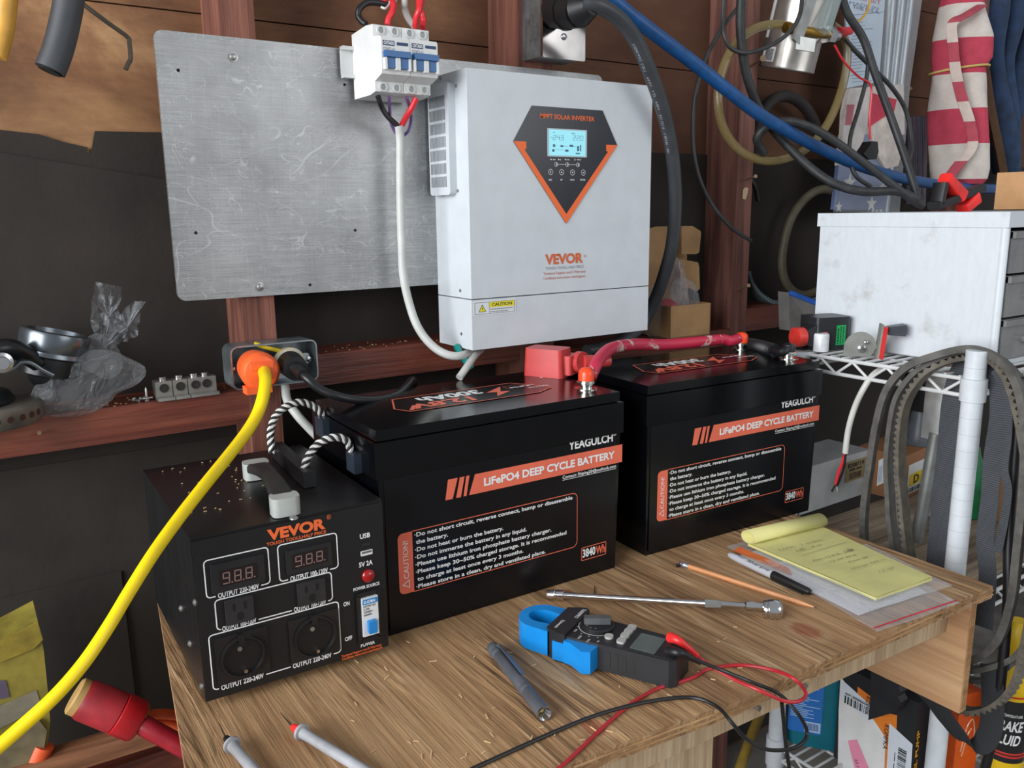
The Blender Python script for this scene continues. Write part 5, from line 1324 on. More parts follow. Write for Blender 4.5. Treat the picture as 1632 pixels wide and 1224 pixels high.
# bits lying about
def bit(name, label, cat, u, v, z, L_, r, ang, mt, group=None):
    p = at(u, v, Z=z); mb = MB(); dx = Vector((math.cos(ang), math.sin(ang), .05))*L_
    mb.cyl(p-dx/2, p+dx/2, r, r*.7, 8); o = mb.build(name, mt); tag(o, label, cat, group); return o
p = at(1078, 902, Z=.004)
mb = MB(); mb.lathe([(.0028, 0), (.0028, .0016), (.0015, .0018), (.0013, .010), (.0002, .012)], 10, T(p.x, p.y, .0030) @ R(1.5, 'Y') @ R(.6, 'X')); tag(mb.build('screw', M_black), 'tiny dark screw by the eraser end of the pencil', 'screw')
bit('wood_sliver', 'thin dark splinter crossing the table near the ratchet socket', 'splinter', 948, 942, .003, .028, .0008, .9, M_black)
mb = MB(); r_ = random.Random(5)
for i in range(46):
    u, v = r_.uniform(560, 1180), r_.uniform(1010, 1215)
    if v > 1135-(u-1079)*.38: v -= 120
    p = at(u, v, Z=.001); a = r_.uniform(0, 6); l_ = r_.uniform(.003, .010)
    mb.box((0, 0, .0006), (l_, .0011, .0008), T(p.x, p.y, .0003) @ R(a, 'Z'))
o = mb.build('wood_splinters', plain('pale_splinter', (206, 176, 134), .8)); tag(o, 'pale wood splinters scattered over the workbench top', 'splinters', kind='stuff')
# ================================================================== white rack on the right
M_wire = plain('white_coated_wire', (206, 208, 208), .4, var=.05)
M_pvc = plain('white_pvc', (206, 212, 218), .3, var=.04)
RX0, RX1, RY0, RY1 = 2.45, 3.70, 1.222, 1.835
rack = thing('wire_rack', 'white wire shelving rack with pipe posts right of the workbench', 'shelving rack', (RX0*S, RY0*S, -1.62*S))
iR = rack.matrix_world.inverted()
def rl(x, y, z): return iR @ Vector((x*S, y*S, z*S))
for (x, y, zt) in ((RX0, RY0, .592), (RX0, RY1, .50), (RX1, RY0, .592), (RX1, RY1, .50)):
    mb = MB(); a, b = rl(x, y, -1.62), rl(x, y, zt); mb.cyl(a, b, .0155, n=24, bev=.0012); ps = mb.build('post', M_pvc, rack)
    for zc_, hh in ((.475, .07), (-1.07, .12), (-.26, .06)):
        mb = MB(); q = rl(x, y, zc_); mb.lathe([(.0157, -hh*S/2), (.0185, -hh*S/2+.001), (.0190, hh*S/2-.001), (.0160, hh*S/2)], 24, T(*q)); mb.build('coupling', M_pvc, ps)
    mb = MB()
    for i in range(1, 22): q = rl(x, y, zt-.05*i); mb.lathe([(.0156, -.0002), (.0157, 0), (.0156, .0002)], 24, T(*q), cap=False)
    mb.build('groove_rings', plain('groove_grey', (160, 166, 172), .5, var=0), ps)
def wire_shelf(z, nm, drop=.05):
    mb = MB(); rr_ = .0030
    def w(a, b, r=rr_): mb.cyl(rl(*a), rl(*b), r, n=8)
    for x in (RX0, RX1):
        w((x, RY0, z), (x, RY1, z), .0034); w((x, RY0, z-drop), (x, RY1, z-drop), .0034)
        k = 10; pts = [rl(x, RY0+(RY1-RY0)*(i+.5)/k, z-(drop if i % 2 else .003)) for i in range(k)]
        for a, b in zip(pts, pts[1:]): mb.cyl(a, b, .0024, n=8)
    for y in (RY0, RY1):
        w((RX0, y, z), (RX1, y, z), .0034); w((RX0, y, z-drop), (RX1, y, z-drop), .0034)
        k = 20; pts = [rl(RX0+(RX1-RX0)*(i+.5)/k, y, z-(drop if i % 2 else .003)) for i in range(k)]
        for a, b in zip(pts, pts[1:]): mb.cyl(a, b, .0024, n=8)
    for i in range(1, 14): y = RY0+(RY1-RY0)*i/14; w((RX0, y, z+.004), (RX1, y, z+.004), .0026)
    for i in range(1, 9): x = RX0+(RX1-RX0)*i/9; w((x, RY0, z-.004), (x, RY1, z-.004), .0030)
    return mb.build('wire_shelf', M_wire, rack)
for z in (.503, -.235, -1.05): wire_shelf(z, '')
ZS, ZM, ZL = .5125, -.2255, -1.0405      # tops of the three shelves

# drawer cabinet
CX0, CX1, CY0, CY1, CZ0, CZ1 = 2.635, 3.62, 1.262, 1.915, ZS, .985
cab = thing('drawer_cabinet', 'dirty white small-parts drawer cabinet standing on the rack', 'drawer cabinet', (CX0*S, CY0*S, CZ0*S))
def cl(x, y, z): return Vector(((x-CX0)*S, (y-CY0)*S, (z-CZ0)*S))
mt, nt, b_ = nmat('grimy_white_plastic'); v = coords(nt)
f1 = noise(nt, v, 14, 6, .65); f2 = noise(nt, coords(nt, (1, 3, 1)), 30, 5, .7)
g_ = mk(nt, 'ShaderNodeMapRange', {0: f1, 1: .58, 2: .78, 3: 0.0, 4: .55}).outputs[0]
nt.links.new(mixc(nt, g_, mixc(nt, f2, rgb(200, 206, 212), rgb(222, 228, 234)), rgb(150, 140, 118)), b_.inputs['Base Color']); b_.inputs['Roughness'].default_value = .45
M_cab = mt
mb = MB(); w_, d2, h_ = (CX1-CX0)*S, (CY1-CY0)*S, (CZ1-CZ0)*S
mb.box((.004, d2/2, h_/2-.008), (.008, d2-.004, h_-.02), bev=.003); mb.box((w_-.004, d2/2, h_/2-.008), (.008, d2-.004, h_-.02), bev=.003)
mb.box((w_/2, d2-.004, h_/2-.008), (w_-.01, .006, h_-.02)); mb.box((w_/2, d2/2, .004), (w_-.01, d2-.006, .008))
shell = mb.build('shell', M_cab, cab)
mb = MB(); mb.box((w_/2, d2/2, h_-.012), (w_+.006, d2+.006, .024), bev=.006, seg=3); mb.build('top', M_cab, cab)
mb = MB(); mb.cyl((.006, .006, .004), (.006, .006, h_-.02), .007, n=14); mb.build('corner_post', M_cab, shell)
M_draw = plain('smoky_drawer', (122, 122, 122), .25, var=.08)
rows_ = 3; colz = 3
for r in range(rows_):
    for c in range(colz):
        z0_ = .010+(h_-.036)*r/rows_; z1_ = .010+(h_-.036)*(r+1)/rows_-.004; x0_ = .018+(w_-.03)*c/colz; x1_ = .018+(w_-.03)*(c+1)/colz-.004
        mb = MB(); mb.box(((x0_+x1_)/2, .085, (z0_+z1_)/2), (x1_-x0_, .17, z1_-z0_), bev=.002)
        mb.box(((x0_+x1_)/2, -.001, z1_-.006), (x1_-x0_, .008, .010), bev=.002)
        dr = mb.build('drawer', M_draw, cab)
        mb = MB(); mb.prism(rrect(-.014, -.005, .014, .005, .002, 2), 0, .010, Face(((x0_+x1_)/2, -.0, z0_+(z1_-z0_)*.45), (1, 0, 0), (0, 0, 1)).M, bev=.002); mb.build('handle', M_draw, dr)

# things along the rack edge, top shelf
def onshelf(u, v, Z): return at(u, v, Z=Z)
p = onshelf(1289, 562, ZS)
BS_ = 1.2
bo = thing('oil_bottle', 'black plastic bottle with green label and red cap on the rack shelf', 'bottle', (2.55*S, 1.80*S, ZS*S+.001), -.32)
iB = bo.matrix_world.inverted()
mb = MB(); mb.prism(rrect(-.034, -.021, .038, .036, .008, 4), 0, .060, bev=.006); mb.build('bottle_body', plain('bottle_black', (34, 36, 40), .4), bo)
mb = MB(); mb.hexa([(-.050, -.012, .012), (-.032, -.018, .004), (-.032, .018, .004), (-.050, .012, .012)], [(-.050, -.012, .036), (-.032, -.018, .048), (-.032, .018, .048), (-.050, .012, .036)], bev=.003); mb.build('shoulder', plain('bottle_black', (34, 36, 40)), bo)
mb = MB(); mb.cyl((-.066, 0, .024), (-.049, 0, .024), .018, n=22, bev=.003); mb.build('cap', plain('cap_red', (200, 52, 44), .4), bo)
fb_ = Face((0, -.0213, 0), (1, 0, 0), (0, 0, 1))
mb = MB(); mb.flat([(.006, .009), (.026, .009), (.026, .045), (.006, .045)], .0004, fb_.M); gl = mb.build('label', plain('label_green', (22, 160, 84), .4), bo)
mb = MB(); mb.m(0).flat([(-.022, .008), (-.013, .008), (-.013, .034), (-.022, .034)], .0004, fb_.M); mb.m(1)
r_ = random.Random(21)
for k in range(3):
    y_ = .011
    while y_ < .040: l_ = r_.uniform(.0015, .006); mb.stroke([(.010+k*.0055, y_), (.010+k*.0055, min(.043, y_+l_))], .0026-.0005*k, False, .0008, fb_.M); y_ += l_+.0012
mb.build('label_print', [plain('label_coral', (210, 96, 90), .4), lettering_mat('print_black', (38, 40, 44))], gl)
p = at(1254, 554, Z=ZS)
mb = MB(); mb.lathe([(.012, 0), (.0135, .001), (.0135, .030), (.0120, .033), (.0005, .034)], 24, T(2.492*S, 1.775*S, ZS*S)); o = mb.build('white_jar', plain('jar_white', (222, 224, 228), .3)); tag(o, 'small white plastic jar in front of the red-capped bottle', 'jar')
ang = thing('bevel_gauge', 'grey half-round steel gauge with red bar on the rack edge', 'gauge', (2.50*S, 1.63*S, ZS*S+.001), -.75)
M_gsteel = plain('dull_plate_steel', (140, 142, 136), .55, .25, .12)
mb = MB(); mb.prism([(.027*math.cos(a), .016+.027*math.sin(a)) for a in [PI*i/16 for i in range(17)]]+[(-.027, 0), (.018, 0)], -.001, .001, Face((0, 0, 0), (1, 0, 0), (0, 0, 1)).M); mb.build('plate', M_gsteel, ang)
mb = MB(); mb.lathe([(.007, 0), (.007, .004), (.004, .005), (.004, .009)], 16, Face((.002, -.001, .014), (1, 0, 0), (0, 0, 1)).M); mb.lathe([(.0035, 0), (.0035, .012), (.002, .013)], 12, Face((.006, -.001, .026), (1, 0, 0), (0, 0, 1)).M); mb.build('pivot_bolt', M_steel, ang)
mb = MB(); mb.box((.032, -.004, .028), (.007, .022, .056), R(.08, 'Y'), bev=.0015); mb.build('red_bar', plain('gauge_red', (196, 44, 44), .4), ang)
mb = MB(); mb.box((.027, -.004, .030), (.003, .020, .060), R(.08, 'Y'), bev=.0008); mb.build('edge_strip', M_gsteel, ang)
mb = MB(); mb.cyl((.036, .004, .046), (.046, .006, .047), .004, n=10); mb.hexa([(.044, -.004, .038), (.072, -.006, .036), (.072, .018, .036), (.044, .014, .038)], [(.044, -.004, .052), (.072, -.006, .056), (.072, .018, .056), (.044, .014, .052)], bev=.002); mb.build('knob', plain('knob_dark', (66, 70, 76), .4), ang)

# things on top of the cabinet
ZC = CZ1+.004
jc = thing('jumper_clamp', 'black spring clamp with red grips lying on the drawer cabinet', 'clamp', at(1520, 328, Y=1.60))
ij = jc.matrix_world.inverted()
def jl(u, v, z): return ij @ at(u, v, Y=1.60)
for a, b, nm, mt in (((1493, 326, ZC+.025), (1500, 292, ZC+.07), 'jaw', M_black), ((1488, 328, ZC+.02), (1562, 300, ZC+.045), 'jaw', M_black)):
    mb = MB(); p0, p1 = jl(*a), jl(*b); A = along(p0, p1); mb.prism(rrect(-.012, -.007, .012, .007, .003, 2), 0, (p1-p0).length, A, bev=.002); mb.build(nm, mt, jc)
M_grip = plain('grip_red', (232, 44, 40), .4)
for a, b in (((1508, 286, ZC+.085), (1526, 310, ZC+.05)), ((1536, 331, ZC+.015), (1548, 318, ZC+.03))):
    mb = MB(); p0, p1 = jl(*a), jl(*b); A = along(p0, p1); mb.prism(rrect(-.011, -.009, .011, .009, .004, 3), -.006, (p1-p0).length+.006, A, bev=.003, scale=1.35); mb.build('grip', M_grip, jc)
mb = MB(); p0 = at(1612, 332, Y=1.62); mb.box((p0.x+.052, p0.y-.0, ZC*S+.0365), (.10, .07, .072), bev=.001)
o = mb.build('cardboard_box', plain('tan_card', (204, 156, 108), .75, var=.05)); tag(o, 'tan cardboard box on the drawer cabinet at the far right', 'cardboard box')

# middle shelf: board, boxes, tool
brd = MB(); brd.box((3.02*S, 1.53*S, (ZM+.045)*S), (1.0*S, .52*S, .09*S), bev=.002)
o = brd.build('wooden_board', wood('grey_old_wood', (84, 74, 64), (126, 112, 96), (158, 142, 122), 0, 1, .8, .4)); tag(o, 'grimy thick wooden board lying on the middle rack shelf', 'board')
ZB = ZM+.092
g0 = at(1383, 786, Z=ZB); g1 = at(1300, 814, Z=ZB); gt = at(1384, 718, Y=g0.y/S)
gd = (g0-g1); ga_ = math.atan2(gd.y, gd.x); GL, GH = gd.length+.05, gt.z-g0.z
gb = thing('part_box', 'grey cardboard parts box with numbered tan label on the rack board', 'box', (g0.x, g0.y, ZB*S+.0005), ga_)
mb = MB(); mb.box((-GL/2, .052, GH/2), (GL, .10, GH), bev=.0012); mb.build('carton', plain('grey_card', (178, 181, 182), .7, var=.08, scale=12), gb)
fg = Face((0, .0015, 0), (1, 0, 0), (0, 0, 1), gb.matrix_world)
q = fg.rect((1347, 737), (1379, 729), (1379, 761), (1347, 768))
mb = MB(); mb.flat([(q[0], q[1]), (q[2], q[1]), (q[2], q[3]), (q[0], q[3])], .0004, fg.M); gl = mb.build('label', plain('label_tan', (142, 128, 96), .6, var=.05), gb)
mb = MB(); lw_, lh_ = q[2]-q[0], q[3]-q[1]
mb.text('8208719', fg.M @ T(q[0]+lw_*.1, q[1]+lh_*.68, .0008), lw_*.8, lh_*.2, .03); mb.stroke([(q[0]+lw_*.2, q[1]+lh_*.56), (q[0]+lw_*.48, q[1]+lh_*.56)], lh_*.09, False, .0008, fg.M); mb.stroke([(q[0]+lw_*.53, q[1]+lh_*.56), (q[0]+lw_*.8, q[1]+lh_*.56)], lh_*.09, False, .0008, fg.M)
def bars(mb, x0, x1, y0, y1, M, z, seed, n=24):
    r_ = random.Random(seed); x = x0
    while x < x1:
        w_ = (x1-x0)/n*r_.choice((.5, .5, 1, 1.5)); mb.flat([(x, y0), (min(x1, x+w_), y0), (min(x1, x+w_), y1), (x, y1)], z, M); x += w_+(x1-x0)/n*r_.choice((.5, .8, 1.2))
bars(mb, q[0]+lw_*.22, q[0]+lw_*.78, q[1]+lh_*.1, q[1]+lh_*.42, fg.M, .0008, 2); mb.build('label_print', lettering_mat('print_black', (38, 40, 44)), gl)
p = at(1318, 692, Z=ZB+.28)
mb = MB(); mb.box((g1.x+.02, g1.y+.13, ZB*S+.08), (.07, .03, .16), bev=.001); o = mb.build('white_carton', plain('white_card', (206, 206, 202), .7)); tag(o, 'whitish carton standing behind the grey numbered parts box', 'carton')
# labelled shipping box behind the belts
q0 = at(1440, 790, Z=ZB)
sb = thing('shipping_box', 'small cardboard parcel with yellow letter label behind the hanging belts', 'parcel', (3.10*S, 1.74*S, ZB*S+.0005), .12)
mb = MB(); mb.box((.03, .05, .048), (.16, .10, .096), bev=.001); mb.build('carton', plain('brown_card', (160, 112, 76), .75, var=.06), sb)
fs_ = Face((0, -.0003, 0), (1, 0, 0), (0, 0, 1), sb.matrix_world)
q = fs_.rect((1446, 736), (1472, 738), (1470, 783), (1448, 781))
mb = MB(); mb.flat([(q[0], q[1]), (q[2], q[1]), (q[2], q[3]), (q[0], q[3])], .0004, fs_.M); lb = mb.build('label', plain('label_white', (226, 226, 226), .5, var=.03), sb)
lw_, lh_ = q[2]-q[0], q[3]-q[1]
mb = MB(); mb.m(0).flat([(q[0]+lw_*.1, q[1]+lh_*.26), (q[2], q[1]+lh_*.26), (q[2], q[1]+lh_*.66), (q[0]+lw_*.1, q[1]+lh_*.66)], .0008, fs_.M); mb.m(1).text('D', fs_.M @ T(q[0]+lw_*.35, q[1]+lh_*.32, .0012), lw_*.34, lh_*.26, .03); bars(mb, q[0]+lw_*.1, q[2]-lw_*.1, q[1]+lh_*.05, q[1]+lh_*.2, fs_.M, .0008, 6, 14)
mb.build('label_print', [plain('label_yellow', (240, 196, 30), .5), lettering_mat('print_black', (38, 40, 44))], lb)
q = fs_.rect((1398, 728), (1422, 730), (1422, 768), (1400, 768))
mb = MB(); mb.m(0).flat([(q[0], q[1]), (q[2], q[1]), (q[2], q[3]), (q[0], q[3])], .0004, fs_.M); mb.m(1)
for i in range(4): mb.flat([(q[0]+.004+i*.004, q[1]+.006), (q[0]+.005+i*.004, q[1]+.006), (q[0]+.005+i*.004, q[3]-.014), (q[0]+.004+i*.004, q[3]-.014)], .0007, fs_.M)
mb.build('leaflet', [plain('label_white', (226, 226, 226)), lettering_mat('print_sky', (120, 170, 214))], sb)
dt = thing('cordless_tool', 'black and grey power tool stored behind the toothed belt', 'power tool', (at(1462, 720, Y=1.80).x, 1.80*S, ZB*S+.0975))
mb = MB(); mb.lathe([(.030, .0), (.032, .012), (.028, .03), (.020, .055), (.018, .075)], 22, T(0, 0, 0)); mb.build('nose', plain('tool_grey', (98, 104, 112), .4), dt)
mb = MB(); mb.prism(rrect(-.028, -.03, .028, .03, .01, 3), .075, .150, bev=.008); mb.build('housing', M_black, dt)
mb = MB(); mb.prism(rrect(-.024, -.026, .024, .026, .008, 3), .150, .165, bev=.004); mb.build('red_trim', plain('trim_red', (120, 34, 38), .4), dt)
gr = MB(); gr.lathe([(.022, 0), (.024, .004), (.024, .10), (.014, .125), (.012, .14)], 20, T(3.05*S, 1.50*S, ZB*S+.0005)); o = gr.build('green_bottle', plain('bottle_green', (20, 110, 66), .35)); tag(o, 'green plastic bottle half hidden behind the white pipe post', 'bottle')
cs_ = MB(); cs_.box((3.22*S, 1.42*S, ZB*S+.045), (.14, .09, .09), bev=.001); o = cs_.build('cardboard_box', plain('brown_card', (160, 112, 76))); tag(o, 'plain brown carton on the rack board behind the folded strap', 'cardboard box')

# ------------------------------------------------------------------ belts and straps hanging on the rack corner
def xp(pts, X): return [at(u, v, X=X if len(pt) == 0 else pt[0]) for (u, v, *pt) in pts]
M_belt = plain('belt_rubber', (84, 82, 78), .6, var=.15, scale=60)
M_belt2 = plain('toothed_rubber', (92, 86, 76), .6, var=.15, scale=60)
def belt(name, label, pts, X, wd, th, mt, teeth=0):
    pts = [(u, v, X+(.085*math.exp(-((u-1556)/48)**2) if v < 640 else 0)) for u, v in pts]
    P_ = resample(catmull(xp(pts, X), 10, True), .0052 if teeth else .006, True)
    mb = MB(); prof = [(-wd/2, -th/2), (wd/2, -th/2), (wd/2, th/2), (-wd/2, th/2)]
    def md(i, pr):
        d = teeth if (i//1) % 2 else 0
        return [(x, y-d if y < 0 else y) for x, y in pr]
    c = sum(P_, Vector())/len(P_)
    mb.sweep(P_, prof, (1, 0, 0), True, mod=md if teeth else None)
    o = mb.build(name, mt, sharp=30); tag(o, label, 'drive belt', None); return o
belt('drive_belt', 'plain drive belt hanging furthest left on the rack corner', [(1545, 556), (1493, 566), (1444, 586), (1414, 622), (1398, 675), (1386, 748), (1379, 800), (1377, 850), (1385, 930), (1420, 1000), (1480, 1048), (1540, 1055), (1588, 1025), (1612, 960), (1622, 880), (1632, 780), (1634, 680), (1620, 610), (1590, 572)], 2.395, .011, .011, M_belt)
belt('drive_belt', 'ribbed drive belt next right of the leftmost belt on the rack corner', [(1547, 561), (1500, 572), (1460, 595), (1432, 635), (1421, 690), (1417, 740), (1419, 785), (1423, 840), (1440, 930), (1475, 1010), (1530, 1062), (1580, 1062), (1630, 1035), (1655, 960), (1662, 860), (1655, 740), (1640, 640), (1600, 580)], 2.43, .022, .008, M_belt)
belt('timing_belt', 'toothed belt inside the two smooth belts, looping low past the bench corner', [(1540, 572), (1495, 585), (1468, 606), (1447, 640), (1438, 684), (1436, 748), (1440, 790), (1446, 850), (1460, 940), (1478, 1030), (1500, 1098), (1535, 1130), (1580, 1124), (1615, 1090), (1632, 1030), (1646, 940), (1643, 820), (1630, 700), (1608, 610), (1578, 574)], 2.41, .022, .0045, M_belt2, .0055)
belt('drive_belt', 'narrow drive belt pressed between the ribbed and the toothed belts', [(1546, 566), (1498, 578), (1464, 600), (1438, 640), (1428, 690), (1426, 745), (1429, 790), (1433, 850), (1450, 935), (1480, 1020), (1540, 1080), (1590, 1075), (1640, 1020), (1652, 940), (1654, 820), (1644, 700), (1622, 610), (1590, 574)], 2.455, .012, .008, M_belt)
def strap(name, label, pts, X, wd, mt, th=.0018, cat='strap', up=(0, 1, .0)):
    P_ = resample(catmull(xp(pts, X), 8), .005); mb = MB()
    mb.sweep(P_, rrect(-wd/2, -th/2, wd/2, th/2, th*.45, 2), up); o = mb.build(name, mt); tag(o, label, cat); return o
M_web = stripes('grey_webbing', (52, 55, 60), (72, 76, 82), 2, .0034, .85, 0, .5, .5)
strap('webbing_strap', 'wide grey webbing strap left of the white pipe post', [(1556, 566, 2.53), (1534, 588, 2.50), (1519, 640, 2.475), (1511, 720, 2.47), (1502, 800, 2.47), (1495, 880, 2.47), (1488, 960, 2.47), (1484, 1040, 2.47)], 2.39, .036, M_web)
strap('webbing_strap', 'narrow grey webbing strap right of the white pipe post', [(1568, 572, 2.53), (1588, 600, 2.50), (1592, 660, 2.47), (1582, 730, 2.46), (1577, 800, 2.45), (1570, 860, 2.45), (1574, 920, 2.45), (1568, 1000, 2.45)], 2.40, .027, M_web)
strap('webbing_strap', 'thin twisted strap end furthest right behind the post', [(1586, 590, 2.44), (1604, 630, 2.44), (1606, 690, 2.43), (1600, 745, 2.42), (1606, 780, 2.42), (1600, 830, 2.42), (1590, 880, 2.42)], 2.42, .013, M_web)
strap('webbing_strap', 'black strap slung below the bench side panel around the lower post', [(1462, 1092, 2.30), (1490, 1120, 2.31), (1512, 1150, 2.32), (1538, 1180, 2.34), (1562, 1186, 2.36), (1578, 1165, 2.38), (1582, 1120, 2.40), (1580, 1060, 2.42)], 2.34, .034, plain('black_webbing', (38, 39, 42), .85, bmp=.5, bscale=500))
rod = thing('flag_pole_bracket', 'galvanised rod with flat bracket top hanging left of the grey strap', 'rod', at(1497, 700, X=2.60))
io = rod.matrix_world.inverted()
r0, r1 = io @ at(1492, 690, X=2.56), io @ at(1461, 862, X=2.56)
mb = MB(); mb.cyl(r0, r1, .0105, .0105, 18, bev=.001); mb.build('rod', plain('galvanised_rod', (140, 144, 142), .4, .7, .1), rod)
q0, q1 = io @ at(1497, 592, X=2.56), io @ at(1486, 700, X=2.56)
mb = MB(); A = along(q0, q1); mb.prism(rrect(-.004, -.019, .004, .019, .002, 2), 0, (q1-q0).length, A, bev=.001); mb.build('bracket', plain('bracket_zinc', (176, 178, 176), .35, .6, .1), rod)
wcb = thing('white_cable', 'white cable with bare red and black cores hanging beside the parts box', 'cable', at(1346, 725, X=2.46))
iw2 = wcb.matrix_world.inverted()
def wp(pts): return [iw2 @ at(u, v, X=x) for u, v, x in pts]
mb = MB(); mb.tube(wp([(1412, 585, 2.56), (1392, 597, 2.47), (1376, 620, 2.44), (1362, 650, 2.44), (1352, 685, 2.44), (1347, 722, 2.44)]), .0052, 12); mb.build('sheath', M_wwht, wcb)
mb = MB(); mb.tube(wp([(1347, 720, 2.44), (1343, 737, 2.44), (1337, 752, 2.44), (1332, 772, 2.44)]), .0026, 9); mb.build('red_core', M_wred, wcb)
mb = MB(); mb.tube(wp([(1348, 720, 2.44), (1345, 745, 2.44), (1339, 762, 2.44), (1334, 774, 2.44)]), .0022, 9); mb.build('black_core', M_wblk, wcb)
for a, b in (((1332, 772), (1326, 783)), ((1334, 774), (1334, 784))):
    mb = MB(); p0, p1 = wp([(*a, 2.44), (*b, 2.44)]); mb.cyl(p0, p1, .0016, .0022, 8); mb.build('crimp', M_steel, wcb)
cable('white_cable', 'second white cable end with red and black tips behind the rod', 'cable', [(1488, 770, {'X': 2.62}), (1486, 800, {'X': 2.62}), (1481, 820, {'X': 2.62})], .012, M_wwht)
cable('black_cable', 'black cable hanging straight down inside the right-hand belt loops', 'cable', [(1626, 600, {'X': 2.46}), (1618, 720, {'X': 2.46}), (1608, 850, {'X': 2.45}), (1606, 960, {'X': 2.43}), (1598, 1060, {'X': 2.42}), (1585, 1160, {'X': 2.42}), (1566, 1240, {'X': 2.42})], .014, M_wblk)

# ------------------------------------------------------------------ lower shelf
M_teal2 = plain('teal_jug', (10, 104, 122), .35, var=.06)
jg = thing('coolant_jug', 'teal plastic jug with blue label on the lowest rack shelf', 'jug', (2.64*S, 1.80*S, ZL*S+.0005), .62)
mb = MB(); mb.prism(rrect(-.060, -.055, .060, .055, .022, 5), 0, .200, bev=.010); mb.prism(rrect(-.058, -.053, .058, .053, .022, 5), .198, .250, bev=.006, scale=.45); mb.cyl((0, 0, .248), (0, 0, .275), .020, n=20, bev=.003); mb.build('jug_body', M_teal2, jg)
fj = Face((0, -.0555, 0), (1, 0, 0), (0, 0, 1), jg.matrix_world)
fj2 = Face((-.0605, 0, 0), (0, -1, 0), (0, 0, 1), jg.matrix_world)
mb = MB(); mb.flat(rrect(-.052, .03, .012, .185, .006, 3), .0004, fj2.M); lj = mb.build('label', plain('label_blue', (38, 110, 190), .4, var=.05), jg)
mb = MB(); r_ = random.Random(8)
for i in range(30): mb.m(0).flat([(-.048, .180-i*.0040), (-.048+(q_ := r_.uniform(.02, .056)), .180-i*.0040), (-.048+q_, .1815-i*.0040), (-.048, .1815-i*.0040)], .0007, fj2.M)
mb.m(0).flat([(-.020, .034), (.010, .034), (.010, .056), (-.020, .056)], .0007, fj2.M); mb.m(1); bars(mb, -.017, .007, .037, .053, fj2.M, .0010, 4)
mb.build('label_print', [lettering_mat('fine_print_blue', (178, 204, 232)), lettering_mat('print_blue', (30, 70, 140))], lj)
# pump carton
PX0, PY0, PY1, PZ0, PZ1 = 2.56, 1.352, 1.655, ZL+.001, -.655
pk = thing('pump_carton', 'black and orange pump carton plastered with shipping labels under the bench', 'carton', (PX0*S, PY0*S, PZ0*S))
W3, D3, H3 = .165*S*1.0, (PY1-PY0)*S, (PZ1-PZ0)*S
mb = MB(); mb.box((W3/2, D3/2, H3/2), (W3, D3, H3), bev=.0015); mb.build('carton', plain('black_card', (30, 32, 36), .55, var=.1), pk)
fp1 = Face((0, D3, 0), (0, -1, 0), (0, 0, 1), pk.matrix_world)       # side towards the bench, reads back to front
fp2 = Face((0, 0, 0), (1, 0, 0), (0, 0, 1), pk.matrix_world)         # front
def pq(pts): return fp1.poly(pts)
mb = MB(); e = .0004
mb.flat(pq([(1367, 1094), (1388, 1110), (1386, 1260), (1365, 1250)]), e, fp1.M); mb.flat(pq([(1390, 1130), (1430, 1140), (1424, 1260), (1388, 1260)]), e, fp1.M)
osp = mb.build('orange_panel', plain('orange_print', (226, 126, 40), .5, var=.04), pk)
mb = MB(); mb.flat(pq([(1337, 1132), (1340, 1078), (1395, 1150), (1412, 1176), (1408, 1262), (1335, 1262)]), e*2, fp1.M)
wl_ = mb.build('shipping_label', plain('label_white', (226, 226, 226)), pk)
mb = MB(); mb.flat(pq([(1345, 1085), (1386, 1122), (1388, 1152), (1341, 1110)]), e*3, fp1.M); bl_ = mb.build('barcode_label', plain('label_blue_white', (214, 222, 232), .5, var=.02), pk)
a0, b0 = fp1.uv(1347, 1110); a1, b1_ = fp1.uv(1383, 1130)
mb = MB(); bars(mb, a0, a1, (b0+b1_)/2-.012, (b0+b1_)/2+.004, fp1.M, e*4, 11, 22); mb.text('409188888603', fp1.M @ T(a0, (b0+b1_)/2+.006, e*4), a1-a0, .005, .02)
a0, b0 = fp1.uv(1425, 1210); mb.build('barcode', lettering_mat('print_black', (38, 40, 44)), bl_)
mb = MB(); mb.flat(pq([(1418, 1152), (1455, 1186), (1450, 1262), (1412, 1250)]), e*3, fp1.M); b2_ = mb.build('barcode_label', plain('label_blue_white', (214, 222, 232)), pk)
a0, b0 = fp1.uv(1434, 1214); mb = MB(); MM = fp1.M @ T(a0+.012, b0-.02, 0) @ R(PI/2, 'Z'); bars(mb, 0, .05, 0, .016, MM, e*4, 13, 22); mb.stroke([(0, .0215), (.012, .0215)], .0014, False, e*4, MM); mb.stroke([(.016, .0215), (.034, .0215)], .0014, False, e*4, MM); mb.build('barcode', lettering_mat('print_black', (38, 40, 44)), b2_)
a0, b0 = fp1.uv(1376, 1120); mb = MB()
mb.text('KOMPK', fp1.M @ T(a0+.006, b0+.018, e*5) @ R(-PI/2+.0, 'Z'), .038, .008, .0); mb.build('panel_lettering', lettering_mat('print_black', (38, 40, 44)), osp); mb = MB(); a0, b0 = fp1.uv(1400, 1165); mb.text('KOMPKA', fp1.M @ T(a0+.012, b0+.022, e*5) @ R(-PI/2, 'Z'), .050, .009, .0)
mb.build('panel_lettering', lettering_mat('print_black', (38, 40, 44)), osp)
mb = MB(); mb.flat(pq([(1352, 1180), (1366, 1178), (1388, 1230), (1384, 1262), (1372, 1262)]), e*4, fp1.M); pt = mb.build('pink_tag', plain('pink_tag', (236, 146, 176), .6, var=.03), pk)
a0, b0 = fp1.uv(1366, 1208); mb = MB(); mb.text('23.1E', fp1.M @ T(a0-.004, b0-.004, e*5) @ R(-1.15, 'Z'), .020, .006, .0); mb.build('tag_writing', lettering_mat('print_black', (38, 40, 44)), pt)
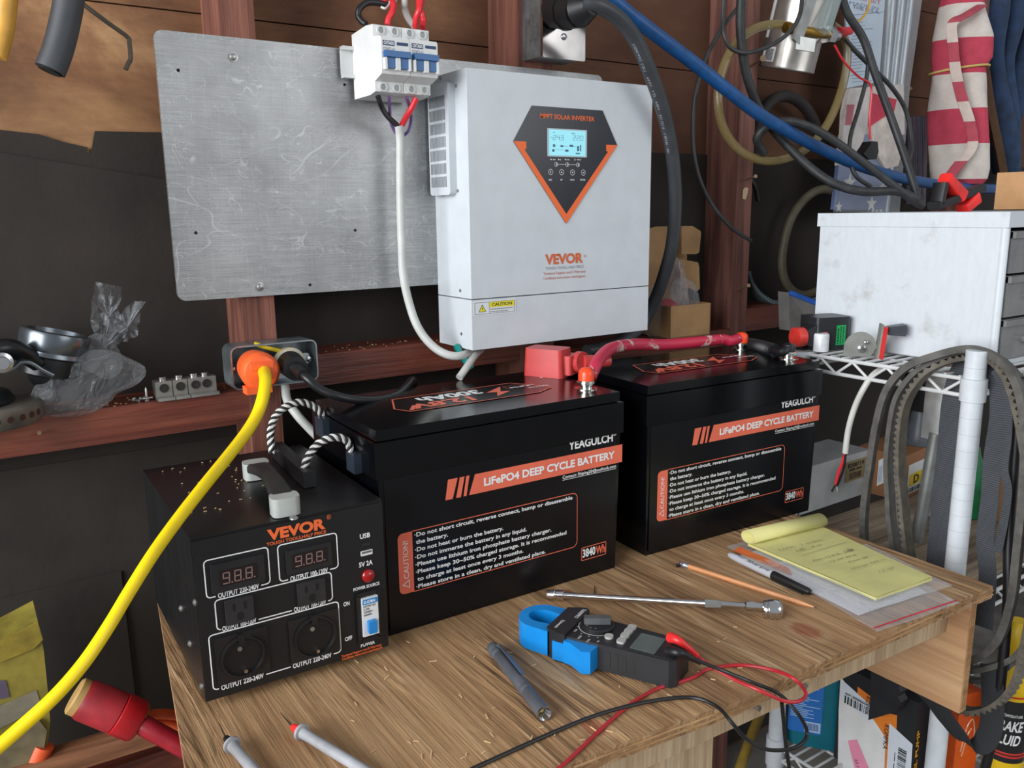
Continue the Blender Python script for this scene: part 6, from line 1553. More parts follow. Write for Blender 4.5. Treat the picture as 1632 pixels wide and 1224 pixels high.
mb = MB(); mb.text('DIESEL PUMP', fp2.M @ T(.0125, .02, e*2) @ R(PI/2, 'Z'), H3*.62, .0085, .03); mb.build('yellow_lettering', lettering_mat('print_amber', (238, 176, 36)), pk)
# orange packet and brake fluid
po_ = at(1550, 1200, X=2.66)
orp = thing('orange_packet', 'orange blister packet propped right of the lower pipe post', 'packet', (po_.x, po_.y, ZL*S+.0005), -.25)
mb = MB(); mb.box((.002, .03, .115), (.052, .03, .23), bev=.006); mb.build('pack', plain('packet_orange', (226, 92, 36), .4, var=.06), orp)
mb = MB(); mb.tube([(-.012, .0145, .12), (-.004, .0135, .165), (.008, .0135, .18), (.016, .0145, .16), (.018, .0135, .13)], .0014, 6); mb.tube([(-.008, .0145, .11), (.0, .0135, .150), (.008, .0135, .162)], .0012, 6); mb.build('wrap_crease', plain('shiny_wrap', (240, 170, 130), .2), orp)
bf = thing('brake_fluid_bottle', 'yellow brake fluid bottle with black label band, right of the post', 'bottle', (2.76*S, 1.155*S, ZL*S+.0005), 0)
mb = MB(); mb.lathe([(.028, 0), (.032, .003), (.032, .250), (.030, .262), (.026, .275), (.026, .34), (.022, .36), (.014, .372)], 28, T(0, 0, 0)); mb.build('bottle_body', plain('bottle_yellow', (226, 186, 26), .35, var=.05), bf)
def wrap_text(mb, t, r, z0_, ang0, wd, h, bold, shear=0, z=.0009):
    vs, fs = glyphs(t, bold); x0_ = min(v[0] for v in vs); x1_ = max(v[0] for v in vs); k = wd/(x1_-x0_); ky = h/CAPH
    mb.add([((r+z)*math.cos(ang0+((x-x0_)*k+y*ky*shear)/r), (r+z)*math.sin(ang0+((x-x0_)*k+y*ky*shear)/r), z0_+y*ky) for x, y in vs], fs)
mb = MB(); mb.lathe([(.0322, .120), (.0324, .121), (.0324, .236), (.0322, .237)], 28, cap=False); lb = mb.build('label_band', plain('label_black', (34, 34, 36), .4), bf)
camA = math.atan2(-1.155, -2.76)
mb = MB(); wrap_text(mb, 'BRAKE', .0324, .182, camA-.62, .044, .018, .03, .15); wrap_text(mb, 'FLUID', .0324, .156, camA-.55, .040, .018, .03, .15); wrap_text(mb, 'HIGH TEMPERATURE', .0324, .208, camA-.6, .042, .005, .01); mb.build('label_lettering', M_prwhite, lb)
mb = MB(); mb.m(0); 
for z_2 in (.130, .136, .243): mb.lathe([(.0325, z_2), (.0327, z_2+.0005), (.0327, z_2+.003), (.0325, z_2+.0035)], 28, cap=False)
mb.build('label_red_line', plain('line_red', (200, 50, 40), .4), lb)
wt = thing('white_tub', 'off-white printed tub at the bottom right corner of the rack', 'tub', (at(1662, 1150, Y=1.12).x, 1.12*S, ZL*S+.0005), .0)
mb = MB(); mb.lathe([(.036, 0), (.040, .004), (.042, .28), (.044, .285), (.044, .30)], 28); mb.build('tub_body', plain('tub_white', (214, 210, 200), .45, var=.04), wt)
mb = MB(); r_ = random.Random(2)
for i in range(24):
    wrap_text(mb, ''.join(r_.choice(('l', 'i', 'n', 'm', ' ')) for _ in range(3)).strip() or 'm', .0418, .26-i*.009, camA-.7+r_.uniform(0, .2), .03, .003, 0, 0, .0012) if False else mb.add([((.0432)*math.cos(camA-.9+a), (.0432)*math.sin(camA-.9+a), .26-i*.009+dz) for a in (0, .5, 1.0, 1.3) for dz in (0, .0022)], [(2*k, 2*k+2, 2*k+3, 2*k+1) for k in range(3)])
mb.build('fine_print', lettering_mat('fine_print_grey', (140, 136, 128)), wt)
ftb = Face((2.50*S, 0, 0), (0, -1, 0), (0, 0, 1))
tb = MB(); tb.prism(ftb.poly([(1394, 1060), (1420, 1050), (1442, 1062), (1441, 1086), (1437, 1092), (1442, 1100), (1437, 1107), (1442, 1116), (1434, 1131), (1390, 1144), (1393, 1110)]), -.010, .012, ftb.M, bev=.004)
o = tb.build('rubber_mud_flap', plain('rubber_black', (34, 36, 40), .5)); tag(o, 'black ribbed rubber piece hanging under the bench before the pump carton', 'rubber flap')
stick = cable('broom_handle', 'yellowish broom handle leaning in the dark under the bench', 'broom handle', [(1215, 1130, 2.05), (1195, 1180, 1.98), (1170, 1250, 1.9)], .02, plain('broom_yellow', (150, 124, 50), .6))
# ================================================================== hung on the wall, upper right
M_hose = plain('blue_hose', (18, 76, 132), .42, var=.1, scale=60)
M_cab2 = plain('dusty_black_cable', (42, 43, 45), .5, var=.22, scale=50)
cable('air_hose', 'blue air hose sagging diagonally across the upper right wall', 'hose', [(900, -50, 2.1), (960, -12, 2.09), (1010, 28, 2.08), (1060, 66, 2.07), (1110, 104, 2.07), (1160, 144, 2.06), (1210, 182, 2.06), (1270, 217, 2.06), (1340, 252, 2.07), (1410, 277, 2.07), (1480, 292, 2.08), (1550, 300, 2.08), (1650, 302, 2.1)], .0225, M_hose, 14)
cable('thin_black_cable', 'thin black cable forming the upper small loop over the paint can', 'cable', [(1156, -20, 2.15), (1152, 25, 2.15), (1154, 55, 2.13), (1165, 77, 2.12), (1190, 84, 2.1), (1225, 74, 2.06), (1255, 54, 2.02), (1274, 25, 2.0), (1280, -20, 2.0)], .0075, M_cab2, 8)
cable('thin_black_cable', 'thin black cable curving over the stud and ending cut beside it', 'cable', [(1205, -25, 2.2), (1176, 12, 2.19), (1150, 46, 2.18), (1124, 95, 2.18), (1109, 150, 2.18), (1104, 215, 2.18), (1112, 275, 2.17), (1134, 325, 2.16), (1165, 362, 2.16), (1197, 384, 2.16)], .0075, M_cab2, 8)
cable('black_cable', 'black cable running down over the stud then right to the cabinet top', 'cable', [(1183, -30, 2.1), (1180, 40, 2.12), (1186, 100, 2.13), (1198, 145, 2.13), (1216, 185, 2.13), (1244, 220, 2.12), (1285, 262, 2.05), (1328, 292, 1.97), (1375, 305, 1.90), (1430, 305, 1.86), (1462, 318, 1.82)], .0165, M_cab2)
cable('black_cable', 'black printed cable arching under the paint can down to the clamp', 'cable', [(1218, 245, 2.14), (1206, 222, 2.13), (1222, 202, 2.1), (1252, 193, 2.06), (1292, 203, 2.02), (1335, 228, 1.98), (1375, 258, 1.93), (1410, 285, 1.88), (1445, 312, 1.84), (1470, 328, 1.82)], .0155, M_cab2)
cable('black_cable', 'thickest black cable dropping in front of the flag packet to the clamp', 'cable', [(1335, -30, 2.1), (1350, 20, 2.08), (1376, 62, 2.05), (1394, 115, 2.02), (1412, 165, 1.99), (1430, 215, 1.95), (1446, 262, 1.9), (1458, 300, 1.86), (1466, 328, 1.83)], .0155, M_cab2)
cable('black_cable', 'medium black cable from the red connector bowing right of the packet', 'cable', [(1340, 55, 2.16), (1362, 80, 2.14), (1392, 110, 2.12), (1420, 138, 2.1), (1442, 172, 2.08), (1451, 210, 2.06), (1452, 240, 2.04), (1446, 262, 1.99)], .0090, M_cab2)
cable('black_cable', 'black cable bowing left over the flag packet below the connector', 'cable', [(1384, 100, 2.1), (1380, 130, 2.1), (1368, 175, 2.1), (1356, 215, 2.09), (1354, 250, 2.08), (1364, 280, 2.05), (1388, 298, 2.02)], .0085, M_cab2)
rw = thing('red_fuse_lead', 'thin red wire with black fuse holder over the flag packet', 'fuse lead', at(1383, 240, Y=2.08))
ir = rw.matrix_world.inverted()
mb = MB(); mb.tube([ir @ at(u, v, Y=2.09) for u, v in ((1330, 72), (1345, 98), (1368, 122), (1386, 133), (1389, 150), (1386, 185), (1387, 222))], .0022, 8); mb.build('wire', M_wred, rw)
mb = MB(); q = ir @ at(1383, 240, Y=2.07); mb.prism([(-.030, -.008), (-.012, -.018), (.016, -.018), (.022, -.002), (.016, .018), (-.004, .018), (-.012, .008)], -.011, .011, Face(q, (1, 0, 0), (0, 0, 1)).M, bev=.003); mb.build('fuse_holder', M_black, rw)
yw = thing('yellow_lead', 'thin yellow wire with red crimp connector over the flag packet', 'wire', at(1355, 50, Y=2.12))
iyw = yw.matrix_world.inverted()
mb = MB(); mb.tube([iyw @ at(u, v, Y=2.12) for u, v in ((1384, -20), (1386, 5), (1378, 24), (1364, 38), (1352, 52))], .0022, 8); mb.build('wire', plain('amber_insulation', (216, 164, 40), .4), yw)
mb = MB(); mb.cyl(iyw @ at(1356, 49, Y=2.12), iyw @ at(1336, 52, Y=2.13), .0075, .011, 14, bev=.002); mb.build('connector', M_wred, yw)
# brass coloured tube with regulator bracket
reg = thing('regulator_hose', 'looped amber tube joined to a sight-glass bracket before the paint can', 'hose', at(1270, 70, Y=2.12))
ig = reg.matrix_world.inverted()
mb = MB(); mb.tube([ig @ at(u, v, Y=2.16) for u, v in ((1258, 42), (1232, 39), (1205, 45), (1178, 63), (1158, 95), (1146, 135), (1146, 178), (1158, 215), (1182, 242), (1216, 256), (1252, 253), (1286, 236), (1314, 205), (1334, 165), (1347, 120), (1350, 80), (1342, 55), (1326, 40))], .0165*S, 12, 6)
mb.build('tube', clear_plastic('amber_tube', (150, 132, 84), .95, .2, 12, .08), reg)
M_brass = plain('brass', (176, 140, 66), .35, .9, .1)
mb = MB(); a, b = ig @ at(1252, 44, Y=2.13), ig @ at(1330, 57, Y=2.10); mb.cyl(a, b, .0085, .0085, 14)
for t in (0, .06, .12): mb.cyl(a.lerp(b, t), a.lerp(b, t+.03), .0105, .0085, 14)
mb.build('barb_fitting', M_brass, reg)
mb = MB(); c_ = ig @ at(1316, 55, Y=2.10); d__ = ig @ at(1326, 56, Y=2.10); mb.cyl(c_, d__, .017, .017, 6, bev=.001); e_ = ig @ at(1336, 58, Y=2.095); mb.cyl(d__, e_, .010, .009, 16, bev=.002); mb.build('hex_nut', M_steel, reg)
mb = MB(); A0, A1 = ig @ at(1268, 68, Y=2.09), ig @ at(1300, -25, Y=2.09); A = along(A0, A1); L_ = (A1-A0).length
mb.prism([(-.004, -.012), (.002, -.012), (.002, .012), (-.004, .012)], 0, L_, A, bev=.0006); B1_ = ig @ at(1298, 73, Y=2.07); A = along(A0, B1_); mb.prism([(-.002, -.012), (.002, -.012), (.002, .012), (-.002, .012)], 0, (B1_-A0).length, A, bev=.0006)
mb.build('bracket', plain('bracket_zinc', (176, 178, 176)), reg)
mb = MB(); A0, A1 = ig @ at(1305, 52, Y=2.10), ig @ at(1330, -25, Y=2.10); A = along(A0, A1); L_ = (A1-A0).length; mb.prism(rrect(-.020, -.012, .020, .012, .003, 2), 0, L_, A, bev=.001); mb.build('sight_glass', clear_plastic('acrylic', (176, 196, 196), .55, .1, 10, .1), reg)
# paint can hanging upside down
pb, pt_ = at(1253, 112, Y=2.26), at(1286, -22, Y=2.185)
pc_ = thing('paint_can', 'bare metal paint can hanging tilted on the upper right wall', 'can', pb)
ipc = pc_.matrix_world.inverted(); A = along(ipc @ pb, ipc @ pt_); L_ = (pt_-pb).length
M_can = plain('tin_plate', (176, 172, 166), .3, .8, .12, scale=18)
rc_ = .055
mb = MB(); mb.lathe([(rc_*.90, .003), (rc_*.93, 0), (rc_, .001), (rc_+.0012, .003), (rc_, .006), (rc_, L_)], 40, A); mb.build('can_body', M_can, pc_)
ft_ = Face((0, 0, 0), (1, 0, 0), (0, 0, 1))
def cpatch(mb, u0, u1, z0_, z1_, r):   # curved patch on the can; angle measured towards the camera
    n = 6; vs = []
    for i in range(n+1):
        a = u0+(u1-u0)*i/n; vs += [(r*math.cos(a), r*math.sin(a), z0_), (r*math.cos(a), r*math.sin(a), z1_)]
    mb.add(vs, [(2*i, 2*i+2, 2*i+3, 2*i+1) for i in range(n)], A)
tocam = A.inverted() @ (ipc @ CAM); ca = math.atan2(tocam.y, tocam.x)
sg = 1 if (A.to_3x3() @ Vector((-math.sin(ca), math.cos(ca), 0))).dot(RT) > 0 else -1
mb = MB(); cpatch(mb, ca-sg*1.25, ca-sg*.55, .012, .040, rc_+.0006); lbc = mb.build('barcode_label', plain('label_white', (226, 226, 226)), pc_)
mb = MB()
for i in range(9): a = ca-sg*(1.02-i*.045); cpatch(mb, a, a+.022, .014, .036, rc_+.0012)
mb.build('barcode', lettering_mat('print_black', (38, 40, 44)), lbc)
mb = MB(); cpatch(mb, ca-sg*1.5, ca-sg*1.1, .056, .078, rc_+.0006); cpatch(mb, ca-sg*1.5, ca-sg*1.08, .088, .125, rc_+.0006); mb.build('torn_label', plain('label_white', (226, 226, 226)), pc_)
def nail(label, u0, v0, u1, v1, y0, y1, r=.0018):
    p0, p1 = at(u0, v0, Y=y0), at(u1, v1, Y=y1); mb = MB(); mb.cyl(p0, p1, r, r, 10); d = (p1-p0).normalized(); mb.cyl(p1, p1+d*.0012, r*2.0, r*2.0, 14)
    tag(mb.build('nail', plain('rusty_nail', (140, 116, 96), .5, .5, .2)), label, 'nail')
nail('big nail in the stud just left of the paint can', 1196, 105, 1216, 93, 2.295, 2.16, .0030)
nail('small bent nail in the stud above the chipped white spot', 1188, 287, 1204, 281, 2.295, 2.2)
nail('nail in the stud just above the low blocking by the toothed belt', 1174, 462, 1193, 455, 2.295, 2.18)
nail('nail in the wall between the flag packet and the rolled flag', 1442, 144, 1451, 141, 2.46, 2.38, .0022)
mb = MB(); p = at(1188, 307, Y=2.296); mb.prism([(-.012, -.018), (.002, -.020), (.009, -.004), (.012, .012), (.0, .016), (-.010, .010)], -.0006, .0006, Face(p, (1, 0, 0), (0, 0, 1)).M @ Matrix.Scale(.7, 4)); tag(mb.build('torn_paper', plain('torn_paper', (196, 170, 140), .9)), 'scrap of torn paper stapled on the dark red stud', 'paper scrap')
# dark hose and belts in the bay right of the stud
cable('dark_hose', 'dark flattened hose arch behind the black cables below the paint can', 'hose', [(1200, 245, 2.42), (1206, 200, 2.4), (1225, 165, 2.38), (1252, 153, 2.38), (1280, 168, 2.38), (1300, 200, 2.4), (1312, 240, 2.42)], .024, plain('dark_hose', (48, 44, 42), .7))
cable('olive_hose', 'olive rubber hose loop on the wall left of the drawer cabinet', 'hose', [(1335, 306, 2.3), (1308, 302, 2.32), (1282, 318, 2.36), (1260, 350, 2.38), (1248, 395, 2.39), (1247, 432, 2.39), (1258, 458, 2.38), (1280, 470, 2.36), (1310, 460, 2.33), (1340, 440, 2.3)], .019, plain('olive_hose', (84, 78, 62), .6))
P_ = resample(catmull([at(u, v, Y=y) for u, v, y in ((1186, 432, 2.40), (1192, 452, 2.40), (1206, 470, 2.39), (1226, 482, 2.37), (1250, 484, 2.35), (1280, 484, 2.34), (1320, 470, 2.34))], 10), .004)
mb = MB(); mb.sweep(P_, [(-.014, -.003), (.014, -.003), (.014, .003), (-.014, .003)], (0, 1, 0), mod=lambda i, pr: [(x, y+(.004 if (y > 0 and i % 2) else 0)) for x, y in pr]); tag(mb.build('timing_belt', plain('blue_grey_rubber', (92, 104, 108), .6)), 'blue-grey toothed belt lying on the blocking right of the stud', 'drive belt')
cable('black_cable', 'short black cable stub behind the stud beside the torn paper', 'cable', [(1196, 285, 2.44), (1204, 300, 2.43), (1208, 320, 2.43)], .010, M_cab2)
zb2 = MB(); 
zbg = thing('zip_bag', 'grey zip bag with blue seal wedged left of the drawer cabinet', 'plastic bag', at(1278, 515, Y=2.12))
cbg = [at(1259, 527, Y=2.14), at(1300, 527, Y=2.1), at(1300, 483, Y=2.1), at(1257, 466, Y=2.16)]
izb = zbg.matrix_world.inverted(); fzb = [izb @ p for p in cbg]
mb = MB(); mb.hexa([p+Vector((0, .0, 0)) for p in fzb], [p+Vector((.003, .03, 0)) for p in fzb], bev=.004); mb.build('bag_film', plain('grey_poly', (108, 106, 104), .3, var=.1), zbg)
mb = MB(); mb.tube([fzb[3]+Vector((0, -.002, 0)), (fzb[3]+fzb[2])/2+Vector((0, -.003, 0)), fzb[2]+Vector((0, -.002, 0))], .0055, 8); mb.build('blue_seal', plain('seal_blue', (44, 92, 176), .4), zbg)

# ------------------------------------------------------------------ flag packet
YF = 2.32
fkt = thing('flag_packet', 'flag set in clear packet with printed card and aluminium poles', 'flag packet', at(1370, 335, Y=YF))
ff_ = Face((0, -.012, 0), (1, 0, 0), (0, 0, 1), fkt.matrix_world)
def fpoly(pts): return ff_.poly(pts)
mb = MB(); mb.prism(fpoly([(1349, -20), (1412, -20), (1401, 130), (1347, 141)]), -.004, 0.0, ff_.M); crd = mb.build('card', plain('card_pale_blue', (196, 212, 228), .5, var=.03), fkt)
mb = MB(); mb.m(0); ff_.text(mb, 'FLAG SET', (1352, 4), (1404, 0), 6.5, .01, .0008); mb.m(1); ff_.text(mb, 'MADE IN', (1353, 13), (1400, 10), 5, .0, .0008); ff_.text(mb, 'THE U.S.A.', (1358, 21), (1402, 15), 5.5, .02, .0008)
a0, b0 = ff_.uv(1352, 25); a1, b1_ = ff_.uv(1408, 19); mb.stroke([(a0, b0), (a1, b1_)], .0012, False, .0008, ff_.M); r_ = random.Random(4)
for i in range(20):
    y_ = 32+i*5.2; x0_ = 1356-i*.2+r_.uniform(0, 6); a0, b0 = ff_.uv(x0_, y_); a1, b1_ = ff_.uv(x0_+r_.uniform(14, 34), y_-2)
    mb.m(i % 5 == 0 and 0 or 1).stroke([(a0, b0), (a1, b1_)], .0011, False, .0008, ff_.M)
mb.build('card_print', [lettering_mat('print_card_red', (184, 70, 90)), lettering_mat('print_card_blue', (70, 92, 140))], crd)
M_fr = plain('flag_red', (186, 62, 82), .85, bmp=.3); M_fw = plain('flag_white', (206, 196, 188), .85, bmp=.3); M_fbl = plain('flag_blue', (92, 108, 150), .8, bmp=.3)
def cloth(mb, pts, z0_, seed=0):
    poly_ = fpoly(pts); mb.prism(poly_, z0_, z0_+.012, ff_.M, bev=.004)
for nm, mt, z0_, pts in (('white_cloth', M_fw, .001, [(1346, 142), (1432, 135), (1434, 215), (1336, 225), (1338, 180)]), ('red_stripe', M_fr, .004, [(1341, 168), (1352, 168), (1347, 200), (1338, 200)]), ('red_stripe', M_fr, .006, [(1379, 150), (1418, 160), (1412, 186), (1398, 190), (1374, 205), (1377, 170)]),
                         ('white_fold', M_fw, .010, [(1372, 205), (1400, 186), (1418, 205), (1425, 240), (1418, 265), (1398, 270), (1380, 240)]), ('blue_field', M_fbl, .002, [(1370, 215), (1400, 215), (1412, 270), (1400, 334), (1322, 334), (1330, 262), (1362, 262)]), ('white_cloth', M_fw, .003, [(1334, 215), (1368, 210), (1364, 262), (1328, 264)])):
    mb = MB(); cloth(mb, pts, z0_); mb.build(nm, mt, fkt)
mb = MB()
for u, v, r in ((1345, 292, .024), (1380, 325, .022), (1328, 330, .014), (1398, 300, .015)):
    a, b = ff_.uv(u, v); mb.flat([(a+(r if i % 2 == 0 else r*.4)*math.sin(PI*i/5), b+(r if i % 2 == 0 else r*.4)*math.cos(PI*i/5)) for i in range(10)], .0146, ff_.M)
mb.build('stars', plain('star_white', (214, 210, 204), .8), fkt)
for u0_, u1_ in ((1421, 1404), (1437, 1411), (1451, 1420)):
    mb = MB(); p0, p1 = at(u0_, -25, Y=YF+.03), at(u1_-12, 338, Y=YF+.03); i_ = fkt.matrix_world.inverted(); mb.cyl(i_ @ p0, i_ @ p1, .0125, n=18); mb.build('pole', plain('dull_aluminium', (150, 158, 164), .35, .75, .08), fkt)
mb = MB(); mb.prism(fpoly([(1345, -20), (1462, -20), (1440, 140), (1424, 338), (1318, 338), (1340, 150)]), .016, .0162, ff_.M); mb.build('clear_wrap', clear_plastic('packet_film', (220, 226, 232), .08, .12, 8, .2), fkt)
# purple-grey corrugated hose bundle
hb = MB()
for i in range(4):
    u = 1448+i*7.5; hb.tube([at(u, 184+abs(i-1.5)*2, Y=2.36), at(u+1, 240, Y=2.36), at(u-1, 325, Y=2.36)], .0088, 10)
tag(hb.build('vent_strip', plain('mauve_plastic', (92, 84, 98), .5)), 'mauve-grey ribbed strip hanging between the packet and rolled flag', 'ribbed strip')
# rolled flag
rf = thing('rolled_flag', 'faded rolled red and white striped flag tied with yellow cord', 'flag', at(1528, 292, Y=2.26))
irf = rf.matrix_world.inverted()
secs = [(-25, 1508, 1562), (20, 1497, 1566), (60, 1490, 1574), (95, 1488, 1573), (110, 1489, 1564), (140, 1488, 1568), (180, 1486, 1572), (230, 1486, 1573), (270, 1485, 1570), (286, 1487, 1566), (294, 1500, 1560)]
mb = MB(); vs, fs = [], []; n = 40
C0 = irf @ at(1528, 140, Y=2.26)
rr2 = random.Random(1); ph = [rr2.uniform(0, 6) for _ in range(5)]
fine = []
for (v0_, l0, r0_), (v1_, l1, r1_) in zip(secs, secs[1:]):
    for k in range(5): t = k/5; fine.append((v0_+(v1_-v0_)*t, l0+(l1-l0)*t, r0_+(r1_-r0_)*t))
fine.append(secs[-1])
def atd(u, v, dep): return CAM + (RT*((u-816)/FPX) + UP*(-(v-612)/FPX) + FW)*dep
DF = (at(1528, 140, Y=2.20)-CAM).dot(FW)
vd = (at(1528, 140, Y=2.20)-CAM); vd.z = 0; vd.normalize(); vs_ = Vector((vd.y, -vd.x, 0))
def flag_sec(v_, l_, r_2):
    c = irf @ atd((l_+r_2)/2, v_, DF); return c, (r_2-l_)/2*DF/FPX
for v_, l_, r_2 in fine:
    c, hw = flag_sec(v_, l_, r_2)
    for i in range(n):
        th = 2*PI*i/n; k = 1+.05*math.sin(3*th+ph[0]+v_*.02)+.04*math.sin(5*th+ph[1]-v_*.035)
        p = c+vs_*(hw*k*math.cos(th))+vd*(hw*.62*k*math.sin(th))
        vs.append((p.x, p.y, c.z))
m_ = len(fine)
for i in range(m_-1):
    for q in range(n): z = (q+1) % n; fs.append((i*n+q, (i+1)*n+q, (i+1)*n+z, i*n+z))
fs += [tuple(range(n)), tuple(range(m_*n-1, (m_-1)*n-1, -1))]
mb.add(vs, fs)
zA = (irf @ atd(1510, 62, DF-.02)).z; zB_ = (irf @ atd(1510, 118, DF-.02)).z
per = (zA-zB_)*2
mb.build('rolled_cloth', stripes('flag_stripes', (186, 64, 84), (208, 198, 190), 2, per, .9, -zB_, .5), rf)
pts = [irf @ atd(u, v, DF-.062*(1-((u-1529)/62)**2)-.006) for u, v in ((1566, 8), (1540, 24), (1518, 38), (1519, 70), (1523, 110), (1529, 140), (1536, 165), (1546, 195), (1551, 225), (1545, 243), (1530, 260), (1512, 284))]
mb = MB(); mb.sweep(resample(catmull(pts, 8), .006), rrect(-.012, -.002, .011, .002, .0015, 2), tuple(vs_)); mb.build('hem', stripes('hem_stripes', (176, 74, 88), (206, 190, 180), 2, per*.55, .9, 0, .5), rf)
tc_, th_ = flag_sec(112, 1488, 1568)
mb = MB(); mb.tube([tc_+vs_*(th_*1.06*math.cos(a))+vd*(th_*.70*math.sin(a))+Vector((0, 0, .006*math.cos(a))) for a in [2*PI*i/24 for i in range(24)]], .0026, 8, 3, True)
mb.build('tie_cord', plain('cord_yellow', (208, 184, 108), .8), rf)
# brown strip and blue jeans
cable('brown_strip', 'brown flat strip hanging between the flag and the blue cloth', 'strip', [(1566, 90, 2.26), (1578, 170, 2.25), (1592, 240, 2.24), (1599, 281, 2.24)], .026, plain('brown_strip', (96, 68, 46), .7), 4)
jn = thing('hanging_jeans', 'folded dark blue denim hanging at the right edge of the wall', 'denim', at(1600, 280, Y=2.34))
ijn = jn.matrix_world.inverted()
for k, (pts, r) in enumerate((([(1588, -30), (1580, 40), (1584, 100), (1592, 180), (1604, 270)], .038), ([(1622, -30), (1612, 50), (1602, 110), (1604, 190), (1612, 284)], .032), ([(1660, -30), (1640, 60), (1622, 130), (1612, 200)], .036))):
    mb = MB(); mb.tube([ijn @ at(u, v, Y=2.34+.02*k) for u, v in pts], lambda t: r*(.85+.2*math.sin(t*9+k)), 16, 8); mb.build('fold', plain('denim', (42, 62, 92), .85, var=.2, scale=30, bmp=.4, bscale=400), jn)

# ================================================================== open cardboard box on the blocking
BXA = -.06
bxp = at(1067, 536, Y=2.235)
cbx = thing('cardboard_box', 'open brown cardboard box holding plastic bags right of the inverter', 'cardboard box', (bxp.x, bxp.y, .527*S), BXA)
fcb = Face((0, 0, 0), (1, 0, 0), (0, 0, 1), cbx.matrix_world)
q = fcb.rect((1068, 490), (1134, 481), (1131, 527), (1067, 538))
cw_, chh_ = .122*1.0, .066
cw_ = q[2]; chh_ = q[3]; cd_ = .085; lx0 = -.0
M_card = plain('kraft_card', (172, 134, 92), .8, var=.06)
mb = MB()
t_ = .0025
mb.box((cw_/2, t_/2, chh_/2), (cw_, t_, chh_)); mb.box((cw_/2, cd_-t_/2, chh_/2), (cw_, t_, chh_)); mb.box((t_/2, cd_/2, chh_/2), (t_, cd_, chh_)); mb.box((cw_-t_/2, cd_/2, chh_/2), (t_, cd_, chh_)); mb.box((cw_/2, cd_/2, t_/2), (cw_, cd_, t_))
mb.build('tray', M_card, cbx)
fcl = Face((0, cd_-.001, 0), (1, 0, 0), (0, 0, 1), cbx.matrix_world)
lidp = fcl.poly([(1022, 492), (1022, 368), (1045, 361), (1094, 360), (1094, 480), (1092, 492)])
mb = MB(); mb.prism(lidp, -.0015, .0015, fcl.M); mb.build('raised_lid', M_card, cbx)
for pts in ([(1086, 361), (1103, 360), (1116, 368), (1117, 372), (1114, 402), (1109, 405), (1086, 405)], [(1084, 413), (1112, 418), (1114, 425), (1115, 460), (1111, 464), (1098, 459), (1084, 462)]):
    mb = MB(); fq_ = Face((0, cd_-.012, 0), (1, -.25, 0), (0, 0, 1), cbx.matrix_world); mb.prism(fq_.poly(pts), -.001, .001, fq_.M, bev=.0005); mb.build('lid_flap', M_card, cbx)
bgz = thing('parts_bag', 'crinkled clear bag with red parts inside the open cardboard box', 'plastic bag', (bxp.x+cw_*.42, bxp.y+.035, .527*S+.004))
def crumple(mb, c, sx, sy, sz, seed, n=20, amp=.25):
    r_ = random.Random(seed); bm_ = bmesh.new(); bmesh.ops.create_icosphere(bm_, subdivisions=4, radius=1)
    dirs = [Vector((r_.gauss(0, 1), r_.gauss(0, 1), r_.gauss(0, 1))).normalized() for _ in range(n)]
    vs = []
    for v in bm_.verts:
        d = v.co.normalized(); k = 1-amp*.35+amp*sum(max(0, d.dot(q)-.55) for q in dirs)*.9-amp*.6*max(0, max(d.dot(q) for q in dirs[:n//2])-.8)
        vs.append((c[0]+d.x*sx*k, c[1]+d.y*sy*k, c[2]+d.z*sz*k))
    mb.add(vs, [tuple(v.index for v in f.verts) for f in bm_.faces]); bm_.free()
mb = MB(); crumple(mb, (-.012, 0, .038), .022, .018, .034, 2); mb.build('red_parts', plain('red_caps', (150, 34, 48), .35, var=.2, scale=60), bgz)
mb = MB(); crumple(mb, (-.016, 0, .056), .030, .022, .052, 5, 26, .5); crumple(mb, (.030, -.004, .060), .030, .014, .028, 6, 20, .5); mb.build('bag_film', clear_plastic('crinkly_film', (200, 200, 206), .2, .12), bgz)
# dark mount between the batteries and wall
mb = MB(); bx(mb, 1.62, 2.05, 2.16, 2.28, .43, .52, .01); tag(mb.build('battery_tray', M_black), 'black plastic tray lying behind the red terminal cover', 'tray') if False else mb.bm.free()

# ================================================================== left side of the wall
cable('yellow_hose', 'end of a yellow hose hanging at the upper left edge', 'hose', [(14, -30, 2.2), (10, 10, 2.2), (5, 50, 2.2), (-6, 90, 2.2)], .021, plain('hose_mustard', (216, 160, 62), .5))
hs = thing('rubber_hose_stub', 'cut black rubber hose hanging at the upper left of the wall', 'hose', at(78, 112, Y=2.2))
ih2 = hs.matrix_world.inverted()
mb = MB(); mb.tube([ih2 @ at(u, v, Y=2.2) for u, v in ((112, -35), (110, 0), (102, 42), (92, 80), (80, 112))], .0315*S, 18); mb.build('hose_wall', plain('hose_grey_black', (60, 63, 67), .55, var=.1), hs)
mb = MB(); a, b = ih2 @ at(80.3, 111, Y=2.2), ih2 @ at(79.0, 114.6, Y=2.2); mb.cyl(a, b, .024*S, .024*S, 18); mb.build('bore', M_hole, hs)
cable('bent_wire_hook', 'thin bent metal wire hook hanging left of the metal plate', 'hook', [(100, -30, 2.3), (128, 2, 2.3), (166, 32, 2.3), (202, 58, 2.3), (206, 68, 2.3), (208, 93, 2.3), (205, 100, 2.3), (200, 111, 2.3)], .0055, plain('wire_steel', (92, 84, 74), .5, .6), 8)
ZLB = .523                          # top of the left blocking
M_rust = plain('rusty_cast_iron', (104, 84, 68), .6, .4, .35, scale=20)
rot = thing('brake_rotor', 'dirty brake rotor lying on the left blocking at the frame edge', 'brake rotor', (.020*S, 2.29*S, ZLB*S+.001))
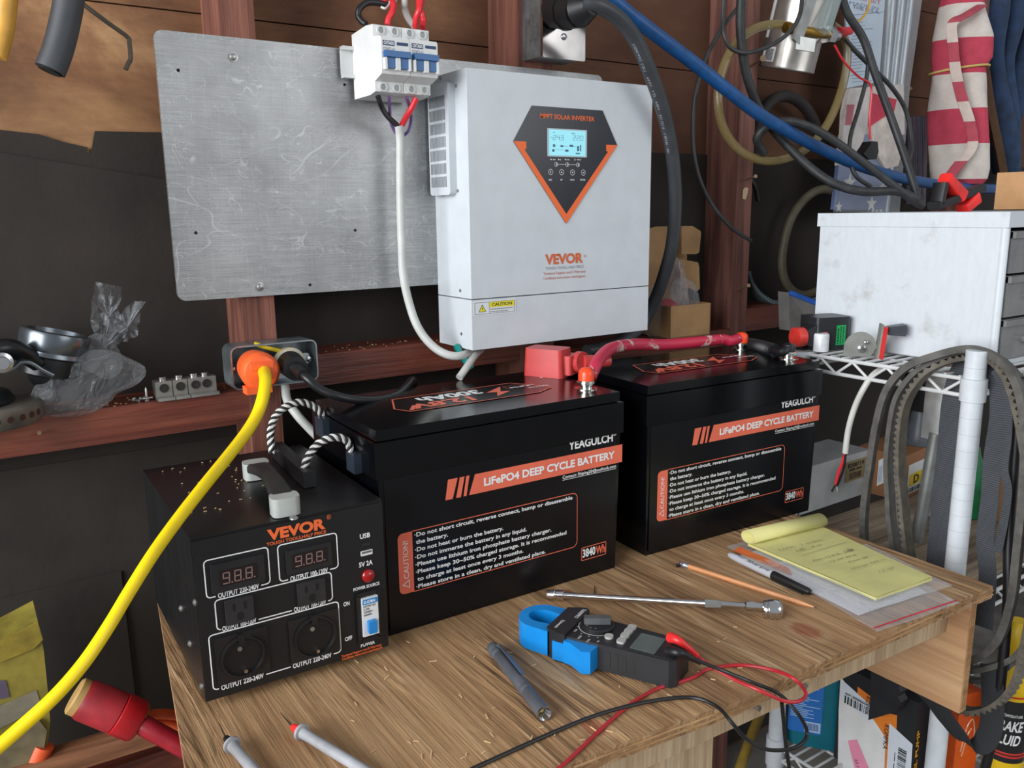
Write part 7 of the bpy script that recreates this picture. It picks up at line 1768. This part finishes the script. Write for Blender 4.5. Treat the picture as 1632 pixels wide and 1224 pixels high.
mb = MB(); mb.lathe([(.010, 0), (.066, 0), (.068, .004), (.068, .022), (.064, .026), (.040, .027), (.036, .029), (.010, .029)], 44); mb.build('disc', plain('worn_rotor_steel', (118, 112, 104), .42, .7, .2), rot)
for i in range(12):
    a = -PI*.5+(i-6)*.22; mb = MB(); M_ = R(a, 'Z') @ T(.0665, 0, .013) @ R(PI/2, 'Y'); mb.cyl((0, 0, 0), (0, 0, .0022), .004, n=12, M=M_); mb.build('vent_hole', plain('rust_hole', (60, 34, 18), .9), rot)
mb = MB(); mb.lathe([(.050, .027), (.052, .030), (.046, .040), (.036, .044), (.030, .046), (.012, .048)], 36, T(-.012, -.006, 0)); mb.build('hub_plate', plain('black_hub', (40, 42, 44), .35, .5), rot)
for a in (0.3, 1.5, 2.9, 4.2, 5.4):
    mb = MB(); mb.cyl((-.012+.032*math.cos(a), -.006+.032*math.sin(a), .043), (-.012+.032*math.cos(a), -.006+.032*math.sin(a), .056), .0055, .0045, 12, bev=.001); mb.build('stud_bolt', M_steel, rot)
em = thing('engine_mount', 'black and steel cylindrical engine mount leaning on the brake rotor', 'engine mount', at(75, 612, Y=2.33))
iem = em.matrix_world.inverted()
a0, a1 = iem @ at(74, 612, Y=2.33), iem @ at(90, 529, Y=2.33); A = along(a0, a1); L_ = (a1-a0).length
mb = MB(); mb.lathe([(.014, -.004), (.022, .004), (.024, .010), (.036, .014), (.037, L_*.52), (.0365, L_*.55)], 34, A); mb.build('lower_cup', plain('gloss_black_steel', (34, 36, 38), .3, .4), em)
mb = MB(); mb.lathe([(.0375, L_*.52), (.0415, L_*.56), (.0405, L_*.60), (.040, L_*.64)], 34, A); mb.lathe([(.0395, L_*.62), (.0410, L_*.68), (.0415, L_*.94), (.040, L_), (.034, L_+.001), (.032, L_-.006), (.010, L_-.008)], 34, A); mb.build('steel_rim', plain('blued_steel', (108, 114, 120), .28, .85, .1), em)
mb = MB(); mb.tube([iem @ at(u, v, Y=y) for u, v, y in ((-25, 560, 2.24), (0, 556, 2.24), (20, 556, 2.25), (42, 566, 2.27), (62, 578, 2.28))], .012, 12); mb.build('arm', plain('gloss_black_steel', (34, 36, 38)), em)
mb = MB(); mb.sweep(resample(catmull([iem @ at(u, v, Y=2.22) for u, v in ((-10, 592), (10, 590), (24, 584), (34, 576), (50, 578), (66, 588), (84, 597))], 8), .004), rrect(-.010, -.002, .010, .002, .001, 2), (0, 1, 0)); mb.build('bracket_strip', plain('blued_steel', (108, 114, 120)), em)
mb = MB(); q = iem @ at(3, 577, Y=2.21); mb.lathe([(.012, 0), (.012, .005), (.008, .006), (.008, .012), (.0075, .013)], 18, Face(q, (1, 0, 0), (0, 0, 1)).M); mb.build('bolt', M_steel, em)
pbg = thing('knotted_plastic_bag', 'clear knotted plastic bag sitting on the left blocking', 'plastic bag', at(142, 636, Y=2.33))
ipb = pbg.matrix_world.inverted()
M_pbag = clear_plastic('knotted_bag_film', (170, 174, 178), .24, .14)
def blob(u, v, rx, ry, seed, Yq=2.32, amp=.5, n=26):
    c = ipb @ at(u, v, Y=Yq); k = (at(u, v, Y=Yq)-CAM).dot(FW)/FPX; mb = MB(); crumple(mb, c, rx*k*1.12, rx*k*.62, ry*k, seed, n, amp); return mb
mb = blob(142, 605, 48, 32, 3); mb.build('bag_body', M_pbag, pbg)
mb = blob(152, 566, 17, 26, 4); mb.build('bag_neck', M_pbag, pbg)
fpb = Face(ipb @ at(165, 560, Y=2.32), (1, 0, 0), (0, 0, 1), pbg.matrix_world)
def crumpled_sheet(pts, seed, parent, mt):
    poly_ = fpb.poly(pts); r_ = random.Random(seed); bm_ = bmesh.new(); cx = sum(p[0] for p in poly_)/len(poly_); cy = sum(p[1] for p in poly_)/len(poly_)
    vs = [(cx, cy, .012)]; fs = []; n = len(poly_)*4; ring = []
    for i in range(len(poly_)):
        a, b = poly_[i], poly_[(i+1) % len(poly_)]
        for k in range(4): t = k/4; ring.append((a[0]+(b[0]-a[0])*t, a[1]+(b[1]-a[1])*t))
    for s_ in (.33, .66, 1.0):
        for p in ring: vs.append((cx+(p[0]-cx)*s_, cy+(p[1]-cy)*s_, r_.uniform(-.010, .012)))
    for i in range(n): fs.append((0, 1+i, 1+(i+1) % n))
    for s_ in (0, 1):
        for i in range(n): j = (i+1) % n; fs.append((1+s_*n+i, 1+(s_+1)*n+i, 1+(s_+1)*n+j, 1+s_*n+j))
    mb = MB(); mb.add(vs, fs, fpb.M); return mb.build('bag_tail', mt, parent, 20)
crumpled_sheet([(150, 448), (194, 457), (190, 490), (192, 515), (172, 556), (158, 552), (142, 510)], 3, pbg, M_pbag)
crumpled_sheet([(186, 505), (216, 480), (230, 480), (222, 505), (218, 534), (196, 546), (170, 558), (164, 550)], 5, pbg, M_pbag)
M_lug = plain('tinned_lug', (150, 150, 146), .4, .7, .12)
for nm, x0_, x1_, holes, yb_, lab_ in (('terminal_lug', 249, 277, (263,), 632, 'single grey terminal lug at the left end of the lug row'), ('terminal_lug', 277, 301, (289,), 629, 'middle single terminal lug with set screw on the blocking'), ('terminal_lug', 301, 347, (313, 331), 626, 'double terminal lug nearest the outlet box')):
    t = thing(nm, lab_, 'terminal lug', at(x0_, yb_, Y=2.315), 0, None); ft2 = Face((0, 0, 0), (1, 0, 0), (0, 0, 1), t.matrix_world)
    t.location.z = ZLB*S+.0005; t.matrix_world = Matrix.Translation(t.location); ft2 = Face((0, 0, 0), (1, 0, 0), (0, 0, 1), t.matrix_world)
    a0_, _ = ft2.uv(x0_, yb_); a1_, _ = ft2.uv(x1_-1, yb_); hh = .021; mb = MB()
    mb.box(((a0_+a1_)/2, .010, hh/2+.004), (a1_-a0_, .020, hh), bev=.002); mb.box(((a0_+a1_)/2, -.003, .002), (a1_-a0_, .022, .004), bev=.001); mb.build('lug_body', M_lug, t)
    for hx in holes:
        a_, _ = ft2.uv(hx, yb_); mb = MB(); mb.lathe([(.0062, 0), (.0062, .0012), (.0048, .0013), (.0048, .0004), (.0005, .0003)], 16, Face((a_, -.0002, hh*.55+.004), (1, 0, 0), (0, 0, 1)).M); mb.build('wire_hole', plain('lug_hole', (40, 38, 36), .6), t)
        mb = MB(); mb.cyl((a_, .010, hh+.004), (a_, .010, hh+.009), .0055, .0055, 14, bev=.001); mb.build('set_screw', M_steel, t)
for i, (u, v, an) in enumerate(((212, 628, .4), (222, 630, 1.2), (232, 617, 2.2), (226, 612, 1.5))):
    p = at(u, v, Y=2.33); mb = MB(); h_ = (.012, .010, .016, .012)[i]
    if i == 2: mb.lathe([(.0035, 0), (.0035, .002), (.0018, .003), (.0018, h_), (.0005, h_+.003)], 10, T(p.x, p.y, ZLB*S))
    else: mb.lathe([(.0035, 0), (.0035, .002), (.0018, .003), (.0018, h_)], 10, T(p.x, p.y, ZLB*S+.0036) @ R(an, 'Z') @ R(PI/2, 'X'))
    tag(mb.build('screw', M_zinc), ('shiny screw lying nearest the plastic bag on the blocking', 'screw lying in the sawdust just left of the terminal lugs', 'screw standing upright left of the terminal lugs', 'dull screw lying behind the upright screw')[i], 'screw')
mb = MB(); r_ = random.Random(12)
for i in range(160):
    if i < 70: x, y, z = r_.uniform(.12, .62), r_.uniform(2.305, 2.40), ZLB
    elif i < 120: x, y, z = r_.uniform(.80, 1.5), r_.uniform(2.31, 2.42), .602
    else:
        p = MT @ Vector((r_.uniform(.01, TW*.6), r_.uniform(.06, TD-.01), 0)); x, y, z = p.x/S, p.y/S, (zt_+.0005)/S
    l_ = r_.uniform(.0012, .0035); mb.box((0, 0, .0005), (l_, .0012, .0008), T(x*S, y*S, z*S) @ R(r_.uniform(0, 6), 'Z'))
tag(mb.build('sawdust', plain('sawdust', (176, 146, 104), .9)), 'sawdust and chips sprinkled on the blocking and transformer lid', 'sawdust', kind='stuff')
nail('lone shiny nail head in the blocking below the brake rotor', 63, 691, 62.5, 690, 2.30, 2.285, .0013)
# lower left, below the blocking
bagY = 2.15
yb_ = thing('yellow_sack', 'dusty yellow printed sack standing on the floor at lower left', 'sack', at(20, 1224, Y=bagY))
iyb = yb_.matrix_world.inverted(); fyb = Face(iyb @ at(20, 1224, Y=bagY), (1, 0, 0), (0, 0, 1), yb_.matrix_world)
mb = MB(); mb.prism(fyb.poly([(-90, 1020), (0, 1012), (58, 981), (68, 1030), (76, 1110), (78, 1140), (66, 1260), (50, 1400), (-90, 1400)]), -.05, .015, fyb.M, bev=.014); sk = mb.build('sack_body', plain('sack_yellow', (122, 110, 42), .6, var=.25, scale=18, bmp=.4, bscale=40), yb_)
mb = MB(); mb.prism(fyb.poly([(-90, 1045), (0, 1045), (52, 1024), (66, 1010), (58, 982), (0, 1012), (-90, 1020)]), .0155, .0185, fyb.M, bev=.001); mb.build('folded_top', plain('sack_yellow_top', (138, 120, 40), .6, var=.2), sk)
mb = MB(); mb.flat(fyb.poly([(-90, 1118), (0, 1114), (56, 1090), (64, 1116), (20, 1140), (0, 1150), (-90, 1180)]), .0160, fyb.M); mb.build('print_panel', plain('sack_grey_panel', (112, 106, 90), .6, var=.2), sk)
mb = MB(); mb.flat(fyb.poly([(-30, 1075), (8, 1075), (14, 1102), (-30, 1108)]), .0162, fyb.M); mb.build('emblem', plain('sack_emblem', (84, 74, 92), .6), sk)
mb = MB(); mb.prism(fyb.poly([(-90, 1185), (0, 1170), (60, 1135), (72, 1150), (58, 1240), (50, 1400), (-90, 1400)]), .016, .022, fyb.M, bev=.003); mb.build('poly_wrap', plain('grimy_poly', (112, 102, 78), .4, var=.2), sk)
rp = thing('red_connector', 'large red and tan round power connector at lower left', 'power connector', at(166, 1128, Y=2.05))
irp = rp.matrix_world.inverted(); a0, a1 = irp @ at(118, 1108, Y=2.07), irp @ at(222, 1150, Y=2.03); A = along(a0, a1); L_ = (a1-a0).length
mb = MB(); mb.lathe([(.020, 0), (.0225, .002), (.0225, .012)], 30, A); mb.build('tan_end', plain('tan_rubber', (178, 142, 84), .6), rp); mb = MB(); mb.lathe([(.019, L_-.002), (.021, L_+.002), (.010, L_+.003)], 30, A); mb.build('tan_end', plain('tan_rubber', (178, 142, 84), .6), rp)
mb = MB(); mb.lathe([(.0228, .010), (.0250, .016), (.0255, L_*.66), (.0250, L_*.665)], 30, A); mb.build('red_shell', plain('connector_red', (146, 32, 40), .5, var=.14), rp)
mb = MB(); mb.lathe([(.0240, L_*.67), (.0262, L_*.69), (.0262, L_*.95), (.0240, L_), (.012, L_+.001)], 30, A); mb.build('gland_ring', plain('connector_red2', (172, 24, 32), .35), rp)
mb = MB(); mb.tube([irp @ at(u, v, Y=y) for u, v, y in ((216, 1148, 2.02), (236, 1160, 2.0), (262, 1174, 1.98), (310, 1200, 1.95), (380, 1230, 1.95))], .0125, 14); mb.build('cable', plain('dark_red_cable', (140, 26, 38), .3), rp)
cable('orange_extension_cord', 'orange cord passing behind the big red connector, upper strand', 'cord', [(222, 1146, 2.08), (240, 1140, 2.08), (262, 1138, 2.08), (320, 1145, 2.08)], .013, plain('orange_cord', (222, 90, 44), .45))
cable('orange_extension_cord', 'orange cord strand just below its partner by the red connector', 'cord', [(225, 1156, 2.09), (250, 1150, 2.09), (275, 1154, 2.09), (320, 1172, 2.09)], .011, plain('orange_cord', (222, 90, 44)))
cable('orange_extension_cord', 'frayed orange cord end beside the yellow sack', 'cord', [(70, 1188, 2.12), (62, 1206, 2.12), (48, 1240, 2.12)], .024, plain('orange_cord', (222, 90, 44)))
p0, p1 = at(60, 1222, Y=2.12), at(290, 1152, Y=2.12)
mb = MB(); A = along(p0, p1); mb.prism(rrect(-.017, -.013, .017, .013, .003, 2), -.1, (p1-p0).length+.03, A, bev=.002); tag(mb.build('wooden_stake', wood('red_brown_blocking_b', (90, 58, 40), (140, 94, 64), (168, 118, 84), 0, 1, .7, .3)), 'brown wooden stake lying under the red connector', 'stake')

# shared group names of repeated things
GROUPS = {'drive_belt': 'belts hanging on the rack corner', 'webbing_strap': 'webbing straps on the rack corner', 'nail': 'nails in the wall timbers', 'terminal_lug': 'terminal lugs on the left blocking',
          'red_wire': 'red wires above the breakers', 'black_cable': 'black cables in front of the flags', 'thin_black_cable': 'thin black cables by the dark stud', 'plastic_zip_bag': 'clear bags under the writing pad',
          'orange_extension_cord': 'orange cords at lower left'}
for o in list(bpy.data.objects):
    if o.parent is None and 'label' in o and 'group' not in o:
        b = o.name.split('.')[0]
        if b in GROUPS: o['group'] = GROUPS[b]
        if b == 'screw' and ('blocking' in o['label'] or 'lugs' in o['label'] or 'upright' in o['label']): o['group'] = 'loose screws on the left blocking'
